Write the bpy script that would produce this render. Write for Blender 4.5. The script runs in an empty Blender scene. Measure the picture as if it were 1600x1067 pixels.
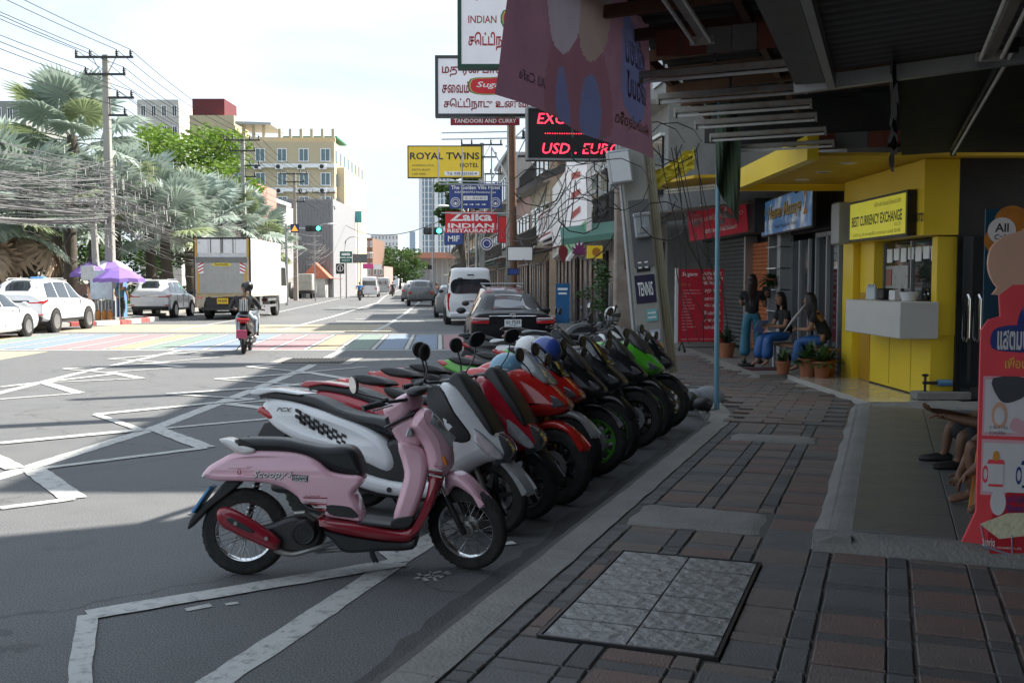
import bpy, bmesh, math, random
from mathutils import Vector, Matrix, noise
from mathutils.geometry import tessellate_polygon
random.seed(7)
R = math.radians
scene = bpy.context.scene
COL = scene.collection
# ------------------------------------------------------------------ camera, world, sun, exposure
CAM_H = 1.72
PITCH = math.atan2(533.5 - 440, 1600.0)
cam = bpy.data.cameras.new('camera'); camo = bpy.data.objects.new('camera', cam); COL.objects.link(camo)
cam.sensor_width = 36; cam.lens = 36; cam.clip_start = .05; cam.clip_end = 6000
camo.location = (0, 0, CAM_H); camo.rotation_euler = (R(90) - PITCH, 0, 0)
scene.camera = camo
SUN_EL = R(47); SUN_AZ = math.atan2(.90, .43)          # azimuth clockwise from +Y (the street ahead)
world = bpy.data.worlds.new('World'); scene.world = world; world.use_nodes = True
wn = world.node_tree; wn.nodes.clear()
def wnode(t, **k):
    n = wn.nodes.new(t)
    for a, b in k.items(): setattr(n, a, b)
    return n
wo = wnode('ShaderNodeOutputWorld'); wb = wnode('ShaderNodeBackground')
sky = wnode('ShaderNodeTexSky', sky_type='NISHITA', sun_disc=False, sun_elevation=SUN_EL, sun_rotation=SUN_AZ,
            air_density=1.0, dust_density=2.2, ozone_density=1.0, altitude=5)
tc = wnode('ShaderNodeTexCoord'); mp = wnode('ShaderNodeMapping'); mp.inputs['Scale'].default_value = (1.0, 1.0, 2.6)
nz = wnode('ShaderNodeTexNoise'); nz.inputs['Scale'].default_value = 2.1; nz.inputs['Detail'].default_value = 7; nz.inputs['Roughness'].default_value = .55
nz.inputs['Distortion'].default_value = .35
rp = wnode('ShaderNodeValToRGB'); rp.color_ramp.elements[0].position = .38; rp.color_ramp.elements[1].position = .66
rp.color_ramp.elements[0].color = (.42, .42, .42, 1); rp.color_ramp.elements[1].color = (.97, .97, .97, 1)
mx = wnode('ShaderNodeMix', data_type='RGBA'); mx.inputs['B'].default_value = (6.3, 7.2, 8.1, 1)
L = wn.links.new
L(tc.outputs['Generated'], mp.inputs['Vector']); L(mp.outputs['Vector'], nz.inputs['Vector']); L(nz.outputs['Fac'], rp.inputs['Fac'])
L(rp.outputs['Color'], mx.inputs['Factor']); L(sky.outputs['Color'], mx.inputs['A']); L(mx.outputs['Result'], wb.inputs['Color'])
wb.inputs['Strength'].default_value = .054
L(wb.outputs['Background'], wo.inputs['Surface'])
sl = bpy.data.lights.new('sun', 'SUN'); slo = bpy.data.objects.new('sun', sl); COL.objects.link(slo)
sl.energy = 3.7; sl.angle = R(.6); sl.color = (1, .95, .87)
SD = Vector((math.sin(SUN_AZ) * math.cos(SUN_EL), math.cos(SUN_AZ) * math.cos(SUN_EL), math.sin(SUN_EL)))
slo.rotation_euler = SD.to_track_quat('Z', 'Y').to_euler(); slo.location = SD * 60
vs = scene.view_settings; vs.view_transform = 'Standard'; vs.look = 'None'; vs.exposure = 1.76; vs.gamma = 1; vs.use_curve_mapping = False
scene.render.engine = 'CYCLES'
scene.cycles.max_bounces = 8; scene.cycles.diffuse_bounces = 6; scene.cycles.glossy_bounces = 3; scene.cycles.transparent_max_bounces = 8
scene.cycles.use_denoising = True; scene.cycles.sample_clamp_indirect = 6
# ------------------------------------------------------------------ photo measurements -> places
_c, _s = math.cos(PITCH), math.sin(PITCH)
def ray(px, py):
    a = (px - 800) / 1600; b = (533.5 - py) / 1600
    return (a, _c + b * _s, -_s + b * _c)
def G(px, py, z=0.):                   # the point at height z that was measured at this spot of the photo
    r = ray(px, py); t = (z - CAM_H) / r[2]; return Vector((r[0] * t, r[1] * t, z))
def D(px, py, Y):                      # the same for a known depth
    r = ray(px, py); t = Y / r[1]; return Vector((r[0] * t, Y, CAM_H + r[2] * t))
# ------------------------------------------------------------------ materials
_m = {}
def mat(name, col, rough=.5, metal=0., var=.12, scale=6., bump=0., bscale=60., coat=0., spec=.5, emit=0., dirt=0., alpha=1., trans=0., coords='Object', dirtcol=None, dscale=3.):
    if name in _m: return _m[name]
    m = bpy.data.materials.new(name); m.use_nodes = True; _m[name] = m
    nt = m.node_tree; p = nt.nodes['Principled BSDF']; n = nt.nodes.new; l = nt.links.new
    p.inputs['Roughness'].default_value = rough; p.inputs['Metallic'].default_value = metal
    p.inputs['Coat Weight'].default_value = coat; p.inputs['Coat Roughness'].default_value = .06
    p.inputs['Specular IOR Level'].default_value = spec
    p.inputs['Transmission Weight'].default_value = trans; p.inputs['Alpha'].default_value = alpha
    t = n('ShaderNodeTexCoord'); no = n('ShaderNodeTexNoise'); no.inputs['Scale'].default_value = scale; no.inputs['Detail'].default_value = 6
    l(t.outputs[coords], no.inputs['Vector'])
    hi = [min(1, c * (1 + var)) for c in col]; lo = [c * (1 - var) for c in col]
    mixn = n('ShaderNodeMix'); mixn.data_type = 'RGBA'; mixn.inputs['A'].default_value = (*lo, 1); mixn.inputs['B'].default_value = (*hi, 1)
    l(no.outputs['Fac'], mixn.inputs['Factor']); out = mixn.outputs['Result']
    if dirt > 0:
        d = n('ShaderNodeTexNoise'); d.inputs['Scale'].default_value = dscale; d.inputs['Detail'].default_value = 9; d.inputs['Roughness'].default_value = .7
        l(t.outputs[coords], d.inputs['Vector'])
        cr = n('ShaderNodeValToRGB'); cr.color_ramp.elements[0].position = .45; cr.color_ramp.elements[1].position = .72
        cr.color_ramp.elements[1].color = (dirt, dirt, dirt, 1)
        l(d.outputs['Fac'], cr.inputs['Fac'])
        m2 = n('ShaderNodeMix'); m2.data_type = 'RGBA'; l(cr.outputs['Color'], m2.inputs['Factor']); l(out, m2.inputs['A'])
        m2.inputs['B'].default_value = (*(dirtcol or [c * .35 for c in col]), 1); out = m2.outputs['Result']
    l(out, p.inputs['Base Color'])
    if rough > .12:
        mr = n('ShaderNodeMapRange'); mr.inputs['To Min'].default_value = max(.03, rough - .12); mr.inputs['To Max'].default_value = min(1, rough + .12)
        l(no.outputs['Fac'], mr.inputs['Value']); l(mr.outputs['Result'], p.inputs['Roughness'])
    if bump > 0:
        b = n('ShaderNodeTexNoise'); b.inputs['Scale'].default_value = bscale; b.inputs['Detail'].default_value = 5
        l(t.outputs[coords], b.inputs['Vector']); bp = n('ShaderNodeBump'); bp.inputs['Strength'].default_value = bump; bp.inputs['Distance'].default_value = .02
        l(b.outputs['Fac'], bp.inputs['Height']); l(bp.outputs['Normal'], p.inputs['Normal'])
    if emit > 0:
        l(out, p.inputs['Emission Color']); p.inputs['Emission Strength'].default_value = emit
    return m
def paint(name, col, **k):
    k.setdefault('rough', .28); k.setdefault('coat', .7); k.setdefault('var', .05); k.setdefault('dirt', .12); k.setdefault('dirtcol', (.2, .18, .15))
    return mat(name, col, **k)
BLACK = mat('black_plastic', (.018, .018, .019), .45, dirt=.25, dirtcol=(.06, .055, .05), dscale=9)
DARKM = mat('dark_metal', (.05, .05, .052), .4, .7, dirt=.3, dirtcol=(.09, .07, .05))
RUBBER = mat('tyre_rubber', (.016, .016, .016), .8, bump=.3, bscale=90, dirt=.5, dirtcol=(.075, .07, .062), dscale=14)
CHROME = mat('chrome', (.75, .75, .76), .14, 1., dirt=.25, dirtcol=(.25, .24, .22), dscale=20)
STEEL = mat('galvanised_steel', (.45, .46, .47), .45, .85, dirt=.35, dirtcol=(.22, .18, .14))
GLASS = mat('dark_glass', (.012, .015, .017), .05, var=.05, spec=.8)
MIRROR = mat('mirror_glass', (.82, .84, .86), .03, 1., var=.02)
WHITE = paint('white_paint', (.78, .79, .8))
REDLENS = mat('red_lens', (.45, .012, .015), .12, coat=.6, spec=.7)
CLEARLENS = mat('clear_lens', (.45, .46, .47), .08, .4, coat=.8, scale=30, var=.5)
AMBER = mat('amber_lens', (.7, .22, .02), .15, coat=.5)
SKIN = mat('skin_tan', (.32, .17, .105), .55, var=.08, spec=.4)
SKIND = mat('skin_brown', (.17, .085, .05), .55, var=.1, spec=.4)
HAIR = mat('dark_hair', (.012, .009, .008), .38, scale=60, var=.5)
CONC = mat('pole_concrete', (.33, .32, .29), .85, var=.12, scale=5, bump=.35, bscale=30, dirt=.45, dirtcol=(.16, .15, .13), dscale=2.5)
INK = mat('ink_black', (.015, .015, .015), .5)
WHITEINK = mat('ink_white', (.85, .85, .83), .5, var=.02)
# ------------------------------------------------------------------ mesh builder
def cr_spline(pts, n=4, closed=True):
    out = []; N = len(pts)
    for i in range(N if closed else N - 1):
        if closed: p = [pts[(i + k - 1) % N] for k in range(4)]
        else: p = [pts[max(0, min(N - 1, i + k - 1))] for k in range(4)]
        for j in range(n):
            t = j / n
            out.append(tuple(.5 * ((2 * p[1][a]) + (-p[0][a] + p[2][a]) * t + (2 * p[0][a] - 5 * p[1][a] + 4 * p[2][a] - p[3][a]) * t * t + (-p[0][a] + 3 * p[1][a] - 3 * p[2][a] + p[3][a]) * t ** 3) for a in range(len(p[1]))))
    if not closed: out.append(tuple(pts[-1]))
    return out
def area2(p): return sum(p[i][0] * p[(i + 1) % len(p)][1] - p[(i + 1) % len(p)][0] * p[i][1] for i in range(len(p))) / 2
def inset(poly, d):
    N = len(poly); o = []
    for i in range(N):
        a = Vector(poly[i - 1]); b = Vector(poly[i]); c = Vector(poly[(i + 1) % N])
        e1 = (b - a); e2 = (c - b)
        n1 = Vector((-e1.y, e1.x)); n2 = Vector((-e2.y, e2.x))
        if n1.length > 1e-9: n1.normalize()
        if n2.length > 1e-9: n2.normalize()
        n = n1 + n2
        if n.length < 1e-6: n = n1
        n.normalize(); o.append(tuple(b + n * d))
    return o
class MB:
    def __init__(s): s.v = []; s.f = []
    def add(s, vs, fs, M=None):
        k = len(s.v)
        s.v += [tuple(M @ Vector(v)) for v in vs] if M is not None else [tuple(v) for v in vs]
        s.f += [tuple(i + k for i in f) for f in fs]; return s
    def box(s, c, d, M=None, bev=0.):
        x, y, z = c; a, b, h = d[0] / 2, d[1] / 2, d[2] / 2
        if bev > 0:
            bev = min(bev, a * .9, b * .9, h * .9)
            rings = []
            def rr(A, B): return [(-A + bev, -B), (A - bev, -B), (A, -B + bev), (A, B - bev), (A - bev, B), (-A + bev, B), (-A, B - bev), (-A, -B + bev)]
            for zz, k in ((-h, bev), (-h + bev, 0), (h - bev, 0), (h, bev)):
                rings.append([(x + q[0] * (1 - (k / a) * .9), y + q[1] * (1 - (k / b) * .9), z + zz) for q in rr(a, b)])
            return s.loft(rings, M=M)
        vs = [(x + i * a, y + j * b, z + k * h) for k in (-1, 1) for i, j in ((-1, -1), (1, -1), (1, 1), (-1, 1))]
        return s.add(vs, [(3, 2, 1, 0), (4, 5, 6, 7), (0, 1, 5, 4), (1, 2, 6, 5), (2, 3, 7, 6), (3, 0, 4, 7)], M)
    def loft(s, rings, closed=True, cap=True, M=None):
        n = len(rings[0]); vs = [p for r in rings for p in r]; fs = []
        for i in range(len(rings) - 1):
            for j in range(n if closed else n - 1):
                a = i * n + j; b = i * n + (j + 1) % n; fs.append((a, b, b + n, a + n))
        if cap and closed: fs += [tuple(range(n - 1, -1, -1)), tuple(range((len(rings) - 1) * n, len(rings) * n))]
        return s.add(vs, fs, M)
    def tube(s, path, r, n=8, cap=True, M=None, flat=None):
        P = [Vector(p) for p in path]; rings = []; up = Vector((0, 0, 1)); pu = None
        for i, p in enumerate(P):
            t = (P[min(i + 1, len(P) - 1)] - P[max(i - 1, 0)])
            if t.length < 1e-9: t = Vector((0, 0, 1))
            t.normalize()
            if pu is None:
                u = t.cross(up)
                if u.length < 1e-3: u = t.cross(Vector((0, 1, 0)))
                u.normalize()
            else:
                u = pu - t * pu.dot(t)
                if u.length < 1e-6: u = t.cross(up)
                u.normalize()
            pu = u; w = t.cross(u); rr = r[i] if isinstance(r, (list, tuple)) else r
            fa, fb = (rr if isinstance(rr, tuple) else (rr, rr))
            rings.append([tuple(p + u * (fa * math.cos(2 * math.pi * k / n)) + w * (fb * math.sin(2 * math.pi * k / n))) for k in range(n)])
        return s.loft(rings, cap=cap, M=M)
    def lathe(s, prof, n=24, M=None, close=False):       # prof of (radius, height) round local Z
        rings = [[(r * math.cos(2 * math.pi * k / n), r * math.sin(2 * math.pi * k / n), h) for k in range(n)] for r, h in prof]
        if close: rings.append(rings[0])
        return s.loft(rings, cap=not close, M=M)
    def torus(s, Rr, r, n=32, m=10, M=None, ry=None):
        ry = ry or r
        return s.lathe([(Rr + r * math.cos(2 * math.pi * k / m), ry * math.sin(2 * math.pi * k / m)) for k in range(m)], n, M, True)
    def ball(s, c, r, nu=12, nv=8, M=None, z0=-1., z1=1.):
        r = r if isinstance(r, (tuple, list)) else (r, r, r); rings = []
        for i in range(nv + 1):
            a = math.asin(max(-1, min(1, z0))) + (math.asin(max(-1, min(1, z1))) - math.asin(max(-1, min(1, z0)))) * i / nv
            q = max(math.cos(a), 1e-3)
            rings.append([(c[0] + r[0] * q * math.cos(2 * math.pi * k / nu), c[1] + r[1] * q * math.sin(2 * math.pi * k / nu), c[2] + r[2] * math.sin(a)) for k in range(nu)])
        return s.loft(rings, M=M)
    def puff(s, poly, w, r=.02, steps=3, wf=None, y0=None, y1=None, M=None, smooth=0):
        """side outline (x,z) given thickness across y from -w to w (or y0..y1) with rounded rims"""
        if smooth: poly = cr_spline(poly, smooth)
        if area2(poly) < 0: poly = poly[::-1]
        a, b = (-w, w) if y0 is None else (y0, y1); mid = (a + b) / 2; hw = (b - a) / 2; r = min(r, hw * .98)
        lay = []
        for k in range(steps + 1):
            t = k / steps * math.pi / 2; lay.append((hw - r + r * math.sin(t), r * (1 - math.cos(t))))
        rings = []
        for y, d in [(-q, e) for q, e in lay[::-1]] + lay:
            pp = inset(poly, d) if d > 1e-6 else poly
            rings.append([(p[0], mid + y * (wf(p[0], p[1]) if wf else 1), p[1]) for p in pp])
        n = len(poly); k0 = len(s.v); s.loft(rings, M=M, cap=False)
        for i, rg in ((0, rings[0]), (len(rings) - 1, rings[-1])):
            for tr in tessellate_polygon([[Vector((p[0], p[2], 0)) for p in rg]]):
                a, b_, c = [rg[q] for q in tr]; up = (b_[0] - a[0]) * (c[2] - a[2]) - (b_[2] - a[2]) * (c[0] - a[0]) > 0
                tr = tuple(k0 + i * n + q for q in tr); s.f.append(tr if up == (i == 0) else tr[::-1])
        return s
    def plate(s, poly, z0, z1, M=None):                   # outline in x,y extruded in z
        if area2(poly) < 0: poly = poly[::-1]
        return s.loft([[(p[0], p[1], z0) for p in poly], [(p[0], p[1], z1) for p in poly]], M=M)
    def quad(s, a, b, c, d): return s.add([a, b, c, d], [(0, 1, 2, 3)])
    def mesh(s, name, material, sharp=38):
        me = bpy.data.meshes.new(name); me.from_pydata(s.v, [], s.f); me.update()
        if material: me.materials.append(material)
        if sharp:
            me.polygons.foreach_set('use_smooth', [True] * len(me.polygons)); me.set_sharp_from_angle(angle=R(sharp))
        return me
    def obj(s, name, material, parent=None, sharp=38, **k):
        return link(name, s.mesh(name, material, sharp), parent, **k)
def link(name, data, parent=None, loc=None, rot=None, label=None, cat=None, group=None, kind=None):
    o = bpy.data.objects.new(name, data); COL.objects.link(o)
    if parent: o.parent = parent
    if loc is not None: o.location = loc
    if rot is not None: o.rotation_euler = rot if isinstance(rot, (tuple, list)) else (0, 0, rot)
    return tag(o, label, cat, group, kind)
def tag(o, label=None, cat=None, group=None, kind=None):
    for k, v in (('label', label), ('category', cat), ('group', group), ('kind', kind)):
        if v: o[k] = v
    return o
def thing(name, label, cat, loc=(0, 0, 0), rz=0., group=None): return link(name, None, None, loc, (0, 0, rz), label, cat, group)
def kids(o): return [c for c in COL.objects if c.parent == o] if False else list(o.children)
def copy_tree(o, parent=None, loc=None, rz=None, label=None, name=None):
    c = o.copy(); COL.objects.link(c)
    if name: c.name = name
    c.parent = parent
    if loc is not None: c.location = loc
    if rz is not None: c.rotation_euler = (0, 0, rz)
    if label: c['label'] = label
    for ch in o.children: copy_tree(ch, c)
    return c
XR = Matrix.Rotation(R(90), 4, 'X')      # local Z -> -Y  (axles and discs across a bike)
def TM(x=0, y=0, z=0, rx=0, ry=0, rz=0, s=1.):
    return Matrix.Translation((x, y, z)) @ Matrix.Rotation(rz, 4, 'Z') @ Matrix.Rotation(ry, 4, 'Y') @ Matrix.Rotation(rx, 4, 'X') @ Matrix.Scale(s, 4)
# ------------------------------------------------------------------ lettering: flat text in the local XZ plane, read from -Y
def text(body, material, parent, x, z, w=None, h=.1, y=-.012, bold=0., shear=0., align='C', name='lettering', depth=.0015, flip=False, rot=0.):
    cu = bpy.data.curves.new('t', 'FONT'); cu.body = body; cu.size = 1; cu.offset = bold; cu.shear = shear; cu.resolution_u = 2
    to = bpy.data.objects.new('t', cu); me = bpy.data.meshes.new_from_object(to)
    bpy.data.objects.remove(to); bpy.data.curves.remove(cu)
    if not me.vertices: return None
    xs = [v.co.x for v in me.vertices]; ys = [v.co.y for v in me.vertices]
    x0, x1, y0, y1 = min(xs), max(xs), min(ys), max(ys)
    sz = h / max(1e-6, (y1 - y0)); sx = (w / max(1e-6, (x1 - x0))) if w else sz
    ox = {'C': (x0 + x1) / 2, 'L': x0, 'R': x1}[align]; oy = (y0 + y1) / 2
    cr, sr = math.cos(rot), math.sin(rot)
    for v in me.vertices:
        a = (v.co.x - ox) * sx; b = (v.co.y - oy) * sz
        if flip: a = -a
        v.co = (a * cr - b * sr + x, y, a * sr + b * cr + z)
    me.materials.clear(); me.materials.append(material); me.name = name
    return link(name, me, parent)
def board(parent, name, x0, x1, z0, z1, y0, y1, m, bev=0.):
    return MB().box(((x0 + x1) / 2, (y0 + y1) / 2, (z0 + z1) / 2), (x1 - x0, y1 - y0, z1 - z0), bev=bev).obj(name, m, parent)
def frame_bars(parent, x0, x1, z0, z1, y0, y1, t, m, name='frame'):
    b = MB(); ym = (y0 + y1) / 2; d = y1 - y0
    b.box(((x0 + x1) / 2, ym, z0 + t / 2), (x1 - x0, d, t)).box(((x0 + x1) / 2, ym, z1 - t / 2), (x1 - x0, d, t))
    b.box((x0 + t / 2, ym, (z0 + z1) / 2), (t, d, z1 - z0 - 2 * t)).box((x1 - t / 2, ym, (z0 + z1) / 2), (t, d, z1 - z0 - 2 * t))
    return b.obj(name, m, parent)
# ================================================================== SETTING: ground, road, pavements, markings
def interp(pts, y):
    if y <= pts[0][1]: (x0, y0), (x1, y1) = pts[0], pts[1]
    elif y >= pts[-1][1]: (x0, y0), (x1, y1) = pts[-2], pts[-1]
    else:
        for i in range(len(pts) - 1):
            if pts[i][1] <= y <= pts[i + 1][1]: (x0, y0), (x1, y1) = pts[i], pts[i + 1]; break
    return x0 + (x1 - x0) * (y - y0) / (y1 - y0)
KR = [(-8.2, -17), (-2.06, 0), (-.57, 4.07), (2.05, 11.21), (2.42, 12.5), (2.52, 13.6), (2.45, 15), (2.2, 17), (1.9, 19), (1.35, 23), (-.3, 40), (-9.4, 140), (-38, 460)]
KL = [(-24, -17), (-18.4, 0), (-17.3, 10), (-17, 22), (-17, 40), (-17.6, 52), (-25.6, 140), (-54.7, 460)]
asphalt = mat('asphalt', (.117, .119, .121), .82, var=.22, scale=3.2, bump=.55, bscale=170, dirt=.5, dirtcol=(.14, .138, .134), dscale=1.1)
def asphalt_detail(m):
    nt = m.node_tree; p = nt.nodes['Principled BSDF']; n = nt.nodes.new; l = nt.links.new
    src = p.inputs['Base Color'].links[0].from_socket
    t = n('ShaderNodeTexCoord')
    sp = n('ShaderNodeTexNoise'); sp.inputs['Scale'].default_value = 110; sp.inputs['Detail'].default_value = 2; l(t.outputs['Object'], sp.inputs['Vector'])
    mr = n('ShaderNodeMapRange'); mr.inputs['From Min'].default_value = .3; mr.inputs['From Max'].default_value = .7; mr.inputs['To Min'].default_value = .35; mr.inputs['To Max'].default_value = 1.75
    l(sp.outputs['Fac'], mr.inputs['Value'])
    mu = n('ShaderNodeVectorMath'); mu.operation = 'SCALE'; l(src, mu.inputs[0]); l(mr.outputs['Result'], mu.inputs['Scale'])
    # oil drips, tar repairs
    vo = n('ShaderNodeTexNoise'); vo.inputs['Scale'].default_value = .55; vo.inputs['Detail'].default_value = 12; vo.inputs['Roughness'].default_value = .75; l(t.outputs['Object'], vo.inputs['Vector'])
    cr = n('ShaderNodeValToRGB'); cr.color_ramp.elements[0].position = .6; cr.color_ramp.elements[1].position = .68; cr.color_ramp.elements[1].color = (.38, .38, .38, 1); l(vo.outputs['Fac'], cr.inputs['Fac'])
    mm = n('ShaderNodeMix'); mm.data_type = 'RGBA'; l(cr.outputs['Color'], mm.inputs['Factor']); l(mu.outputs['Vector'], mm.inputs['A']); mm.inputs['B'].default_value = (.045, .045, .046, 1)
    vc = n('ShaderNodeTexVoronoi'); vc.feature = 'DISTANCE_TO_EDGE'; vc.inputs['Scale'].default_value = .42
    wv = n('ShaderNodeTexNoise'); wv.inputs['Scale'].default_value = 1.6; wv.inputs['Detail'].default_value = 8; l(t.outputs['Object'], wv.inputs['Vector'])
    ad = n('ShaderNodeMix'); ad.data_type = 'RGBA'; ad.blend_type = 'ADD'; ad.inputs['Factor'].default_value = .9; l(t.outputs['Object'], ad.inputs['A']); l(wv.outputs['Color'], ad.inputs['B']); l(ad.outputs['Result'], vc.inputs['Vector'])
    cc = n('ShaderNodeValToRGB'); cc.color_ramp.elements[0].position = .003; cc.color_ramp.elements[1].position = .009; cc.color_ramp.elements[0].color = (.45, .45, .45, 1); cc.color_ramp.elements[1].color = (0, 0, 0, 1); l(vc.outputs['Distance'], cc.inputs['Fac'])
    m3 = n('ShaderNodeMix'); m3.data_type = 'RGBA'; l(cc.outputs['Color'], m3.inputs['Factor']); l(mm.outputs['Result'], m3.inputs['A']); m3.inputs['B'].default_value = (.04, .04, .04, 1)
    l(m3.outputs['Result'], p.inputs['Base Color'])
asphalt_detail(asphalt)
soil = mat('earth', (.16, .145, .12), .95, var=.2, scale=.4, bump=.3, bscale=8)
b = MB(); b.quad((-900, -80, -.06), (900, -80, -.06), (900, 3500, -.06), (-900, 3500, -.06)); b.obj('ground', soil, kind='structure')
YS = [-17, -8, 0, 4.07, 8, 11.21, 12.5, 13.6, 15, 17, 19, 23, 30, 40, 52, 70, 100, 140, 220, 320, 460]
b = MB()
for i in range(len(YS) - 1):
    a, c = YS[i], YS[i + 1]
    b.quad((interp(KL, a), a, 0), (interp(KR, a), a, 0), (interp(KR, c), c, 0), (interp(KL, c), c, 0))
road = b.obj('road', asphalt, kind='structure', sharp=0)
# ---- left pavement with park soil behind, right pavement of the far street
pave = mat('far_paving', (.3, .285, .26), .85, var=.15, scale=2, bump=.2, bscale=25, dirt=.35)
kerbm = mat('kerb_concrete', (.26, .252, .235), .88, var=.15, scale=4, bump=.5, bscale=45, dirt=.55, dirtcol=(.12, .115, .108), dscale=2.2)
def slab(name, inner, offs0, offs1, ys, z, m):
    b = MB()
    for i in range(len(ys) - 1):
        a, c = ys[i], ys[i + 1]
        p = [(interp(inner, a) + offs0, a), (interp(inner, a) + offs1, a), (interp(inner, c) + offs1, c), (interp(inner, c) + offs0, c)]
        if area2(p) < 0: p = p[::-1]
        b.add([(q[0], q[1], z) for q in p], [(0, 1, 2, 3)])
    for o in (offs0, offs1):
        for i in range(len(ys) - 1):
            a, c = ys[i], ys[i + 1]; xa, xc = interp(inner, a) + o, interp(inner, c) + o
            b.quad((xa, a, -.05), (xc, c, -.05), (xc, c, z), (xa, a, z))
    return b.obj(name, m, kind='structure', sharp=20)
lp = slab('pavement_left', KL, -7.5, 0, [-17, 0, 10, 22, 40, 52, 80, 140, 240, 460], .13, pave)
grass = mat('grass_ground', (.05, .085, .02), .95, var=.4, scale=1.5, bump=.5, bscale=20)
b = MB(); b.quad((-140, -17, .02), (-24, -17, .02), (-30, 130, .02), (-140, 130, .02)); b.obj('park_ground', grass, kind='structure', sharp=0)
# kerb pieces of the kiosk corner, red and white by turns
redk = mat('kerb_red_paint', (.45, .08, .07), .8, var=.2, dirt=.4, dirtcol=(.3, .2, .18)); whik = mat('kerb_white_paint', (.72, .7, .66), .8, dirt=.4, dirtcol=(.4, .38, .34))
isl = [(-17.1, 39.4), (-15.8, 41.0), (-15.75, 45.2), (-17.3, 46.8)]
MB().plate(isl, -.05, .128).obj('kerb_island', pave, lp)
k = 0
for i in range(3):
    a, c = Vector(isl[i]), Vector(isl[i + 1]); n_ = max(1, round((c - a).length / .95)); d = (c - a) / n_
    for j in range(n_):
        p = a + d * (j + .5); MB().box((0, 0, .075), (.24, d.length * .98, .2), bev=.02).obj('kerb_stone', whik if k % 2 else redk, lp, loc=(p.x + .05, p.y, 0), rot=math.atan2(d.y, d.x) - R(90)); k += 1
rp_ = slab('pavement_right', KR, 0.0, 6.5, [15.0, 17, 19, 23, 30, 40, 70, 100, 140, 240, 460], .115, pave)
# ---- near pavement: frame u along the kerb, v across, both measured from the photo
UO = Vector((-.57, 4.07, 0)); UA = math.atan2(11.21 - 4.07, 2.05 + .57)
ud = Vector((math.cos(UA), math.sin(UA), 0)); vd = Vector((math.sin(UA), -math.cos(UA), 0))
def UV(u, v, z=0.): p = UO + ud * u + vd * v; p.z = z; return p
def toUV(p): d = Vector(p) - UO; return d.dot(ud), d.dot(vd)
UROT = UA - R(90)                       # a local +Y axis turned along the kerb
PZ = .115
nearm = mat('mortar_bed', (.11, .105, .098), .95, var=.2, scale=8, bump=.5, bscale=50)
def poly_slab(name, pts, z0, z1, m, **k):
    return MB().plate([(p[0], p[1]) for p in pts], z0, z1).obj(name, m, sharp=20, **k)
walk = poly_slab('pavement', [UV(-14, .002), UV(7.6, .002), Vector((2.42, 12.5, 0)), Vector((2.52, 13.6, 0)), Vector((2.45, 15.0, 0)), Vector((6.5, 15.1, 0)), Vector((9, 13.2, 0)), UV(-14, 7)], -.05, PZ - .012, nearm, kind='structure')
# kerb: cast lengths with slightly uneven tops
for i in range(16):
    u0 = -5.6 + i * .95
    if u0 > 8.3: break
    r = random.Random(i)
    bm_ = MB(); n = 9; rings = []
    for k in range(n + 1):
        u = u0 + .945 * k / n; e = .006 * noise.noise((u * 3, 0, 0)); e2 = .012 * noise.noise((u * 2.3, 5, 0)); e3 = .008 * noise.noise((u * 6, 9, 0))
        rings.append([tuple(UV(u, -.01 + e2, -.04)), tuple(UV(u, .02 + e2, .06 + e3)), tuple(UV(u, .055 + e2, PZ + e)), tuple(UV(u, .14, PZ + .004 + e)), tuple(UV(u, .255 + e2, PZ - .002 + e)), tuple(UV(u, .262 + e2, -.04))])
    bm_.loft(rings, closed=True).obj('kerb_stone', kerbm, walk, sharp=50)
rr = [UV(8.1, 0), Vector((2.42, 12.5, 0)), Vector((2.52, 13.6, 0)), Vector((2.45, 15, 0)), Vector((2.2, 17, 0)), Vector((1.9, 19, 0))]
for i in range(len(rr) - 1):
    a, c = rr[i], rr[i + 1]; d = (c - a).normalized(); nrm = Vector((d.y, -d.x, 0)); rings = []
    for k in range(5):
        p = a + (c - a) * (k / 4)
        rings.append([tuple(p + nrm * q + Vector((0, 0, z))) for q, z in ((-.05, -.04), (-.01, .06), (.03, PZ + .003), (.26, PZ + .005), (.27, -.04))])
    MB().loft(rings).obj('kerb_stone', kerbm, walk if i < 3 else rp_, sharp=50)
# pavers
pav = {'r': mat('paver_red', (.195, .132, .112), .72, var=.2, scale=9, bump=.45, bscale=80, dirt=.55, dirtcol=(.1, .092, .088), dscale=4),
       'b': mat('paver_brown', (.185, .152, .136), .72, var=.2, scale=9, bump=.45, bscale=80, dirt=.5, dirtcol=(.09, .086, .082), dscale=4),
       'g': mat('paver_grey', (.145, .143, .14), .7, var=.2, scale=9, bump=.45, bscale=80, dirt=.5, dirtcol=(.075, .075, .075), dscale=4),
       'd': mat('paver_dark', (.108, .107, .105), .7, var=.2, scale=9, bump=.45, bscale=80, dirt=.5, dirtcol=(.1, .096, .09), dscale=4)}
pm = {}
def paver_mesh(key, du, dv, k):
    kk = (key, round(du, 2), round(dv, 2), k)
    if kk in pm: return pm[kk]
    r = random.Random(str(kk)); b = MB(); e = .008
    def ring(a, z, j): return [(sx * (dv / 2 - a) + r.uniform(-j, j), sy * (du / 2 - a) + r.uniform(-j, j), z + r.uniform(-.0015, .0015)) for sx, sy in ((-1, -1), (1, -1), (1, 1), (-1, 1))]
    base = ring(0, -.03, .002); b.loft([base, [(p[0], p[1], -.006) for p in base], [(p[0] * (1 - e / dv * 1.6), p[1] * (1 - e / du * 1.6), .0 + r.uniform(-.001, .001)) for p in base]])
    pm[kk] = b.mesh('paver', pav[key], 25); return pm[kk]
cov = [toUV(G(*p, PZ)) for p in ((842, 1001), (1127, 1024), (1190, 878), (962, 862))]
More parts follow.
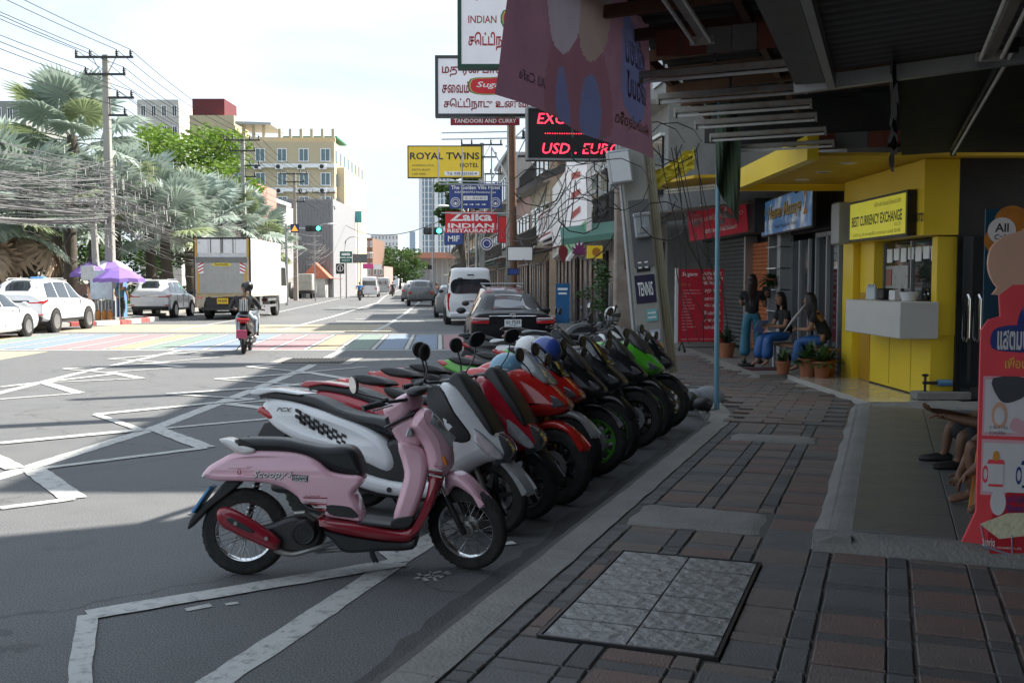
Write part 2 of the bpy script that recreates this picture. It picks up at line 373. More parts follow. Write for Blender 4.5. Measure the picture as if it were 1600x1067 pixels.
CU0, CU1 = (cov[0][0] + cov[1][0]) / 2, (cov[2][0] + cov[3][0]) / 2; CV0, CV1 = (cov[0][1] + cov[3][1]) / 2, (cov[1][1] + cov[2][1]) / 2
PLU, PLV = 2.78, 1.62                     # front and left edges of the tiled platform
holes = [(CU0, CU1, CV0, CV1), (2.95, 3.62, .28, 1.22), (6.85, 7.35, .4, 1.3)]
def blocked(u, v, du, dv):
    if v + dv / 2 > PLV - .06 and u + du / 2 > PLU - .1: return True
    return any(u + du / 2 > h[0] - .005 and u - du / 2 < h[1] + .005 and v + dv / 2 > h[2] - .005 and v - dv / 2 < h[3] + .005 for h in holes)
cells = []
r = random.Random(3); PER_U, PER_V = .416, .425
for j in range(9):
    for i in range(-3, 30):
        v0 = .27 + .115 + j * PER_V; u0 = i * PER_U + (j * .13) % PER_U
        cells.append((u0 + .145, v0 + .15, .286, .296, r.choice('rrbbg'))); cells.append((u0 + .145, v0 + .358, .286, .106, r.choice('gbd')))
        cells.append((u0 + .345, v0 + .15, .1, .296, r.choice('gbd'))); cells.append((u0 + .345, v0 + .358, .1, .106, r.choice('gd')))
for i in range(-12, 110): cells.append((i * .105 + .05, .325, .098, .1, r.choice('ggdd')))
def trim(c):
    u, v, du, dv, k = c
    for _ in range(2):
        for h in holes + [(PLU - .1, 99, PLV - .06, 99)]:
            a0, a1, b0, b1 = u - du / 2, u + du / 2, v - dv / 2, v + dv / 2
            if not (a1 > h[0] - .004 and a0 < h[1] + .004 and b1 > h[2] - .004 and b0 < h[3] + .004): continue
            opts = [(a0, min(a1, h[0] - .006), b0, b1), (max(a0, h[1] + .006), a1, b0, b1), (a0, a1, b0, min(b1, h[2] - .006)), (a0, a1, max(b0, h[3] + .006), b1)]
            o = max(opts, key=lambda q: max(0, q[1] - q[0]) * max(0, q[3] - q[2]))
            if o[1] - o[0] < .025 or o[3] - o[2] < .025: return None
            u, v, du, dv = (o[0] + o[1]) / 2, (o[2] + o[3]) / 2, o[1] - o[0], o[3] - o[2]
    return (u, v, du, dv, k)
cells = [c for c in map(trim, cells) if c and not blocked(*c[:4]) and c[1] < 3.3 and not (c[0] > 8.2 and c[1] < .45)]
# larger-first in view: nearest ones become objects, the rest one mesh
def vis(c):
    p = UV(c[0], c[1], PZ); a = p.x / max(p.y, .1) * 1600 + 800; yy = 440 + (CAM_H - PZ) / max(p.y, .1) * 1600
    return p.y > 3.4 and 560 < a < 1640 and yy < 1130
visc = sorted([c for c in cells if vis(c)], key=lambda c: -c[2] * c[3] / (UV(c[0], c[1]).y ** 3))
for c in visc[:300]:
    p = UV(c[0], c[1], PZ + r.uniform(-.004, .003))
    o = link('paver', paver_mesh(c[4], c[2], c[3], r.randint(0, 2)), walk, loc=p, rot=(r.uniform(-.008, .008), r.uniform(-.008, .008), UROT + r.uniform(-.012, .012)))
rest = {}
for c in visc[300:] + [c for c in cells if not vis(c) and UV(c[0], c[1]).y > 2]:
    me = paver_mesh(c[4], c[2], c[3], r.randint(0, 2)); b = rest.setdefault(c[4], MB())
    b.add([v.co for v in me.vertices], [tuple(q.vertices) for q in me.polygons], Matrix.Translation(UV(c[0], c[1], PZ + r.uniform(-.004, .003))) @ Matrix.Rotation(UROT + r.uniform(-.012, .012), 4, 'Z'))
for k, b in rest.items(): b.obj('small_pavers', pav[k], walk, 25, kind='stuff')
# brick pavement past the platform (receding, pieces run across): built as courses
b = {k: MB() for k in 'gbr'}
for i in range(60):
    for j in range(16):
        u = 8.3 + i * .21; v = -4.0 + j * .44 + (i % 2) * .2
        p = UV(u, v)
        if p.x < interp(KR, p.y) + .38 or p.y > 22 or p.x > (4.42 if p.y < 16.8 else 4.0) - .02 * (p.y - 13) or (v > PLV - .25 and u < 10.3): continue
        b[r.choice('gbbr')].box((0, 0, 0), (.43, .2, .03), M=Matrix.Translation((p.x, p.y, PZ + r.uniform(-.003, .004))) @ Matrix.Rotation(UROT + r.uniform(-.01, .01), 4, 'Z'))
for k, bb in b.items(): bb.obj('small_pavers', pav[k], walk, 25, kind='stuff')
# textured inspection cover: two by six tiles in a steel frame
tilem = mat('slate_tile', (.24, .245, .24), .38, var=.2, scale=5, bump=1.0, bscale=14, dirt=.4, dirtcol=(.1, .1, .095), spec=.6)
cf = thing('inspection_cover', 'grey slate-textured inspection cover set in the brick pavement', 'manhole cover', UV((CU0 + CU1) / 2, (CV0 + CV1) / 2, PZ), UROT)
W, Hh = CV1 - CV0, CU1 - CU0
frame = MB()
for q in (-1, 1):
    frame.box((q * (W / 2 - .008), 0, -.005), (.016, Hh, .03)).box((0, q * (Hh / 2 - .008), -.005), (W - .034, .016, .03))
frame.obj('frame', DARKM, cf)
for i in range(2):
    for j in range(6):
        tw, th = (W - .04) / 2 - .008, (Hh - .04) / 6 - .008
        n = 10; t = MB(); rings = []
        for a in range(n + 1):
            row = []
            for c in range(n * 2 + 1):
                x = -tw / 2 + tw * c / (2 * n); yq = -th / 2 + th * a / n
                e = 0 if a in (0, n) or c in (0, 2 * n) else .0045 * noise.noise((x * 26 + i * 7, yq * 26 + j * 5, 1)) + .003 * noise.noise((x * 60 + i, yq * 60 + j, 4))
                row.append((x, yq, .006 + e))
            rings.append(row)
        t.loft(rings, closed=False)
        t.box((0, 0, -.008), (tw, th, .02))
        t.obj('tile', tilem, cf, loc=((i - .5) * (tw + .008), (j - 2.5) * (th + .008), 0), rot=(r.uniform(-.006, .006), r.uniform(-.006, .006), 0))
for k, (h, lab) in enumerate(((holes[1], 'rough concrete drain cover in the middle of the pavement, nearest of its kind'), (holes[2], 'rough concrete drain cover far along the pavement near the tall blue pole'))):
    cs = MB(); n = 12; rings = []; du, dv = h[1] - h[0] - .03, h[3] - h[2] - .03
    for a in range(n + 1):
        row = []
        for c in range(n + 1):
            x, yq = -dv / 2 + dv * c / n, -du / 2 + du * a / n; edge = a in (0, n) or c in (0, n)
            row.append((x + .02 * noise.noise((yq * 5 + k, 0, 0)), yq + .02 * noise.noise((x * 4, 3, k)), -.02 if edge else .004 + .008 * noise.noise((x * 6, yq * 6, k))))
        rings.append(row)
    cs.loft(rings, closed=False).obj('drain_cover', kerbm, None, 60, loc=UV((h[0] + h[1]) / 2, (h[2] + h[3]) / 2, PZ + .002), rot=UROT, label=lab, cat='drain cover')
# tiled platform of the near shop
platm = mat('platform_tile', (.15, .156, .157), .42, var=.14, scale=4, bump=.12, bscale=50, dirt=.4, dirtcol=(.12, .12, .115), dscale=2)
PT = .205
plat = poly_slab('platform', [UV(PLU, PLV), UV(9.9, PLV - .03), Vector((6.6, 13.2, 0)), UV(8.4, 6), UV(PLU, 6)], -.04, PT - .02, kerbm, kind='structure')
for i in range(12):
    for j in range(5):
        u0 = PLU + .1 + i * .6; v0 = PLV + .13 + j * .6
        w = .594 
        if u0 > 9.4: continue
        MB().box((0, 0, 0), (w, w, .03), bev=.003).obj('tile', platm, plat, loc=UV(u0 + .3, v0 + .3, PT - .008), rot=UROT)
rim = MB(); n = 30; rings = []
for k in range(n + 1):
    u = PLU - .05 + (10.0 - PLU) * k / n; e = .03 * noise.noise((u * 1.7, 2, 0)); rings.append([tuple(UV(u, PLV - .12 + e, PZ - .03)), tuple(UV(u, PLV - .05 + e, PZ + .05)), tuple(UV(u, PLV + .05, PT - .004)), tuple(UV(u, PLV + .14, PT - .006)), tuple(UV(u, PLV + .14, PZ - .03))])
rim.loft(rings).obj('rim', kerbm, plat, 50)
rim = MB(); rings = []
for k in range(n + 1):
    v = PLV - .08 + 3.2 * k / n; e = .025 * noise.noise((v * 1.9, 7, 0)); rings.append([tuple(UV(PLU - .11 + e, v, PZ - .03)), tuple(UV(PLU - .04 + e, v, PZ + .05)), tuple(UV(PLU + .03, v, PT - .002)), tuple(UV(PLU + .1, v, PT - .005)), tuple(UV(PLU + .1, v, PZ - .03))])
rim.loft(rings).obj('rim', kerbm, plat, 50)
# ---- road markings, each stroke a worn painted strip
def paintmat(name, col, wear=.5):
    m = mat(name, col, .75, var=.1, scale=2, bump=.3, bscale=120); nt = m.node_tree; p = nt.nodes['Principled BSDF']; n = nt.nodes.new; l = nt.links.new
    src = p.inputs['Base Color'].links[0].from_socket; t = n('ShaderNodeTexCoord'); q = n('ShaderNodeTexNoise'); q.inputs['Scale'].default_value = 13; q.inputs['Detail'].default_value = 12; q.inputs['Roughness'].default_value = .75
    l(t.outputs['Object'], q.inputs['Vector']); cr = n('ShaderNodeValToRGB'); cr.color_ramp.elements[0].position = wear; cr.color_ramp.elements[1].position = wear + .16
    cr.color_ramp.elements[1].color = (.85, .85, .85, 1); l(q.outputs['Fac'], cr.inputs['Fac']); mm = n('ShaderNodeMix'); mm.data_type = 'RGBA'
    l(cr.outputs['Color'], mm.inputs['Factor']); l(src, mm.inputs['A']); mm.inputs['B'].default_value = (.12, .12, .12, 1); l(mm.outputs['Result'], p.inputs['Base Color']); return m
lineW = paintmat('road_paint_white', (.46, .46, .44), .5)
def strip(pts, w, m=lineW, z=.004, name='marking'):
    P = [Vector((p[0], p[1], 0)) for p in pts]; vs = []; fs = []; n = 0
    fine = []
    for i in range(len(P) - 1):
        k = max(1, int((P[i + 1] - P[i]).length / .12)) if P[i].y < 14 else max(1, int((P[i + 1] - P[i]).length / 1.5))
        fine += [P[i] + (P[i + 1] - P[i]) * (j / k) for j in range(k)]
    fine.append(P[-1])
    for i, p in enumerate(fine):
        d = (fine[min(i + 1, len(fine) - 1)] - fine[max(i - 1, 0)]).normalized(); nn = Vector((-d.y, d.x, 0))
        j1, j2 = (random.uniform(-.007, .007), random.uniform(-.007, .007)) if p.y < 14 else (0, 0)
        vs += [tuple(p + nn * (w / 2 + j1)) , tuple(p - nn * (w / 2 + j2))]
    for i in range(len(fine) - 1): fs.append((2 * i, 2 * i + 1, 2 * i + 3, 2 * i + 2))
    me = MB().add([(x, y_, z) for x, y_, _ in vs], fs)
    o = me.obj(name, m, road, sharp=0); return o
def gl(*pts): return [(G(*p).x, G(*p).y) for p in pts]
LA = [(-6.3, -2), (-5.1, 5), (-4.52, 8.95), (-4.2, 11.9), (-4.12, 16.2), (-4.1, 20.2), (-4.25, 25.6)]
strip(LA, .19)
LB = [(-2.65, 0), (-1.28, 4.3), (-.56, 6.7), (.35, 9.5), (.75, 12), (.7, 15), (.4, 19), (-.2, 22)]
strip(LB, .16)
LC = [(-9.2, 5), (-8.0, 12), (-7.9, 15.4), (-8.15, 19), (-8.3, 25.5)]
strip(LC, .17)
def zig(line, pts, w, z=.0085):
    for i in range(len(pts) - 1):
        strip([pts[i], pts[i + 1]], w if i % 2 == 0 else w * 1.7, z=z + .0004 * (i % 4))
z7 = lambda *q: [(q[i] * .5503, 480 + q[i + 1] * .5503) for i in range(0, len(q), 2)]
# zig-zag round the centre line, from the nearest stroke away
zig(LA, gl(*z7(0, 572, 210, 545, 97, 462, 585, 400, 445, 347, 900, 305, 645, 275, 1000, 248, 775, 225, 990, 205, 870, 185, 1040, 170)), .12)
zig(LA, gl(*z7(-240, 400, 45, 460, -80, 398, 0, 388, 400, 350, 272, 306, 720, 262, 475, 248, 850, 222, 612, 205, 880, 187, 703, 170, 800, 160)), .11, z=.011)
zig(LB, [tuple(G(118, 1120).xy), tuple(G(137, 962).xy), tuple(G(625, 880).xy), tuple(G(590, 850).xy)], .10)
zig(LC, gl(*z7(0, 262, 225, 245, 125, 215, 400, 203, 310, 185, 525, 170, 415, 160, 620, 143)), .11)
zig(LC, gl(*z7(-150, 230, 0, 228, 330, 190, 180, 176, 480, 158, 310, 148, 560, 128)), .1, z=.011)
gut = mat('gutter_grime', (.07, .07, .07), .9, var=.4, scale=5, bump=.6, bscale=60, dirt=.5, dirtcol=(.11, .105, .1))
rings = []
for k in range(90):
    u = -6 + k * .16; e = .1 * noise.noise((u * 1.3, 0, 3)) + .05 * noise.noise((u * 5, 1, 3)); rings.append([tuple(UV(u, -.22 + e, .0032)), tuple(UV(u, .0, .0032))])
MB().loft(rings, closed=False).obj('gutter', gut, road, 0)
# scrawls and spots of spilt paint near the scooter
for a, c, w in (((648, 905), (690, 893), .03), ((652, 896), (668, 908), .025), ((668, 903), (706, 896), .03), ((672, 893), (683, 908), .02), ((700, 893), (688, 903), .025), ((290, 953), (330, 946), .06), ((352, 945), (372, 942), .035)):
    strip([tuple(G(*a).xy), tuple(G(*c).xy)], w, z=.0045)
# rainbow crossing: near and far white lines with coloured bars between
A0, A1 = Vector((-16.4, 25.6)), Vector((.9, 25.7)); B0, B1 = Vector((-16.6, 33.4)), Vector((.2, 33.4))
strip([A0, A1], .22); strip([B0, B1], .22)
strip([(-16.6, 34.6), (.2, 34.6)], .14)
rain = [paintmat('crossing_red', (.38, .205, .21), .48), paintmat('crossing_orange', (.40, .31, .19), .46), paintmat('crossing_green', (.2, .27, .225), .46), paintmat('crossing_blue', (.19, .25, .34), .48)]
k = 0; x = -17.2
seq = [0, 0, 1, 2, 3, 3]
while x < .9:
    c = rain[seq[k % 6]]
    xa, xb = x, x + .66
    if xb < 1.0:
        sk = -1.25
        vs_ = [(xa, 26.0, .003), (xb, 26.0, .003), (xb + sk * .4, 33.1, .003), (xa + sk * .4, 33.1, .003)]
        MB().add(vs_, [(0, 1, 2, 3)]).obj('marking', c, road, sharp=0)
        if k % 1 == 0: strip([(xb + .09, 26.0), (xb + .09 + sk * .4, 33.1)], .1, z=.0035)
    x += .86; k += 1
# yellow-tinted patch, stop bars and lane lines up the street
tan = paintmat('crossing_tan', (.36, .31, .22), .48)
MB().add([(-16.4, 34.9, .003), (-3.9, 34.9, .003), (-5.0, 41, .003), (-15.6, 41, .003)], [(0, 1, 2, 3)]).obj('marking', tan, road, sharp=0)
MB().add([(-16.0, 21.6, .003), (-11.2, 21.6, .003), (-11.4, 25.2, .003), (-16.2, 25.2, .003)], [(0, 1, 2, 3)]).obj('marking', tan, road, sharp=0)
strip([(-4.75, 35.2), (-5.0, 41.7), (-5.9, 57.4), (-7.8, 86), (-10.7, 125), (-20, 230)], .18)
strip([(-8.2, 36), (-8.8, 50), (-11.0, 84), (-14.9, 120), (-25, 230)], .17)
strip([(-12.0, 36), (-12.5, 50), (-15.6, 84), (-19, 120)], .14)
for yy, xa, xb in ((44.3, -7.6, -2.7), (46.8, -7.2, -2.8), (53.5, -5.3, -3.6), (62, -9, -3.2), (67.5, -12, -4), (70.5, -12, -4), (79, -11, -5), (90, -14, -6)):
    strip([(xa, yy), (xb, yy)], .38)
# iron drain grates set in the road
grm = mat('cast_iron', (.05, .05, .05), .6, .6, dirt=.4, dirtcol=(.12, .1, .08))
for (cx, cy, w, h, lab) in ((-4.25, 22.1, 1.25, 1.5, 'iron drain grate in the grey road just before the rainbow crossing'), (-4.9, 34.75, 1.5, .5, 'narrow iron drain grate just beyond the rainbow crossing')):
    t = thing('drain_grate', lab, 'drain grate', (cx, cy, .006))
    b = MB()
    for i in range(17): b.box((-w / 2 + w * i / 16, 0, .008), (w / 32, h, .012))
    for q in (-1, 0, 1): b.box((0, q * h * .45, .006), (w, .05, .009))
    b.obj('grille', grm, t)
    b = MB()
    for q in (-1, 1): b.box((q * (w / 2 + .16), 0, .001), (.24, h + .4, .004)).box((0, q * (h / 2 + .12), .001), (w + .08, .16, .004))
    b.obj('apron', kerbm, t)
    MB().box((0, 0, -.002), (w, h, .002)).obj('pit', BLACK, t)
# ================================================================== MOTORBIKES
def steer_m(head, ang, rake=R(26)):
    ax = Vector((-math.sin(rake), 0, math.cos(rake)))
    return Matrix.Translation(head) @ Matrix.Rotation(ang, 4, ax) @ Matrix.Translation(-Vector(head))
RIMBLK = mat('alloy_black', (.025, .025, .027), .3, .6)
RIMSIL = mat('alloy_silver', (.5, .5, .51), .3, .85, dirt=.35, dirtcol=(.12, .11, .1))
HUBM = mat('hub_alloy', (.32, .31, .29), .45, .8, dirt=.5, dirtcol=(.1, .08, .06), dscale=18)
def wheel(th, x, r, tw, style='alloy', rimm=None, M=None, disc=True, stripe=None, n=36):
    B = (M or Matrix()) @ TM(x, 0, r) @ XR
    rimr = r - tw * .92
    prof = []
    for k in range(13):
        a = -math.pi * .5 + math.pi * k / 12
        prof.append((rimr + (r - rimr) * (math.cos(a) ** .55 if math.cos(a) > 1e-6 else 0), tw / 2 * math.sin(a) * (1.0 if abs(math.sin(a)) < .9 else .86)))
    t = MB().lathe(prof + [(rimr - .004, tw * .36), (rimr - .004, -tw * .36)], n, B, True)
    # tread grooves cut as thin dark raised sipes are skipped on small bikes; shoulder blocks give the broken outline
    for k in range(n):
        a = 2 * math.pi * (k + .5) / n
        for q in (-1, 1):
            t.box((r * .972, 0, 0), (.004, r * .06, tw * .3), M=B @ Matrix.Rotation(a, 4, 'Z') @ Matrix.Translation((0, 0, q * tw * .2)) @ Matrix.Rotation(q * .6, 4, 'X'))
    W = t.obj('wheel', RUBBER, th, 50)
    rimm = rimm or (CHROME if style == 'spoke' else RIMBLK)
    ri = MB()
    if style == 'spoke':
        ri.lathe([(rimr + .004, tw * .36), (rimr - .008, tw * .33), (rimr - .016, tw * .12), (rimr - .016, -tw * .12), (rimr - .008, -tw * .33), (rimr + .004, -tw * .36)], n, B, False if False else True)
        ri.obj('rim', rimm, W)
        sp = MB()
        for k in range(32):
            a = 2 * math.pi * k / 32; q = 1 if k % 2 else -1; da = (.5 if (k // 2) % 2 else -.5)
            sp.tube([(.045 * math.cos(a + da), .045 * math.sin(a + da), q * .028), ((rimr - .012) * math.cos(a), (rimr - .012) * math.sin(a), q * .004)], .0017, 4, M=B)
        sp.obj('spokes', CHROME, W)
        MB().lathe([(.0, .05), (.03, .05), (.034, .034), (.05, .03), (.05, .012), (.036, .006), (.036, -.02), (.06, -.03), (.06, -.045), (0, -.05)], 20, B).obj('hub', HUBM, W)
    else:
        ri.lathe([(rimr + .005, tw * .38), (rimr - .012, tw * .35), (rimr - .022, tw * .2), (rimr - .022, -tw * .2), (rimr - .012, -tw * .35), (rimr + .005, -tw * .38)], n, B, True)
        ns = 5 if style == 'alloy' else 10
        for k in range(ns):
            a = 2 * math.pi * k / ns
            ri.loft([[(.03, -.018, -.02), (.03, .018, -.02), (.03, .018, .02), (.03, -.018, .02)], [(rimr - .015, -.012 + .03, -.012), (rimr - .015, .012 + .03, -.012), (rimr - .015, .012 + .03, .012), (rimr - .015, -.012 + .03, .012)]], M=B @ Matrix.Rotation(a, 4, 'Z'))
        ri.lathe([(0, .04), (.04, .04), (.045, .03), (.045, -.03), (.04, -.04), (0, -.04)], 16, B)
        ri.obj('rim', rimm, W)
        if stripe: MB().torus(rimr + .003, .0045, n, 6, B @ Matrix.Translation((0, 0, tw * .395))).obj('rim_stripe', stripe, W); 
        if stripe: MB().torus(rimr + .003, .0045, n, 6, B @ Matrix.Translation((0, 0, -tw * .395))).obj('rim_stripe', stripe, W)
    if disc:
        for q in ((-1, 1) if style == 'sport' else (-1,)):
            d = MB().lathe([(.07, .002), (.125 * (r / .3), .002), (.125 * (r / .3), -.002), (.07, -.002)], 28, B @ Matrix.Translation((0, 0, q * (tw * .5 + .012))), True)
            for k in range(6): d.box((.05, 0, 0), (.06, .012, .004), M=B @ Matrix.Translation((0, 0, q * (tw * .5 + .012))) @ Matrix.Rotation(k * 1.047, 4, 'Z'))
            d.obj('brake_disc', STEEL, W)
    return W
def mirror(th, base, tip, M, shape='round', hm=None, face=R(0)):
    bp, tp = Vector(base), Vector(tip)
    mid = (bp + tp) / 2 + Vector((.02, (tp.y - bp.y) * .12, 0))
    st = MB().tube(cr_spline([tuple(bp), tuple(mid), tuple(tp)], 4, False), .0055, 6, M=M)
    s = st.obj('mirror_stalk', DARKM, th)
    h = MB(); C = M @ Matrix.Translation(tp) @ Matrix.Rotation(face, 4, 'Z')
    if shape == 'round':
        pr = [(0, .02), (.03, .018), (.05, .008), (.056, -.004), (.052, -.008), (0, -.008)]
        B = C @ Matrix.Translation((0, 0, .045)) @ Matrix.Rotation(R(90), 4, 'Y')
        h.lathe(pr, 20, B); h.obj('mirror_housing', hm or BLACK, s)
        MB().lathe([(0, -.0095), (.049, -.0095), (.049, -.008), (0, -.008)], 20, B).obj('mirror_glass', MIRROR, s)
    else:
        out = [(-.045, -.02), (.03, -.03), (.085, .0), (.1, .045), (.06, .075), (-.02, .07), (-.06, .03)]
        sgn = 1 if tp.y > 0 else -1
        poly = cr_spline([(a * sgn, b_) for a, b_ in out], 3)
        PM = C @ Matrix.Translation((0, 0, .02)) @ Matrix.Rotation(R(90), 4, 'Z')
        h.puff(poly, .012, .01, 3, M=PM); h.obj('mirror_housing', hm or BLACK, s)
        g = MB().puff([(a * .82, b_ * .82) for a, b_ in poly], .001, .0005, 1, M=PM @ Matrix.Translation((0, .013, 0))); g.obj('mirror_glass', MIRROR, s)
    return s
def handlebar(th, head, half, M, back=.12, rise=.03, mirrors='round', barm=None, gripr=.017, mh=.2, mout=.03, mfwd=.0, near=False):
    hx, hz = head
    path = lambda q: cr_spline([(hx, q * .03, hz), (hx + .01, q * half * .45, hz + rise), (hx - back * .5, q * half * .72, hz + rise), (hx - back, q * half, hz + rise - .01)], 4, False)
    for q in (-1, 1):
        p = path(q); hb = MB().tube(p, .011, 8, M=M).obj('handlebar', barm or BLACK, th)
        a, b_ = Vector(p[-5]), Vector(p[-1]); d = (b_ - a).normalized()
        g = MB().tube([tuple(a), tuple(a + d * .012), tuple(a + d * .02), tuple(b_ + d * .0), tuple(b_ + d * .012)], [gripr * 1.35, gripr * 1.35, gripr, gripr, gripr * 1.2], 10, M=M)
        for k in range(6):
            c = a + (b_ - a) * (.25 + .12 * k); g.tube([tuple(c), tuple(c + d * .004)], gripr * 1.12, 10, M=M)
        g.obj('grip', BLACK, hb)
        lv = a + Vector((.05, 0, 0)); MB().tube([tuple(a + Vector((.02, 0, .0))), tuple(lv + Vector((.02, q * .01, -.005))), tuple(b_ + Vector((.05, -q * .01, -.015))), tuple(b_ + Vector((.045, 0, -.015)))], [.007, .006, .005, .006], 6, M=M).obj('brake_lever', STEEL, hb)
        MB().box((a.x, a.y - q * .02, a.z + .005), (.05, .045, .045), M=M, bev=.01).obj('switch_box', BLACK, hb)
        if mirrors: mirror(th, (a.x + .02, a.y - q * .01, a.z + .015), (a.x + .03 + mfwd, a.y + q * mout, a.z + mh) if not (near and q < 0) else (a.x - .17, a.y - .02, a.z + .06), M, mirrors, face=q * R(-8) if not (near and q < 0) else R(55))
def fork(th, top, axle, half, M, legm, r=.018, lower=.024):
    for q in (-1, 1):
        a = Vector((top[0], q * half, top[1])); c = Vector((axle[0], q * half, axle[1])); m_ = a + (c - a) * .45
        f = MB().tube([tuple(a), tuple(m_)], r, 10, M=M).obj('fork', CHROME, th)
        MB().tube([tuple(m_ - (c - a) * .02), tuple(m_), tuple(c), tuple(c + (c - a).normalized() * .02)], [lower * .9, lower, lower * .92, lower * .7], 10, M=M).obj('fork_leg', legm, f)
def tapered(x0, x1, a, b): return lambda x, z: a + (b - a) * max(0, min(1, (x - x0) / (x1 - x0)))
# ------------------------------------------------------------------ the pink retro scooter, outlines measured off the photo
PINK = paint('pink_paint', (.8, .47, .55), rough=.22); CREAM = paint('cream_plastic', (.72, .69, .66))
MAROON = paint('maroon_paint', (.26, .012, .025), rough=.2); SEAT = mat('seat_vinyl', (.014, .014, .015), .42, bump=.15, bscale=200)
def Zp(*q): return [((.3656 * q[i] - 95) / 262, (375 - .3656 * q[i + 1]) / 262) for i in range(0, len(q), 2)]
def pink_scooter(loc, rz):
    th = thing('scooter', 'pink retro scooter with maroon lower body and black seat, nearest of the parked row', 'scooter', loc, rz, 'motorbikes parked in a row at the kerb')
    th.rotation_euler = (R(-5), 0, rz)
    SM = steer_m((1.08, 0, .8), R(-27))
    wheel(th, 0, .255, .085, 'spoke', disc=False); wheel(th, 1.30, .255, .08, 'spoke', M=SM, disc=False)
    wf = lambda x, z: (.62 + .38 * max(0, min(1, (x + .3) / .34))) * (1 - .22 * max(0, (z - .62) / .1))
    tail = MB().puff(cr_spline(Zp(92, 605, 120, 565, 165, 537, 215, 512, 300, 500, 400, 497, 500, 508, 570, 540, 625, 585, 690, 600, 752, 606, 757, 640, 722, 678, 738, 715, 757, 782, 748, 796, 690, 786, 612, 772, 600, 745, 560, 722, 512, 720, 490, 690, 430, 652, 350, 632, 250, 625, 150, 624), 3), .15, .03, 4, wf)
    tl = tail.obj('tail_panel', PINK, th, 60)
    bw = .153
    MB().puff(cr_spline(Zp(612, 722, 700, 728, 728, 745, 745, 778, 690, 775, 625, 762), 3), .151, .006, 2).obj('side_vent', BLACK, tl)
    for i in range(5):
        zz = 690 + i * 13
        st = MB().puff(Zp(512 + i * 14, zz, 618 - i * 1, zz + 2, 616, zz + 8, 520 + i * 14, zz + 6), .152, .003, 1); st.obj('stripe', MAROON if i % 2 == 0 else CREAM, tl)
    # lettering on the flank
    s1 = Zp(255, 583, 390, 598, 505, 612, 310, 560, 560, 690)
    y_ = -.1535
    text('ü', MAROON, tl, s1[0][0], s1[0][1], h=.034, y=y_, bold=.02)
    text('URBAN', MAROON, tl, s1[3][0] - .02, s1[3][1] - .005, h=.007, y=y_); text('CLUB', MAROON, tl, s1[0][0] + .0, s1[0][1] - .028, h=.006, y=y_)
    text('Scoopy i', INK, tl, s1[1][0] + .002, s1[1][1] - .002, w=.225, h=.05, y=y_ + .0004, shear=.3, bold=.045); text('Scoopy i', WHITEINK, tl, s1[1][0], s1[1][1], w=.225, h=.05, y=y_ - .0006, shear=.3, bold=.01)
    MB().puff(Zp(472, 598, 538, 602, 536, 628, 472, 622), .1535, .002, 1).obj('sticker', INK, tl)
    text('UNDEAD', WHITEINK, tl, s1[2][0], s1[2][1] + .008, w=.082, h=.014, y=-.1556, bold=.02); text('STONER', WHITEINK, tl, s1[2][0], s1[2][1] - .012, w=.078, h=.014, y=-.1556, bold=.02)
    text('PGM-FI', MAROON, tl, s1[4][0] - .008, s1[4][1] + .004, w=.09, h=.011, y=y_, shear=.3)
    MB().box((s1[0][0], y_, s1[0][1] + .018), (.13, .002, .0025)).obj('pinstripe', MAROON, tl); MB().box((s1[0][0] + .15, y_, s1[0][1] - .022), (.24, .002, .002)).obj('pinstripe', MAROON, tl)
    MB().puff(cr_spline(Zp(88, 612, 110, 572, 150, 545, 175, 548, 168, 590, 140, 612), 3), .105, .03, 3).obj('tail_light', CLEARLENS, th)
    MB().puff(cr_spline(Zp(118, 598, 135, 570, 155, 562, 150, 590), 3), .108, .02, 2).obj('tail_lens', REDLENS, th)
    MB().puff(cr_spline(Zp(225, 456, 300, 449, 430, 453, 520, 472, 600, 486, 690, 484, 735, 512, 762, 578, 758, 612, 700, 604, 640, 588, 600, 568, 540, 532, 450, 510, 330, 504, 250, 480), 3), .125, .04, 4, tapered(-.05, .5, .92, 1.05)).obj('seat', SEAT, th, 70)
    MB().puff(cr_spline(Zp(160, 457, 190, 451, 245, 470, 308, 490, 312, 508, 272, 517, 222, 500), 3), .125, .02, 3, tapered(-.13, .02, .75, 1)).obj('grab_rail', CREAM, th)
    # leg shield, head, apron
    MB().puff(cr_spline(Zp(905, 470, 995, 488, 1025, 540, 1022, 640, 985, 750, 950, 812, 885, 800, 920, 660, 932, 590), 3), .155, .035, 4, lambda x, z: .8 + .2 * math.sin(max(0, min(1, (z - .2) / .5)) * 3.14)).obj('leg_shield', PINK, th, 60)
    ap = MB().puff(cr_spline(Zp(955, 385, 985, 340, 1020, 326, 1050, 348, 1092, 402, 1126, 470, 1140, 535, 1132, 580, 1092, 625, 1050, 625, 1022, 580, 1010, 490, 962, 425), 3), .17, .10, 6, lambda x, z: 1 - .38 * max(0, (x - 1.0) / .25)).obj('front_apron', PINK, th, 70)
    MB().puff(cr_spline(Zp(942, 440, 955, 405, 968, 425, 962, 442), 3), .172, .004, 1).obj('indicator', CLEARLENS, ap)
    for i in range(4): MB().puff(Zp(1036, 574 + i * 12, 1092, 584 + i * 13, 1090, 590 + i * 13, 1036, 580 + i * 12), .156, .002, 1).obj('stripe', (CREAM, MAROON)[i % 2], ap)
    tx = Zp(1072, 568)[0]; text('PGM-FI', MAROON, ap, tx[0], tx[1], w=.05, h=.01, y=-.152, shear=.3)
    MB().puff(cr_spline(Zp(1052, 350, 1096, 400, 1128, 468, 1134, 500, 1085, 462, 1050, 440, 1020, 405, 1035, 372), 3), .15, .06, 5, lambda x, z: 1 - .55 * max(0, (x - 1.05) / .2)).obj('headlight', CLEARLENS, th)
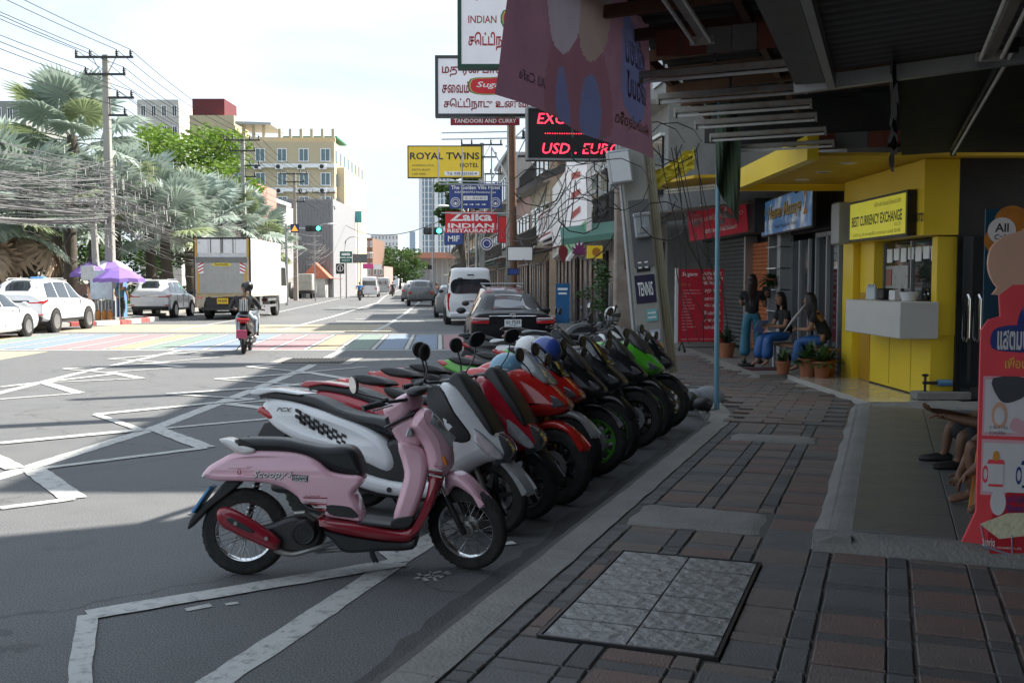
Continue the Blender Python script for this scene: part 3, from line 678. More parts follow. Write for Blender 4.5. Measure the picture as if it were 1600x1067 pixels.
    MB().puff(cr_spline(Zp(1088, 530, 1100, 528, 1112, 560, 1104, 563), 3), .13, .004, 1).obj('turn_signal', AMBER, th)
    MB().puff(cr_spline(Zp(848, 322, 900, 285, 940, 262, 972, 262, 985, 320, 952, 372, 905, 398, 878, 400), 3), .11, .045, 4, M=SM).obj('handle_cowl', PINK, th, 70)
    MB().puff(Zp(866, 362, 884, 350, 892, 380, 874, 390), .113, .003, 1, M=SM).obj('sticker', INK, th)
    MB().puff(cr_spline(Zp(880, 402, 990, 360, 1000, 480, 935, 500, 905, 470), 3), .09, .03, 3).obj('neck', PINK, th)
    MB().puff(Zp(845, 405, 975, 340, 980, 350, 850, 415), .105, .01, 2).obj('neck_seam', BLACK, th)
    handlebar(th, (Zp(960, 262)[0][0], Zp(960, 285)[0][1]), .33, SM, back=.13, rise=.02, mirrors='round', mh=.16, mout=.03, near=True)
    MB().ball((Zp(985, 262)[0][0], 0, Zp(985, 255)[0][1]), (.06, .08, .03), M=SM).obj('dashboard', BLACK, th)
    # lower body
    MB().puff(cr_spline(Zp(575, 778, 620, 782, 750, 800, 870, 826, 942, 826, 985, 785, 1025, 690, 1042, 605, 1096, 615, 1070, 700, 1015, 800, 980, 862, 940, 884, 820, 872, 700, 852, 600, 822), 3), .165, .045, 4).obj('lower_body', MAROON, th, 60)
    MB().puff(Zp(745, 790, 945, 815, 940, 832, 740, 806), .15, .01, 1).obj('footboard', BLACK, th)
    MB().puff(cr_spline(Zp(595, 826, 700, 852, 820, 872, 940, 880, 982, 862, 968, 912, 820, 918, 690, 922, 640, 878), 3), .15, .02, 2).obj('belly_pan', BLACK, th)
    MB().puff(cr_spline(Zp(885, 785, 955, 772, 975, 782, 950, 822, 885, 815), 3), .158, .01, 2).obj('shield_foot', BLACK, th)
    # front end
    MB().puff(cr_spline(Zp(1113, 690, 1112, 612, 1140, 594, 1190, 605, 1240, 645, 1278, 700, 1290, 735, 1250, 700, 1190, 662, 1150, 655, 1125, 690), 3), .06, .03, 4, M=SM).obj('front_fender', PINK, th, 70)
    fork(th, (1.12, .62), (1.30, .255), .062, SM, BLACK, .014, .02)
    MB().tube([(1.1, -.03, .6), (1.14, -.05, .5), (1.2, -.08, .42)], .006, 6, M=SM).obj('brake_hose', BLACK, th)
    # drive side
    MB().puff(cr_spline(Zp(165, 748, 188, 728, 232, 735, 330, 790, 412, 850, 428, 878, 405, 908, 335, 882, 230, 832, 175, 795), 3), .05, .045, 4, y0=-.20, y1=-.11).obj('muffler', MAROON, th, 60)
    hs = Zp(250, 790, 375, 852); 
    MB().puff(cr_spline(Zp(212, 772, 235, 768, 320, 818, 312, 830, 235, 795), 3), 0, .005, 1, y0=-.206, y1=-.19).obj('muffler_slot', BLACK, th)
    for q in hs: MB().lathe([(0, .01), (.011, .01), (.013, 0), (0, 0)], 12, TM(q[0], -.203, q[1]) @ XR).obj('bolt', HUBM, th)
    MB().tube(cr_spline([(*(Zp(400, 905)[0][:1]), -.15, Zp(400, 905)[0][1]), (Zp(470, 925)[0][0], -.15, Zp(470, 925)[0][1]), (Zp(560, 905)[0][0], -.14, Zp(560, 905)[0][1]), (Zp(640, 885)[0][0], -.1, Zp(640, 885)[0][1])], 5, False), .016, 8).obj('exhaust_pipe', HUBM, th)
    fc = Zp(520, 838)[0]
    MB().lathe([(0, .012), (.062, .012), (.07, .0), (.074, -.03), (.074, -.12), (0, -.12)], 28, TM(fc[0], -.15, fc[1]) @ XR).obj('fan_cover', BLACK, th)
    g = MB()
    for k in range(14): g.box((.036, 0, 0), (.045, .004, .004), M=TM(fc[0], -.164, fc[1]) @ XR @ Matrix.Rotation(k * .449, 4, 'Z'))
    g.torus(.058, .003, 24, 5, TM(fc[0], -.164, fc[1]) @ XR).torus(.036, .002, 24, 5, TM(fc[0], -.164, fc[1]) @ XR).obj('fan_grille', DARKM, th)
    MB().puff(cr_spline(Zp(300, 830, 380, 800, 470, 770, 560, 790, 600, 850, 560, 920, 440, 930, 330, 880), 3), .11, .03, 3).obj('engine', DARKM, th)
    eng = MB()
    eng.tube([(Zp(480, 760)[0][0], -.12, Zp(480, 760)[0][1]), (Zp(520, 755)[0][0], -.13, Zp(520, 755)[0][1]), (Zp(560, 790)[0][0], -.11, Zp(560, 790)[0][1])], .014, 8).obj('breather_hose', HUBM, th)
    MB().tube([(Zp(560, 920)[0][0], -.1, Zp(560, 920)[0][1]), (Zp(700, 915)[0][0], -.09, Zp(700, 915)[0][1])], .012, 8).obj('frame_tube', HUBM, th)
    MB().tube([(-.02, .13, .27), (.06, .13, .62)], .018, 8).obj('shock_absorber', DARKM, th)
    sp = MB()
    for k in range(9): sp.torus(.026, .004, 12, 5, TM(.0 + .0065 * k, .13, .35 + .026 * k))
    sp.obj('spring', CHROME, th)
    MB().puff(Zp(780, 912, 800, 912, 812, 970, 800, 980, 785, 950), .012, .004, 1, y0=-.05, y1=-.03).obj('centre_stand', BLACK, th)
    MB().tube([(Zp(760, 905)[0][0], .08, .2), (Zp(800, 975)[0][0], .2, .03)], .009, 6).obj('side_stand', BLACK, th)
    MB().puff(cr_spline(Zp(25, 830, 45, 770, 130, 690, 180, 632, 245, 632, 200, 680, 120, 740, 60, 800), 3), .075, .012, 2, lambda x, z: .75 + .3 * (z < .25)).obj('rear_mudguard', BLACK, th)
    MB().puff(Zp(45, 752, 118, 650, 126, 656, 55, 760), .085, .003, 1).obj('number_plate', mat('plate_blue', (.1, .3, .55), .4), th)
    return th
pink_scooter(G(384, 897).to_tuple(), math.atan2(.05, 1.3))
# ------------------------------------------------------------------ big-body scooter (white and red)
def big_scooter(loc, rz, label, bodym, accent, checker=False, screen=True, steer=-18, lean=-5):
    th = thing('scooter', label, 'scooter', loc, rz, 'motorbikes parked in a row at the kerb'); th.rotation_euler = (R(lean), 0, rz)
    SM = steer_m((1.1, 0, .8), R(steer)); cs = lambda p: cr_spline(p, 3)
    wheel(th, 0, .265, .1, 'alloy'); wheel(th, 1.305, .27, .095, 'alloy', M=SM)
    tl = MB().puff(cs([(-.44, .80), (-.40, .74), (-.3, .66), (-.1, .58), (.15, .53), (.4, .46), (.58, .40), (.64, .47), (.56, .62), (.36, .73), (.1, .81), (-.15, .87), (-.36, .89)]), .165, .06, 5, tapered(-.45, .1, .5, 1)).obj('tail_panel', bodym, th, 60)
    MB().puff(cs([(-.46, .90), (-.38, .93), (-.2, .925), (0, .90), (.18, .83), (.34, .79), (.52, .77), (.62, .73), (.64, .64), (.5, .68), (.3, .73), (.05, .80), (-.2, .86), (-.4, .88)]), .15, .045, 4, tapered(-.4, .2, .72, 1)).obj('seat', SEAT, th, 70)
    MB().puff(cs([(-.5, .91), (-.44, .95), (-.25, .945), (-.1, .925), (-.12, .91), (-.3, .925), (-.44, .90)]), .13, .012, 2).obj('grab_rail', bodym, th)
    MB().puff(cs([(-.47, .79), (-.42, .75), (-.28, .70), (-.2, .72), (-.3, .77), (-.42, .82)]), .1, .03, 3).obj('tail_light', REDLENS, th)
    if checker:
        ck = MB()
        for i in range(11):
            for j in range(4):
                if (i + j) % 2: continue
                x0 = -.12 + i * .036; z0 = .815 - i * .0155 - j * .021
                ck.puff([(x0, z0), (x0 + .036, z0 - .0155), (x0 + .036 + .004, z0 - .036), (x0 + .004, z0 - .021)], .1665, .002, 1)
        ck.obj('checker_decal', INK, tl)
        text('PCX', DARKM, tl, -.22, .805, w=.12, h=.03, y=-.135, shear=.4, bold=.02)
    MB().puff(cs([(.48, .55), (.62, .64), (.78, .60), (.92, .70), (1.0, .60), (1.0, .40), (.8, .32), (.5, .34), (.2, .44)]), .14, .04, 3).obj('centre_tunnel', BLACK, th)
    lo = MB().puff(cs([(.12, .37), (.35, .30), (.6, .25), (.92, .25), (1.05, .34), (1.06, .44), (.95, .37), (.7, .34), (.45, .38), (.25, .45)]), .185, .04, 4).obj('side_skirt', bodym, th, 60)
    MB().lathe([(0, .006), (.018, .006), (.018, -.01), (0, -.01)], 14, TM(.62, -.186, .29) @ XR).obj('reflector', BLACK, lo)
    MB().puff(cs([(.1, .36), (.5, .24), (.95, .22), (.95, .26), (.5, .28), (.2, .42)]), .15, .02, 2).obj('belly_pan', BLACK, th)
    # front cowl, headlights, screen
    fw = lambda x, z: 1 - .42 * max(0, (x - 1.05) / .4) - .2 * max(0, (z - .85) / .25)
    MB().puff(cs([(.90, .97), (.96, 1.03), (1.06, 1.0), (1.2, .86), (1.34, .70), (1.43, .60), (1.42, .52), (1.28, .50), (1.12, .40), (1.02, .33), (.97, .45), (.95, .65), (.9, .82)]), .225, .10, 6, fw).obj('front_cowl', bodym, th, 70)
    inn = MB().puff(cs([(.88, .95), (.93, 1.01), (1.0, .97), (1.1, .82), (1.2, .68), (1.14, .63), (1.0, .68), (.92, .80)]), .232, .012, 2, fw).obj('knee_panel', BLACK if checker else accent, th)
    if checker:
        MB().lathe([(0, .004), (.019, .004), (.019, 0), (0, 0)], 20, TM(.955, -.178, .985) @ XR).obj('roundel_rim', INK, inn)
        for k in range(4):
            MB().add([(0, 0, .0052)] + [(.013 * math.cos(k * 1.5708 + a * .314), .013 * math.sin(k * 1.5708 + a * .314), .0052) for a in range(6)], [(0, i, i + 1) for i in range(1, 6)], TM(.955, -.178, .985) @ XR).obj('roundel_quarter', WHITEINK if k % 2 else mat('roundel_blue', (.03, .16, .5), .4), inn)
    for q in (-1, 1):
        MB().puff(cs([(1.14, .78), (1.24, .72), (1.36, .62), (1.42, .55), (1.38, .53), (1.28, .58), (1.18, .68)]), 0, .012, 2, y0=q * .165 - .02, y1=q * .165 + .02, M=Matrix.Translation((0, 0, 0)) @ Matrix.Rotation(0, 4, 'Z'), wf=lambda x, z: 1).obj('headlight', CLEARLENS, th)
    MB().puff(cs([(1.30, .70), (1.40, .66), (1.45, .58), (1.43, .50), (1.33, .47), (1.30, .55)]), .125, .06, 4).obj('nose_lens', mat('smoked_lens', (.08, .08, .085), .1, coat=.8), th)
    if screen: MB().puff(cs([(1.0, 1.04), (1.03, 1.09), (1.07, 1.09), (1.16, .98), (1.28, .82), (1.34, .70), (1.29, .70), (1.16, .86), (1.05, .98)]), .15, .02, 3, lambda x, z: .65 + .35 * math.sin(max(0, min(1, (1.12 - z) / .42)) * 2.2)).obj('windscreen', BLACK, th, 60)
    MB().puff(cs([(1.08, .46), (1.16, .58), (1.3, .60), (1.44, .52), (1.55, .40), (1.6, .30), (1.52, .40), (1.38, .50), (1.24, .52), (1.14, .44)]), .065, .03, 3, M=SM).obj('front_fender', accent, th, 70)
    fork(th, (1.13, .66), (1.305, .27), .08, SM, HUBM, .015, .024)
    handlebar(th, (.98, 1.0), .35, SM, back=.13, rise=.05, mirrors='angular', mh=.2, mout=.07, mfwd=.03)
    MB().box((.97, 0, 1.03), (.1, .2, .05), M=SM, bev=.02).obj('dashboard', BLACK, th)
    MB().puff(cs([(-.28, .27), (-.22, .36), (.05, .36), (.3, .32), (.34, .27), (.1, .24), (-.22, .22)]), 0, .035, 3, y0=-.21, y1=-.12).obj('muffler', BLACK, th)
    MB().puff(cs([(-.05, .3), (.2, .42), (.5, .45), (.5, .24), (.1, .2)]), .1, .03, 3).obj('engine', DARKM, th)
    MB().puff(cs([(-.5, .44), (-.42, .70), (-.2, .68), (-.3, .56)]), .06, .012, 2).obj('rear_mudguard', BLACK, th)
    MB().tube([(.5, .1, .25), (.58, .26, .02)], .01, 6).obj('side_stand', BLACK, th)
    return th
def put(px, py, rz, fx=1.3):              # place by the foot of the front wheel, returns rear axle position
    p = G(px, py); return (p.x - fx * math.cos(rz), p.y - fx * math.sin(rz), 0)
RED = paint('red_paint', (.42, .012, .03), rough=.18); REDB = paint('bright_red_paint', (.52, .015, .012), rough=.2)
GREENP = paint('lime_green_paint', (.08, .42, .02), rough=.2); BLACKP = paint('black_paint', (.012, .012, .014), rough=.3, coat=.3); GREYP = paint('grey_paint', (.35, .36, .36))
BLUEP = paint('blue_paint', (.03, .08, .35), rough=.2)
big_scooter(put(768, 836, R(-16)), R(-16), 'white maxi scooter with black checker decal, second in the parked row', WHITE, GREYP, True)
big_scooter(put(818, 812, R(-19)), R(-19), 'dark red maxi scooter with tall black screen, third in the parked row', RED, BLACKP)
# ------------------------------------------------------------------ sports and naked bikes
def sport_bike(loc, rz, label, bodym, trim, stripe=None, rimm=None, fend=None, naked=False, steer=-10, lean=-7, mirrors='angular', screenm=None, tailm=None, gold=False):
    th = thing('motorbike', label, 'motorbike', loc, rz, 'motorbikes parked in a row at the kerb'); th.rotation_euler = (R(lean), 0, rz)
    SM = steer_m((1.05, 0, .9), R(steer)); cs = lambda p: cr_spline(p, 3)
    wheel(th, 0, .31, .14, 'sport', rimm, stripe=stripe); wheel(th, 1.38, .30, .11, 'sport', rimm, M=SM, stripe=stripe)
    MB().puff(cs([(-.52, .90), (-.5, .84), (-.3, .76), (0, .70), (.25, .64), (.36, .70), (.2, .78), (-.1, .86), (-.35, .92)]), .12, .035, 4, tapered(-.55, .2, .35, 1)).obj('tail_panel', tailm or bodym, th, 60)
    MB().puff(cs([(-.42, .93), (-.3, .95), (-.12, .92), (-.06, .87), (-.3, .87)]), .11, .025, 3).obj('pillion_seat', SEAT, th)
    MB().puff(cs([(-.08, .86), (.1, .82), (.32, .79), (.5, .82), (.45, .72), (.2, .72), (-.05, .78)]), .13, .03, 3).obj('seat', SEAT, th)
    MB().puff(cs([(-.57, .895), (-.52, .91), (-.42, .88), (-.5, .85)]), .055, .015, 2).obj('tail_light', REDLENS, th)
    tk = MB().puff(cs([(.42, .80), (.5, .95), (.65, 1.03), (.82, 1.03), (.95, .96), (1.0, .86), (.85, .78), (.6, .74)]), .165, .08, 5, tapered(.42, .75, .6, 1)).obj('fuel_tank', bodym, th, 70)
    if naked:
        MB().puff(cs([(.7, .82), (.95, .86), (1.12, .80), (1.2, .66), (1.05, .52), (.88, .5), (.8, .66)]), .2, .04, 4, lambda x, z: .85).obj('radiator_shroud', trim, th)
        MB().puff(cs([(1.12, .98), (1.2, 1.02), (1.3, .94), (1.33, .80), (1.26, .72), (1.14, .76), (1.1, .88)]), .13, .06, 4, M=SM).obj('headlight_cowl', bodym, th, 70)
        MB().puff(cs([(1.24, .94), (1.31, .90), (1.34, .80), (1.28, .75)]), .1, .04, 3, M=SM).obj('headlight', CLEARLENS, th)
    else:
        fw = lambda x, z: 1 - .5 * max(0, (x - 1.0) / .5)
        MB().puff(cs([(.98, 1.04), (1.1, 1.04), (1.26, .97), (1.42, .84), (1.48, .76), (1.40, .70), (1.28, .68), (1.12, .66), (1.02, .74), (.94, .9)]), .23, .09, 5, fw).obj('nose_fairing', bodym, th, 70)
        MB().puff(cs([(.98, .9), (1.15, .76), (1.12, .62), (1.02, .5), (.98, .38), (.8, .26), (.5, .24), (.42, .32), (.6, .42), (.72, .56), (.84, .74)]), .215, .05, 4).obj('side_fairing', trim, th, 70)
        MB().puff(cs([(.9, .8), (1.05, .76), (1.02, .66), (.86, .62), (.82, .7)]), .218, .004, 1).obj('fairing_vent', BLACK, th)
        for q in (-1, 1): MB().puff(cs([(1.24, .84), (1.36, .84), (1.46, .77), (1.36, .745), (1.26, .76)]), 0, .01, 2, y0=q * .115 - .03, y1=q * .115 + .03).obj('headlight', mat('smoked_lens', (.08, .08, .085), .1, coat=.8), th)
        MB().puff(cs([(1.02, 1.18), (1.06, 1.2), (1.2, 1.08), (1.32, .95), (1.28, .93), (1.12, 1.02)]), .15, .03, 3, lambda x, z: .7 + .3 * (z < 1.08)).obj('windscreen', screenm or GLASS, th, 60)
    MB().puff(cs([(1.1, .50), (1.2, .62), (1.38, .655), (1.52, .60), (1.61, .50), (1.645, .43), (1.57, .51), (1.46, .58), (1.3, .58), (1.18, .48)]), .06, .03, 3, M=SM).obj('front_fender', fend or trim, th, 70)
    fork(th, (1.07, 1.0), (1.38, .30), .09, SM, mat('gold_anodised', (.55, .36, .08), .3, .9) if gold else DARKM, .021, .026)
    handlebar(th, (1.0, 1.0), .34, SM, back=.12, rise=.01 if not naked else .06, mirrors=mirrors if naked else None)
    if not naked:
        for q in (-1, 1): mirror(th, (1.2, q * .15, .98), (1.16, q * .33, 1.09), Matrix(), 'angular')
    en = MB().puff(cs([(.4, .3), (.35, .6), (.7, .72), (.98, .62), (1.0, .36), (.8, .2), (.5, .2)]), .14, .03, 3)
    for k in range(7): en.box((.75 + .02 * k, 0, .5 + .012 * k), (.006, .34, .13))
    en.obj('engine', DARKM, th)
    MB().tube([(-.02, -.08, .31), (.35, -.08, .42)], .03, 8).obj('swingarm', DARKM, th); MB().tube([(-.02, .08, .31), (.35, .08, .42)], .03, 8).obj('swingarm', DARKM, th)
    MB().tube(cr_spline([(1.0, -.1, .34), (.8, -.14, .2), (.4, -.16, .22), (.1, -.18, .34), (-.28, -.19, .46)], 4, False), [.02] * 8 + [.03] * 3 + [.05] * 6, 10).obj('exhaust', HUBM, th)
    MB().puff(cs([(-.62, .56), (-.56, .82), (-.3, .78), (-.42, .7)]), .06, .012, 2).obj('rear_mudguard', BLACK, th)
    extras(th, SM, trim if naked else bodym)
    MB().tube([(.5, .12, .3), (.55, .3, .02)], .011, 6).obj('side_stand', BLACK, th)
    return th
def extras(th, SM, m):
    for q, k in ((-1, 0), (1, 1)):
        MB().tube(cr_spline([(1.0, q * .16, 1.0), (1.1, q * .1, .92), (1.12, q * .12, .7), (1.3, q * .11, .42)], 4, False), .006, 5, M=SM).obj('brake_hose', BLACK, th)
        MB().box((1.28, q * .085, .4), (.05, .04, .1), M=SM, bev=.012).obj('brake_caliper', HUBM, th)
        MB().tube([(.3, q * .1, .42), (.3, q * .27, .42)], .014, 8).obj('foot_peg', STEEL, th)
        MB().tube([(-.42, q * .06, .78), (-.45, q * .16, .76)], [.01, .028], 8).obj('turn_signal', AMBER, th)
        MB().puff([(.86, .60), (1.1, .72), (1.1, .735), (.9, .64)], 0, .001, 1, y0=min(q * .219, q * .2195), y1=max(q * .219, q * .2195)).obj('decal', WHITEINK if m is not GREENP else INK, th)
    MB().puff([(-.66, .58), (-.57, .78), (-.575, .785), (-.665, .585)], .1, .002, 1).obj('number_plate', WHITE, th)
    MB().tube(cr_spline([(.95, -.1, 1.02), (1.05, -.05, 1.08), (1.08, .03, 1.0), (1.0, .08, .9)], 4, False), .006, 5, M=SM).obj('cable', BLACK, th)
sp = sport_bike
SCREEN = mat('tinted_screen', (.06, .06, .065), .06, coat=.5)
sp(put(868, 788, R(-20), 1.38), R(-20), 'bright red motorbike with gold fork and red fender, fourth in the parked row', REDB, BLACKP, None, None, REDB, False, gold=True, steer=-14, screenm=mat('clear_screen', (.3, .32, .33), .08, coat=.6))
sp(put(888, 762, R(-22), 1.38), R(-22), 'red faired motorbike with pale grey front fender and red rim stripe', REDB, BLACKP, REDLENS, None, GREYP, False, steer=-12)
sp(put(925, 744, R(-19), 1.38), R(-19), 'black sports motorbike with lime green wheels, blue helmet on its mirror', BLACKP, BLACKP, GREENP, GREENP, BLACKP, False, screenm=BLACK, lean=-9, steer=4)
sp(put(958, 722, R(-26), 1.38), R(-26), 'black and green sports motorbike with green rim stripes and a green tail', BLACKP, BLACKP, GREENP, None, BLACKP, False, tailm=GREENP, lean=-5, steer=-20)
sp(put(990, 700, R(-21), 1.38), R(-21), 'black sports motorbike with a smoked screen between two green-trimmed ones', BLACKP, BLACKP, None, None, BLACKP, False, screenm=BLACK, lean=-9, steer=-3)
sp(put(1018, 684, R(-27), 1.38), R(-27), 'lime green sports motorbike near the leaning concrete pole', GREENP, BLACKP, GREENP, None, BLACKP, False, screenm=BLACK, lean=-6, steer=-22)
sp(put(1036, 670, R(-22), 1.38), R(-22), 'black sports motorbike with a gold front rim beside the leaning pole', BLACKP, BLACKP, None, mat('gold_rim', (.4, .28, .12), .35, .8), BLACKP, False, lean=-9, steer=2)
# a second rank between the row and the black saloon
for k, (x_, y_, a, kind, lab) in enumerate(((1.5, 13.6, -8, 's', 'white scooter with a shopping bag, behind the sports bikes near the pole'), (1.7, 14.4, -5, 'w', 'white and blue scooter nearest the upright stained pole'), (1.0, 15.2, -5, 'b', 'black scooter with round mirrors behind the row, beside the black saloon'), (1.95, 16.2, 0, 'w2', 'pale scooter under the grey helmet near the poles'), (1.75, 16.9, 5, 'sp', 'black motorbike with a red tail light just behind the saloon bumper'), (1.6, 17.4, 5, 'k', 'black scooter with an open seat box beside the saloon'))):
    loc = (x_ - 1.3, y_, 0)
    if kind == 'sp': sp(loc, R(a), lab, BLACKP, BLACKP, None, None, BLACKP, False, tailm=BLACKP)
    else: big_scooter(loc, R(a), lab, {'s': WHITE, 'w': WHITE, 'b': BLACKP, 'w2': GREYP, 'k': BLACKP}[kind], {'w': BLUEP}.get(kind, BLACKP), screen=kind in 'sk', steer=random.uniform(-25, 10))
# ================================================================== RIGHT SIDE: awning, near shop, corner shops
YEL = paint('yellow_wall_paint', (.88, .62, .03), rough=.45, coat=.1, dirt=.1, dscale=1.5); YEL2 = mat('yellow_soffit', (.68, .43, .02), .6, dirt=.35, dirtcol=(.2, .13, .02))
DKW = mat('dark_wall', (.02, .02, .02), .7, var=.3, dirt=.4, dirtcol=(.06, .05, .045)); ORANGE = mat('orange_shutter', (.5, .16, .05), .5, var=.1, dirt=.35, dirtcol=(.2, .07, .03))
RUST = mat('rusty_steel', (.16, .085, .05), .8, .3, var=.4, scale=9, dirt=.5, dirtcol=(.07, .04, .025)); ZINC = mat('zinc_sheet', (.17, .17, .165), .55, .5, var=.2, scale=3, dirt=.5, dirtcol=(.12, .1, .08), dscale=1.5)
REDZ = mat('red_roof_sheet', (.2, .055, .03), .7, var=.3, dirt=.4)
TUBEW = mat('lamp_tube_white', (.75, .75, .72), .3); LAMPB = mat('lamp_batten', (.36, .35, .32), .5, dirt=.6, dirtcol=(.24, .13, .05), dscale=7)
CLOTH = mat('black_tarpaulin', (.016, .016, .017), .75, bump=.3, bscale=15, dirt=.3)
GREYW = mat('grey_metal_cladding', (.38, .39, .4), .5, .2, dirt=.2); WOOD = mat('weathered_wood', (.2, .11, .06), .75, var=.3, scale=3)
CLEAR = mat('shop_glass', (.02, .025, .028), .03, var=.02, spec=1.0)
TILEW = mat('white_floor_tile', (.55, .53, .48), .15, dirt=.2, coat=.3)
# ---- near shop building (its mass shades the pavement), front wall behind the platform
nb = thing('shop_building', 'tall dark shop building behind the tiled platform, its awning overhead', 'building', UV(-3, 3.9), UROT)
def L_uv(u, v): return (v - 3.9, u + 3)      # local (x,y) of the building empty
b = MB()
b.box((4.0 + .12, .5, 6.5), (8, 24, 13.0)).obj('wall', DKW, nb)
dr = MB().box((0.02, 12.0, 1.35), (.06, 1.6, 2.3)).obj('glass_door', CLEAR, nb)
MB().tube([(-.06, 11.75, 1.0), (-.09, 11.75, 1.05), (-.09, 11.75, 1.6), (-.06, 11.75, 1.65)], .014, 8).obj('door_handle', CHROME, dr)
MB().tube([(-.06, 11.5, 1.0), (-.09, 11.5, 1.05), (-.09, 11.5, 1.6), (-.06, 11.5, 1.65)], .014, 8).obj('door_handle', CHROME, dr)
for i in range(5):
    MB().box((.03, -9 + i * 4.2, 5.2), (.1, 1.6, 1.4)).obj('window', GLASS, nb); MB().box((.03, -9 + i * 4.2, 9.0), (.1, 1.6, 1.4)).obj('window', GLASS, nb)
# ---- awning of the near shop: corrugated sheet on steel
def corrugated(b, P, nu, amp, wl_n, thick=.004):
    """P(s,t) -> point, corrugation along s"""
    rings = []
    for j in range(2):
        rings.append([])
    N = wl_n * 6
    for t in (0, 1):
        for k in range(N + 1):
            p = P(k / N, t); rings[t].append((p.x, p.y, p.z + amp * (1 if (k // 3) % 2 else -1) * (1 if k % 3 else .6)))
    return b.loft(rings, closed=False)
aw = thing('awning', 'grey corrugated metal awning overhead at the top right', 'awning', (0, 0, 0))
def awp(u, v): return UV(u, v, 3.16 + .075 * (v - 1.45))
edge = toUV((2.14, 7.13, 0)); AU, AV = edge
for i in range(3):
    vv0, vv1 = AV + i * 1.25, AV + (i + 1) * 1.25 - .02
    corrugated(MB(), lambda s, t: awp(AU - 6 + 6 * s, vv0 + (vv1 - vv0) * t), 0, .012, 40).obj('roof_sheet', ZINC, aw, 0)
def beam(b, a, c, w, h):
    a, c = Vector(a), Vector(c); d = (c - a); L_ = d.length; d.normalize(); s_ = d.cross(Vector((0, 0, 1))).normalized(); up = s_.cross(d)
    rings = [[tuple(p + s_ * (i * w / 2) + up * (j * h / 2)) for i, j in ((-1, -1), (1, -1), (1, 1), (-1, 1))] for p in (a, c)]
    return b.loft(rings)
beam(MB(), awp(AU - 6, AV - .09) - Vector((0, 0, .04)), awp(AU + .02, AV - .09) - Vector((0, 0, .04)), .2, .06).obj('edge_beam', ZINC, aw, 20)
beam(MB(), awp(AU - 6, AV + .06) - Vector((0, 0, .1)), awp(AU - .05, AV + .06) - Vector((0, 0, .1)), .05, .09).obj('purlin', STEEL, aw, 20)
beam(MB(), awp(AU + .06, AV - .2) - Vector((0, 0, .07)), awp(AU + .06, AV + 3.9) - Vector((0, 0, .07)), .07, .1).obj('front_beam', STEEL, aw, 20)
for k in range(2): beam(MB(), awp(AU - 5, AV + 1.3 + k * 1.25) - Vector((0, 0, .06)), awp(AU - .05, AV + 1.3 + k * 1.25) - Vector((0, 0, .06)), .05, .06).obj('purlin', STEEL, aw, 20)
# ---- farther roof over the pavement: dark sheets, rafters, lamps
aw2 = thing('awning', 'dark patched tin roof over the pavement with many lamp tubes below', 'awning', (0, 0, 0))
Z2 = 3.62
corr = {}
for i in range(5):
    v0, v1 = -.28 + i * .9, .68 + i * .9
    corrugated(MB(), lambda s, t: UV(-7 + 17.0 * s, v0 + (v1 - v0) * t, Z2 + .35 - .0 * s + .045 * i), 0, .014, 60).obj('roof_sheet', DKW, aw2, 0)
for i in range(14):                                   # hanging fringe of short sheets, red and grey by turns, across the far end
    for (uu, v0_, zz, ht) in ((4.6, .15 + i * .2, 3.72, .2), (9.8, .9 + i * .19, 3.56, .2)):
        if uu < 5 and i > 9: continue
        corrugated(MB(), lambda s, t: UV(uu + .01 * i % .03, v0_ + .19 * s, zz - ht * t) , 0, .0, 3).obj('hanging_sheet', REDZ if (i // 2) % 2 == 0 else ZINC, aw2, 0)
for k in range(8):
    u = 2.4 + k * .8; beam(MB(), UV(u, -.3, Z2 + .12), UV(u, 3.8, Z2 + .3), .06, .09).obj('rafter', RUST, aw2, 20)
for k in range(4): beam(MB(), UV(-6, -.25 + k * 1.1, Z2 + .2), UV(9.6, -.25 + k * 1.1, Z2 + .2), .06, .1).obj('purlin', RUST, aw2, 20)
MB().puff([(-.35, Z2 - .1), (1.2, 3.38), (4.6, 3.38), (4.6, Z2 + .65), (-.35, Z2 + .4)], .02, .005, 1, M=Matrix.Translation(UV(9.9, 0)) @ Matrix.Rotation(UROT, 4, 'Z')).obj('gable_board', DKW, aw2)
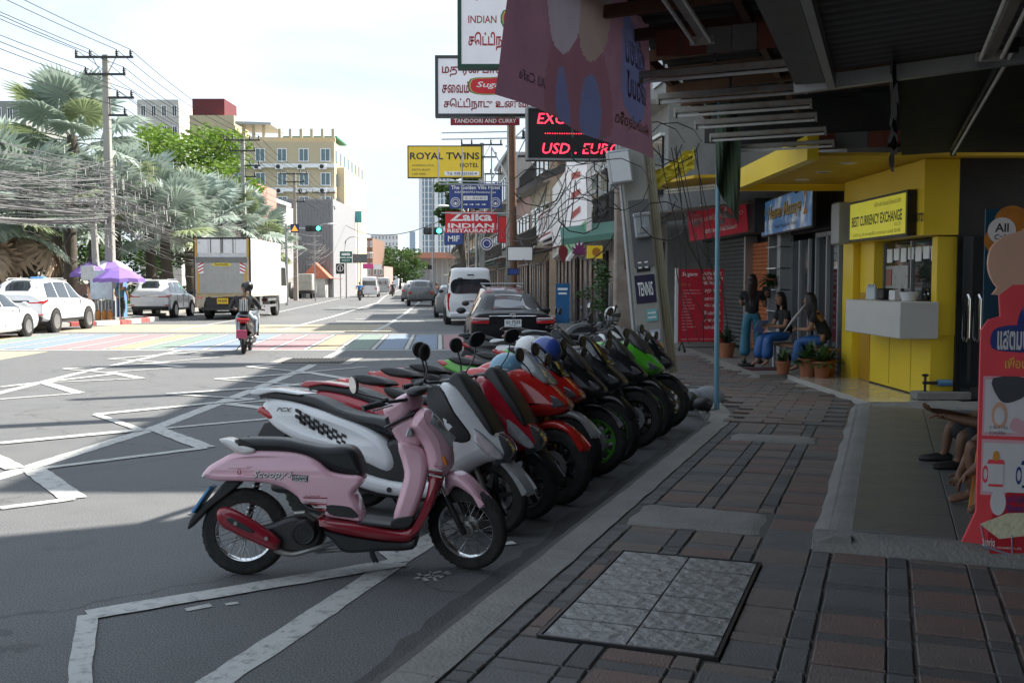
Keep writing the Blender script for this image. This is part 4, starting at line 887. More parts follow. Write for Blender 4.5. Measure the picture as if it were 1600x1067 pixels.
# lamp tubes in a row (unlit)
def tube_lamp(p, q, label, m=LAMPB, tubes=1):
    p, q = Vector(p), Vector(q); c = (p + q) / 2; d = (q - p); ang = math.atan2(d.y, d.x); ln = d.length; slope = math.atan2(d.z, math.hypot(d.x, d.y))
    t = thing('lamp', label, 'lamp', c, 0, 'unlit tube lamps under the roof'); t.rotation_euler = (0, -slope, ang)
    MB().box((0, 0, .03), (ln, .07, .05), bev=.008).obj('batten', m, t)
    for k in range(tubes):
        y_ = 0 if tubes == 1 else (k - .5) * .12
        MB().tube([(-ln / 2 + .03, y_, -.025), (ln / 2 - .03, y_, -.025)], .014, 10).obj('tube', TUBEW, t)
    for s_ in (-1, 1): MB().box((s_ * (ln / 2 - .012), 0, -.012), (.024, .06 if tubes == 1 else .18, .06), bev=.006).obj('end_cap', m, t)
    return t
for k, (y_, xr, w) in enumerate(((112, 1242, 225), (147, 1262, 235), (170, 1270, 215), (190, 1278, 190), (211, 1292, 180), (230, 1304, 160))):
    Y = (3.36 - CAM_H) * 1600 / (440 - y_); pr = D(xr, y_ - 4, Y); ln = max(1.22, w / 1600 * Y); lp_ = pr - vd * ln
    tube_lamp((lp_.x, lp_.y, 3.36), (pr.x, pr.y, 3.38), ('old tube lamp nearest in the row of six across the dark roof', 'second old tube lamp in the row of six across the dark roof', 'third old tube lamp in the row across the dark roof', 'fourth tube lamp in the row, half behind the green flag', 'fifth tube lamp in the row, partly behind the green flag', 'farthest of the six tube lamps across the dark roof')[k])
    MB().box((0, 0, .12), (.02, .02, .2)).obj('hanger', DARKM, COL.objects[-1] if False else bpy.data.objects[[o.name for o in COL.objects if o.name.startswith('lamp')][-1]])
tube_lamp(D(1018, -60, 5.9), D(1098, 62, 7.3), 'double tube lamp high at the roof edge beside the pink banner', tubes=2)
tube_lamp(awp(AU - 2.2, AV + 1.02) - Vector((0, 0, .11)), awp(AU - .32, AV + 1.02) - Vector((0, 0, .11)), 'double tube lamp under the grey corrugated awning', tubes=2)
tube_lamp(UV(3.6, 2.65, 3.2), UV(8.2, 2.55, 3.08), 'long thin tube lamp running along the dark sloping ceiling', m=DARKM)
# dark painted ceiling and torn black cloth
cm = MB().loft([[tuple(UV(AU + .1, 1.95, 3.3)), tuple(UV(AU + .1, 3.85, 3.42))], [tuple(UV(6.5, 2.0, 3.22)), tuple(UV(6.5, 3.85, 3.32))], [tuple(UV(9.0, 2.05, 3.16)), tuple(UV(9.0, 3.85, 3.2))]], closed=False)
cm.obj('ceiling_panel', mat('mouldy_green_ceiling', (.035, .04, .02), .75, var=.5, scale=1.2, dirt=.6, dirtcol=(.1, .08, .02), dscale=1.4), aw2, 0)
b = MB(); rings = []
for k in range(70):
    u = 3.3 + k * .1; row = []; dp_ = .32 + .28 * noise.noise((u * 1.1, 3, 0)) + .14 * noise.noise((u * 5, 1, 0))
    for j in range(10): t_ = j / 9; row.append(tuple(UV(u, 1.95 + .03 * math.sin(u * 5) * t_ + .03 * noise.noise((u * 2, t_ * 2, 1)), 3.4 - max(.1, dp_) * t_)))
    rings.append(row)
b.loft(rings, closed=False).obj('hanging_cloth', CLOTH, None, 80, label='torn black cloth hanging from the roof edge before the yellow soffit', cat='cloth')
# slanted dark signboard at right under the awning
sg = thing('signboard', 'dark sloping signboard with a dull yellow panel under the roof at right', 'sign', UV(6.4, 3.35, 3.0), UROT)
MB().box((0, 0, 0), (.12, 2.2, .7), M=Matrix.Rotation(R(28), 4, 'Y')).obj('box', DKW, sg); MB().box((-.07, .3, 0), (.02, 1.0, .5), M=Matrix.Rotation(R(28), 4, 'Y')).obj('panel', mat('dull_yellow_panel', (.16, .12, .03), .5, dirt=.4), sg)
MB().box((-.07, -.7, 0), (.02, .7, .5), M=Matrix.Rotation(R(28), 4, 'Y')).obj('panel', mat('dull_grey_panel', (.1, .1, .09), .5, dirt=.4), sg)
# ---- exchange shop (yellow), local frame: x along depth Y, facing -X
def SX(Y): return 5.6 - .035 * (Y - 13.3)
ex = thing('exchange_shop', 'bright yellow currency exchange booth with white counter at the corner', 'shop', (0, 0, 0))
def bx(name, x0, x1, y0, y1, z0, z1, m, par, bev=0.): return MB().box(((x0 + x1) / 2, (y0 + y1) / 2, (z0 + z1) / 2), (x1 - x0, y1 - y0, z1 - z0), bev=bev).obj(name, m, par)
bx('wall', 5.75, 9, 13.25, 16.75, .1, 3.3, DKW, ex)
gd = bx('glass_door', 5.8, 6.75, 13.21, 13.235, .2, 2.3, CLEAR, ex)
for xx in (5.86, 6.0): MB().tube([(xx, 13.18, .95), (xx, 13.13, 1.0), (xx, 13.13, 1.5), (xx, 13.18, 1.55)], .016, 8).obj('door_handle', CHROME, gd)
lowW = bx('wall', 5.45, 5.75, 13.3, 15.55, .21, 1.02, YEL, ex); bx('wall_skirt', 5.44, 5.75, 13.3, 15.55, .115, .207, DARKM, ex)
bx('pillar', 5.4, 5.75, 16.25, 16.75, .12, 3.3, YEL, ex); pn = bx('pillar', 5.5, 5.75, 15.6, 16.2, .12, 3.3, YEL, ex)
bx('door_leaf', 5.475, 5.497, 15.66, 16.14, .2, 1.55, mat('ochre_panel', (.5, .27, .02), .4), ex)
bx('window_post', 5.5, 5.75, 13.28, 13.45, 1.02, 2.3, YEL, ex)
wn_ = bx('window', 5.66, 5.68, 13.46, 15.58, 1.03, 2.3, CLEAR, ex)
frame = MB()
for yy in (13.47, 14.5, 15.57): MB().box((5.65, yy, 1.66), (.04, .04, 1.26)).obj('window_frame', STEEL, wn_)
for k in range(2): MB().torus(.06, .015, 20, 6, TM(5.64, 13.95 + k * .95, 1.55) @ Matrix.Rotation(R(90), 4, 'Y')).obj('speak_hole', CHROME, wn_)
for k in range(3): text(('USD', 'JPY', 'CNY')[k], WHITEINK, wn_, 0, 0, h=.09).matrix_local = TM(5.65, 14.3 - k * .24, 2.16, rz=R(-90))
for k in range(7): bx('rate_sheet', 5.63, 5.645, 13.6 + k * .27, 13.8 + k * .27, 2.0 + .03 * (k % 2), 2.2, WHITEINK, wn_)
bx('rate_board', 5.63, 5.65, 14.6, 15.45, 1.62, 1.95, mat('rate_grey', (.35, .36, .36), .3, var=.4, scale=8), wn_); bx('rate_photo', 5.62, 5.63, 15.2, 15.42, 1.66, 1.9, mat('rate_red', (.3, .1, .08), .4), wn_)
for yy in (13.95, 14.75): bx('panel_seam', 5.446, 5.452, yy, yy + .012, .25, 1.0, mat('seam_ochre', (.35, .22, .01), .6), lowW)
for yy in (13.9, 15.0): bx('panel_seam', 5.296, 5.302, yy, yy + .012, 2.96, 3.27, mat('seam_ochre', (.35, .22, .01), .6), fas) if False else None
ct = bx('counter', 5.0, 5.5, 13.2, 15.35, .98, 1.46, mat('white_laminate', (.62, .6, .56), .35, dirt=.12), ex, .01)
fas = bx('fascia', 5.3, 5.75, 13.25, 16.4, 2.32, 3.29, YEL, ex)
text('215/72', INK, fas, 0, 0, h=.11, bold=.02).matrix_local = TM(5.285, 13.42, 2.55, rz=R(-90))
bx('ac_box', 5.05, 5.25, 15.95, 16.3, 2.3, 2.95, GREYW, ex, .02)
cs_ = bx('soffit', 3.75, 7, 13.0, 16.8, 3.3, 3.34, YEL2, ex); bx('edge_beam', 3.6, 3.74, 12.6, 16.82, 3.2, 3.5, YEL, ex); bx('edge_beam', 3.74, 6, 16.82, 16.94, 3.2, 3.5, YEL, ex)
for k in range(3): MB().lathe([(0, -.01), (.1, -.01), (.11, 0), (0, 0)], 18, TM(4.5, 13.8 + k * 1.1, 3.298)).obj('downlight', WHITE, cs_)
st = bx('step', 4.55, 5.75, 13.0, 16.85, .05, .19, TILEW, ex)
sgn = thing('sign', 'yellow lightbox sign reading BEST CURRENCY EXCHANGE', 'sign', (5.27, 14.62, 2.32), R(-90))
board(sgn, 'box', -1.15, 1.15, 0, .6, -.1, .02, DARKM); board(sgn, 'face', -1.1, 1.1, .035, .565, -.108, -.1, mat('sign_yellow', (.62, .58, .03), .35, emit=.10))
text('BEST CURRENCY EXCHANGE', INK, sgn, 0, .29, w=2.0, h=.15, y=-.111, bold=.02); text('บริษัท เบสท์ เคอเรนซี่ เอ็กซ์เชนจ์ จำกัด', INK, sgn, .45, .49, w=1.0, h=.07, y=-.111); text('CO.,LTD.', INK, sgn, .85, .17, w=.25, h=.05, y=-.111)
text('215/72 หมู่ 10 ต.หนองปรือ อ.บางละมุง จ.ชลบุรี 20150', INK, sgn, 0, .085, w=1.9, h=.075, y=-.111)
# things on the counter
for k in range(4): MB().lathe([(0, 0), (.035, 0), (.036, .14), (.02, .18), (.014, .2), (.014, .22), (0, .22)], 14).obj('bottle', mat('clear_plastic', (.45, .5, .52), .1, coat=.5), None, loc=(5.25, 15.1 - k * .09, 1.463), label=('water bottle on the white counter, leftmost', 'second water bottle on the white counter', 'third water bottle on the white counter', 'water bottle on the white counter, rightmost')[k], cat='bottle', group='bottles on the counter')
MB().box((0, 0, .08), (.18, .24, .16), bev=.02).obj('card_terminal', BLACK, None, loc=(5.3, 14.55, 1.463), label='small black counting machine on the white counter', cat='machine')
MB().box((0, 0, .07), (.1, .2, .14), bev=.01).obj('calculator_stand', WHITE, None, loc=(5.25, 14.05, 1.463), label='pale display stand on the white counter', cat='display')
MB().lathe([(.09, 0), (.13, .12), (.135, .12), (.13, .11), (.085, .01), (0, .01)], 20).obj('bowl', WHITE, None, loc=(5.25, 13.55, 1.463), label='white bowl at the near end of the counter', cat='bowl')
# ---- massage shop, shutter, restaurant: one row of fronts
ms = thing('massage_shop', 'glass-fronted massage shop with grey frames beside the yellow booth', 'shop', (0, 0, 0))
bx('wall', 5.9, 9, 16.8, 20.2, .1, 3.9, DKW, ms)
g = bx('glass_front', 5.6, 5.62, 16.8, 18.75, .2, 2.55, CLEAR, ms)
fr = MB()
for yy in (16.83, 17.45, 18.1, 18.75): fr.box((5.57, yy, 1.38), (.06, .07, 2.36))
fr.box((5.57, 17.8, 2.56), (.06, 1.95, .08)).obj('door_frame', GREYW, g)
bx('sliding_door', 5.5, 5.54, 18.85, 20.15, .2, 2.5, mat('grey_tinted_door', (.05, .06, .065), .1, spec=.7), ms)
for k in range(3): bx('door_stile', 5.45, 5.51, 18.85 + k * .62, 18.92 + k * .62, .2, 2.5, GREYW, ms)
pl = bx('post', 5.25, 5.5, 20.1, 20.35, .15, 3.3, GREYW, ms)
sh = thing('display_shelf', 'narrow white display shelf between the orange shutter and the glass doors', 'shelf', (5.3, 20.45, .2))
for k in range(6): MB().box((0, 0, .1 + k * .42), (.3, .7, .02)).obj('shelf', WHITE, sh)
MB().box((.16, 0, 1.2), (.02, .7, 2.3)).obj('back', mat('grey_backing', (.3, .3, .3), .6), sh)
bx('upper_wall', 5.45, 5.9, 16.8, 20.2, 2.62, 3.9, DKW, ms)
bx('step', 4.1, 5.9, 16.9, 26.5, .05, .185, mat('step_concrete', (.24, .22, .2), .7, dirt=.4, bump=.2), ms)
tx = thing('sign', 'blue sky-pattern sign reading Heaven Massage 2', 'sign', (5.1, 19.05, 2.62), R(-92.5))
board(tx, 'box', -2.1, 2.1, 0, .72, -.06, 0, DARKM)
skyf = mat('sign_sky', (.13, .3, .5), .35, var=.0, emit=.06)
nt = skyf.node_tree; nn = nt.nodes.new('ShaderNodeTexNoise'); nn.inputs['Scale'].default_value = 2.2; nn.inputs['Detail'].default_value = 6; cr_ = nt.nodes.new('ShaderNodeValToRGB'); cr_.color_ramp.elements[0].position = .48; cr_.color_ramp.elements[1].position = .66; cr_.color_ramp.elements[0].color = (.07, .2, .42, 1); cr_.color_ramp.elements[1].color = (.55, .6, .65, 1)
tcn = nt.nodes.new('ShaderNodeTexCoord'); nt.links.new(tcn.outputs['Object'], nn.inputs['Vector']); nt.links.new(nn.outputs['Fac'], cr_.inputs['Fac']); nt.links.new(cr_.outputs['Color'], nt.nodes['Principled BSDF'].inputs['Base Color']); nt.links.new(cr_.outputs['Color'], nt.nodes['Principled BSDF'].inputs['Emission Color'])
board(tx, 'face', -2.06, 2.06, .03, .69, -.066, -.06, skyf)
GOLD = mat('gold_letters', (.6, .42, .12), .4)
text('7', GOLD, tx, -1.78, .38, h=.34, y=-.072, bold=.03, shear=.3); text('th', INK, tx, -1.58, .47, h=.1, y=-.072); text('Heaven Massage', INK, tx, -.02, .395, w=2.75, h=.34, y=-.069, bold=.03, shear=.25); text('Heaven Massage', GOLD, tx, -.05, .405, w=2.75, h=.34, y=-.073, bold=.012, shear=.25)
text('2', mat('orange_letters', (.6, .25, .05), .4), tx, 1.65, .45, h=.42, y=-.073, bold=.03); text('"Health Massage by Noppi"', INK, tx, .1, .14, w=1.9, h=.1, y=-.07)
sc_ = thing('security_camera', 'small white security camera above the blue massage sign', 'camera', (4.98, 17.6, 3.3))
MB().tube([(0, 0, .12), (0, 0, .04), (-.06, -.03, 0)], .015, 8).obj('bracket', WHITE, sc_); MB().tube([(-.02, 0, 0), (-.15, -.1, -.05)], [.035, .04], 12).obj('body', WHITE, sc_); MB().tube([(-.15, -.1, -.05), (-.17, -.115, -.058)], .034, 12).obj('lens', BLACK, sc_)
osf = thing('orange_shutter_front', 'orange roller shutter front beside the red menu board', 'shop', (0, 0, 0))
for k in range(27): MB().tube([(5.38, 20.9, .3 + k * .085), (5.30, 22.45, .3 + k * .085)], .045, 8).obj('slat', ORANGE, osf)
bx('wall', 5.5, 9, 20.2, 26.4, .1, 3.9, DKW, osf); bx('side_rail', 5.2, 5.4, 20.8, 20.88, .15, 2.7, STEEL, osf); bx('side_rail', 5.1, 5.36, 22.45, 22.6, .15, 2.7, STEEL, osf)
rs = thing('restaurant_front', 'dark closed restaurant front with grey shutter slats behind the red menu board', 'shop', (0, 0, 0))
for k in range(26): MB().tube([(5.25, 22.8, .3 + k * .095), (5.0, 26.3, .3 + k * .095)], .048, 6).obj('slat', mat('grey_shutter', (.16, .16, .155), .5, .4, dirt=.4), rs)
bx('lintel', 4.9, 5.4, 20.8, 26.4, 2.72, 3.4, DKW, rs)
# canopies over them
sf = thing('canopy', 'long yellow soffit canopy over the massage shop and restaurant fronts', 'canopy', (0, 0, 0))
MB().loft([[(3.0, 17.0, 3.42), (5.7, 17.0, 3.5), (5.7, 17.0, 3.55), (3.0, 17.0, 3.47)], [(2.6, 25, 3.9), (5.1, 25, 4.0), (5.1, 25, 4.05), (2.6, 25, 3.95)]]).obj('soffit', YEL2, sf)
zc = thing('canopy', 'ribbed pale metal canopy above the red sign and fans', 'canopy', (0, 0, 0))
corrugated(MB(), lambda s, t: Vector((5.3 - 1.9 * t - .06 * (22.0 + 4.6 * s - 17), 21.0 + 5.4 * s, 3.36 - .22 * t)), 0, .03, 14).obj('roof_sheet', mat('pale_sheet', (.42, .42, .41), .5, .3, dirt=.4), zc, 0)
tube_lamp((4.1, 17.6, 3.4), (3.2, 21.2, 3.56), 'double white tube lamp slanting under the yellow soffit', m=WHITE, tubes=2)
rsn = thing('sign', 'tilted red sign in white Tamil lettering above the shutter', 'sign', (4.35, 21.6, 2.66), R(-33)); rsn.rotation_euler = (R(-16), R(-9), R(-22))
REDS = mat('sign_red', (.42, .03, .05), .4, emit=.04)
board(rsn, 'panel', -.62, .62, 0, .66, -.03, 0, REDS); text('மதுரை பாண்டியன் செட்டிநாடு', WHITEINK, rsn, 0, .43, w=1.1, h=.17, y=-.034, bold=.02); text('SOUTH INDIAN RESTAURANT', WHITEINK, rsn, .05, .15, w=.7, h=.09, y=-.034, bold=.03)
for k in range(2):
    f = thing('fan', ('grey wall fan hung above the red sign, left one', 'grey wall fan hung above the red sign, right one')[k], 'fan', (4.05 + k * .42, 22.0 - k * .5, 3.06))
    MB().tube([(0, .0, .3), (0, 0, .1)], .03, 8).obj('mount', WHITE, f); MB().ball((0, 0, .06), (.07, .1, .07)).obj('motor', GREYW, f)
    cg = MB(); T = Matrix.Translation((-.05, -.12, 0)) @ Matrix.Rotation(R(62), 4, 'X')
    for r_ in (.08, .14, .2, .25): cg.torus(r_, .004, 24, 4, T @ Matrix.Translation((0, 0, .05 * (1 - r_ / .25))))
    for q in range(16): cg.tube([(.02 * math.cos(q * .393), .02 * math.sin(q * .393), .05), (.25 * math.cos(q * .393), .25 * math.sin(q * .393), 0)], .003, 4, M=T)
    cg.obj('cage', STEEL, f)
    bl = MB()
    for q in range(3): bl.loft([[(.03, -.02, 0), (.03, .02, .01)], [(.2, -.06, 0), (.2, .06, .03)]], closed=False, M=T @ Matrix.Rotation(q * 2.094, 4, 'Z'))
    bl.obj('blades', GREYW, f, 0)
# menu board
mb = thing('menu_board', 'tall red menu board on a wheeled frame reading Sugam', 'sign', (4.1, 22.3, .19), R(4))
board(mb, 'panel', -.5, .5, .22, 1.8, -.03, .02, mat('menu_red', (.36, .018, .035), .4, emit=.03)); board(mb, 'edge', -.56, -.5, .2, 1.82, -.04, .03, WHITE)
text('Sugam', WHITEINK, mb, -.25, 1.68, w=.34, h=.11, y=-.034, shear=.2, bold=.02); text('AUTHENTIC', WHITEINK, mb, .25, 1.7, w=.42, h=.07, y=-.034, bold=.03); text('SOUTH INDIAN', WHITEINK, mb, .25, 1.6, w=.46, h=.07, y=-.034, bold=.03); text('RESTAURANT', WHITEINK, mb, .25, 1.5, w=.42, h=.07, y=-.034, bold=.03)
text('Enjoy', mat('menu_gold', (.5, .25, .12), .5), mb, -.32, 1.46, w=.22, h=.07, y=-.034, shear=.4)
for k, wd in enumerate(('SOUTH INDIAN THALI', 'CHICKEN BIRYANI RICE', 'DOSA', 'IDLI VADA', 'FISH CURRY', 'PANEER BUTTER', 'CHICKEN CURRY', 'PAROTTA', 'UTTAPAM', 'MEDU VADA', 'VEG NOODLES', 'LEMON RICE', 'MUTTON BIRYANI', 'POORI')):
    text('- ' + wd, WHITEINK, mb, -.42, 1.34 - k * .066, w=.02 * len(wd) + .03, h=.022, y=-.034, align='L')
for k, wd in enumerate(('மதுரை', 'மணமும்', 'செட்டிநாடு', 'சிக்கனும்', 'சுவைக்க', 'வாங்க...')): text(wd, WHITEINK, mb, .25, 1.32 - k * .155, w=.38, h=.085, y=-.034, bold=.015)
text('SUGAM SOUTH INDIAN RESTAURANT PATTAYA', WHITEINK, mb, 0, .28, w=.85, h=.02, y=-.034)
for s_ in (-1, 1):
    MB().tube([(s_ * .4, 0, .22), (s_ * .4, -.25, .06), (s_ * .4, .25, .06), (s_ * .4, 0, .22)], .015, 6).obj('leg', BLACK, mb)
    for q in (-1, 1): MB().lathe([(0, .02), (.04, .02), (.045, 0), (.04, -.02), (0, -.02)], 12, TM(s_ * .4, q * .25, .045) @ Matrix.Rotation(R(90), 4, 'Y')).obj('caster', BLACK, mb)
MB().tube([(-.4, 0, .1), (.4, 0, .1)], .012, 6).obj('crossbar', BLACK, mb)
# ---- poster stands at the right edge of the picture
pp = G(1505, 905, PZ); pv = Vector((2.65, 5.62, PZ))
po = thing('poster_stand', 'large red and pink promotional poster board at the right edge', 'poster', (3.05, 5.72, PT), R(-14))
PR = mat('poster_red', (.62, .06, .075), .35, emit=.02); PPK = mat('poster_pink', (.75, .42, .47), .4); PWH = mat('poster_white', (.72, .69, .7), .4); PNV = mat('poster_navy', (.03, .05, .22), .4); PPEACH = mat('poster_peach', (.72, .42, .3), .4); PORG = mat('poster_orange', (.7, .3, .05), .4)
out = [(-.47, .02), (-.40, .20), (-.40, 1.24), (-.36, 1.30), (-.30, 1.32), (-.31, 1.44), (-.24, 1.5), (.9, 1.5), (.9, -.06)]
MB().puff(out, .012, .004, 1).obj('board', PR, po, 30)
def blob(par, pts, m, y, name='print'):
    return MB().puff(cr_spline(pts, 3), 0, .0004, 1, y0=y - .001, y1=y).obj(name, m, par, 30)
def disc(par, x, z, r, m, y, sx=1., name='print'): return MB().lathe([(0, .0006), (r, .0006), (r, 0), (0, 0)], 28, TM(x, y, z) @ XR @ Matrix.Diagonal((sx, 1, 1, 1))).obj(name, m, par)
MB().puff(cr_spline([(-.24, 1.43), (-.32, 1.48), (-.37, 1.58), (-.36, 1.7), (-.29, 1.77), (-.2, 1.8), (-.12, 1.87), (0, 1.9), (.9, 1.88), (.9, 1.43)], 3), .011, .004, 1).obj('board_top', PPEACH, po, 30)
blob(po, [(-.05, 1.2), (-.04, 1.33), (.1, 1.44), (.3, 1.46), (.9, 1.46), (.9, 1.14), (.0, 1.13)], PNV, -.0145)
text('พรีเมี่ยม', PWH, po, -.0, 1.34, h=.16, y=-.018, bold=.03, align='L'); text('แสตมป์', PWH, po, -.24, 1.2, h=.14, w=.3, y=-.018, bold=.03, align='L'); text('He', PPK, po, .09, 1.19, h=.12, y=-.018, bold=.04, align='L')
blob(po, [(-.29, 1.14), (-.28, 1.24), (-.1, 1.27), (.1, 1.25), (.1, 1.13), (-.1, 1.12)], PNV, -.0143)
text('เพื่อนใหม่สุดจี๊ด', mat('poster_gold', (.8, .5, .1), .4), po, -.16, 1.05, h=.085, w=.6, y=-.016, bold=.015, align='L')
for z0, z1 in ((.64, .98), (.3, .62)):
    MB().puff([(-.36, z0), (.9, z0), (.9, z1), (-.36, z1)], 0, .0004, 1, y0=-.0135, y1=-.0125).obj('panel_border', PPK, po); MB().puff([(-.34, z0 + .02), (.9, z0 + .02), (.9, z1 - .02), (-.34, z1 - .02)], 0, .0004, 1, y0=-.0146, y1=-.0138).obj('panel_print', PWH, po)
blob(po, [(-.27, .97), (-.22, .86), (-.12, .83), (.05, .88), (.07, .97)], mat('poster_phone', (.08, .08, .09), .3), -.016)
disc(po, -.2, .76, .075, PPEACH, -.016); disc(po, -.2, .755, .05, PWH, -.0175); disc(po, .08, .82, .07, PWH, -.0162); disc(po, .08, .815, .048, PPEACH, -.0178); blob(po, [(-.1, .69), (-.06, .75), (.02, .73), (.1, .74), (.1, .67), (.0, .66)], PPK, -.016)
text('(1 เซ็ต มี 2 ชิ้น)', INK, po, -.29, .69, h=.025, w=.17, y=-.0178, align='L'); text('มี 2 ลาย ให้เลือก', INK, po, -.29, .66, h=.022, w=.15, y=-.0178, align='L')
for cx, bc in ((-.22, PR), (.1, PNV)):                 # two lidded mugs
    MB().puff([(cx - .07, .35), (cx + .07, .35), (cx + .075, .48), (cx - .075, .48)], 0, .0004, 1, y0=-.0172, y1=-.016).obj('mug_print', PWH, po); MB().puff([(cx - .085, .48), (cx + .085, .48), (cx + .07, .505), (cx - .07, .505)], 0, .0004, 1, y0=-.0172, y1=-.016).obj('mug_lid_print', bc, po)
    MB().torus(.035, .008, 16, 6, TM(cx - .1, -.0165, .42) @ XR @ Matrix.Diagonal((.7, 1.2, .1, 1))).obj('mug_handle_print', bc, po); blob(po, [(cx - .03, .505), (cx - .02, .55), (cx + .02, .55), (cx + .03, .505)], PORG, -.0168)
    MB().puff([(cx - .07, .35), (cx + .07, .35), (cx + .07, .365), (cx - .07, .365)], 0, .0004, 1, y0=-.0182, y1=-.0174).obj('mug_base_print', bc, po)
disc(po, -.19, .26, .075, PWH, -.016); text('แก้วมัค\nรักเลย', PNV, po, -.02, .26, h=.1, w=.17, y=-.0165, bold=.02)
disc(po, .2, .06, .34, mat('poster_deep_red', (.5, .02, .03), .4), -.0132, 1.4)
MB().puff([(-.36, .13), (-.17, .05), (.5, .12), (.3, .22), (-.1, .2)], 0, .0004, 1, y0=-.0166, y1=-.0155).obj('table_print', mat('poster_cream', (.72, .66, .45), .4, var=.4, scale=40), po)
for a, c in (((-.35, .12), (-.3, -.0)), ((-.3, 0), (-.04, -.04)), ((-.04, -.04), (-.05, .08)), ((.3, .1), (.2, .0))): MB().tube([(a[0], -.017, a[1]), (c[0], -.017, c[1])], .006, 4).obj('table_leg_print', mat('poster_steel', (.3, .33, .42), .3), po)
text('Sanrio', WHITEINK, po, -.27, .03, h=.05, w=.12, y=-.0166, bold=.01)
text('© 75, 2025 SANRIO CO., LTD.', WHITEINK, po, -.1, -.0, h=.014, w=.3, y=-.0166)
for s_ in (-.3, .5): MB().tube([(s_, .02, .8), (s_, .35, 0)], .012, 6).obj('stand_leg', STEEL, po)
for o_ in po.children:
    if 'print' in o_.name or 'lettering' in o_.name or 'panel' in o_.name: o_.location.x = -.18; o_.scale.x = .55
p2 = thing('poster_stand', 'blue cafe poster with oranges standing behind the red poster board', 'poster', (3.5, 6.55, PT), R(-10))
out = [(-.46, .55), (.7, .55), (.7, 2.0), (-.46, 1.98)]
MB().puff(out, .006, .002, 1).obj('board', mat('poster_teal', (.01, .075, .12), .35, var=.25, scale=3), p2)
MB().puff([(-.52, .0), (-.44, .0), (-.42, .55), (-.46, .55)], .006, .002, 1).obj('tail', PORG, p2)
MB().puff([(-.5, .02), (-.1, 0), (-.1, .55), (-.46, .55)], .0062, .002, 1).obj('lower_print', mat('poster_tan', (.5, .36, .22), .4, var=.4, scale=6), p2); disc(p2, -.35, .2, .13, PORG, -.009); disc(p2, -.3, .32, .04, mat('poster_coffee', (.06, .02, .01), .4), -.0095); disc(p2, -.38, .4, .03, mat('poster_coffee', (.06, .02, .01), .4), -.0095)
for i, (x_, z_, r_) in enumerate(((-.36, 1.78, .1), (-.3, 1.9, .1), (-.12, 1.92, .11), (-.33, 1.64, .09), (-.2, 1.72, .08), (.1, 1.9, .09))): disc(p2, x_, z_, r_, mat('fruit_orange', (.6, .24, .04), .4, var=.35, scale=14), -.0072 - i * .0004, 1.05)
disc(p2, -.36, 1.84, .085, WHITEINK, -.0105); text('All', INK, p2, -.36, 1.86, h=.055, y=-.0115, bold=.02); text('Café', INK, p2, -.36, 1.8, h=.035, y=-.0115, bold=.01)
text('ค', mat('poster_gold', (.8, .5, .1), .4), p2, -.15, 1.2, h=.16, y=-.0085, bold=.03)
# tap on a concrete block at the platform's far end
tp = thing('water_tap', 'black standpipe tap with blue valve on a small concrete block', 'tap', tuple(G(1445, 622, PT)))
MB().box((.2, 0, .04), (.7, .25, .1), bev=.01).obj('block', kerbm, tp); MB().tube([(0, 0, .08), (0, 0, .28)], .018, 8).obj('pipe', BLACK, tp); MB().tube([(-.03, 0, .2), (.16, 0, .2)], .02, 8).obj('valve', BLACK, tp); MB().tube([(.16, 0, .2), (.34, 0, .2)], .045, 10).obj('filter', mat('blue_plastic', (.1, .25, .45), .4), tp); MB().ball((0, 0, .3), (.05, .02, .02)).obj('handle', BLACK, tp)
# ---- pink banner hung from the awning edge, green flag on its blue pole
ban = thing('banner', 'large faded pink promotional banner hanging from the roof edge over the bikes', 'banner', (0, 0, 0))
BP0, BP1 = Vector((-.1, 6.0, 0)), Vector((1.24, 9.15, 0)); nb_ = (BP1 - BP0).normalized()
zb = 2.8
def bnp(s, t):           # s along, t up; slight sway, in-plane slant
    p = BP0 + (BP1 - BP0) * (s * (1 - .11 * t * (1 - s)) + .085 * t * (1 - s)); p.z = zb + 1.3 * t
    k = .035 * math.sin(s * 9 + t * 2) + .03 * noise.noise((s * 3, t * 2, 0)); n_ = Vector((nb_.y, -nb_.x, 0)); return p + n_ * k
def cloth(m, k=.22):
    nt = m.node_tree; p = nt.nodes['Principled BSDF']; tr = nt.nodes.new('ShaderNodeBsdfTranslucent'); ms_ = nt.nodes.new('ShaderNodeMixShader'); ms_.inputs[0].default_value = k
    nt.links.new(p.inputs['Base Color'].links[0].from_socket, tr.inputs['Color']); nt.links.new(p.outputs[0], ms_.inputs[1]); nt.links.new(tr.outputs[0], ms_.inputs[2]); nt.links.new(ms_.outputs[0], nt.nodes['Material Output'].inputs['Surface']); return m
bm_pink = cloth(mat('banner_pink', (.5, .26, .34), .6, var=.18, scale=2, dirt=.3))

def sheet(fn, nu, nv, s0=0., s1=1., t0=0., t1=1., off=0.):
    b = MB(); rings = []
    for j in range(nv + 1):
        rings.append([tuple(fn(s0 + (s1 - s0) * i / nu, t0 + (t1 - t0) * j / nv) + Vector((-.92 * 0 + nb_.y * off, -nb_.x * off, 0))) for i in range(nu + 1)])
    return b.loft(rings, closed=False)
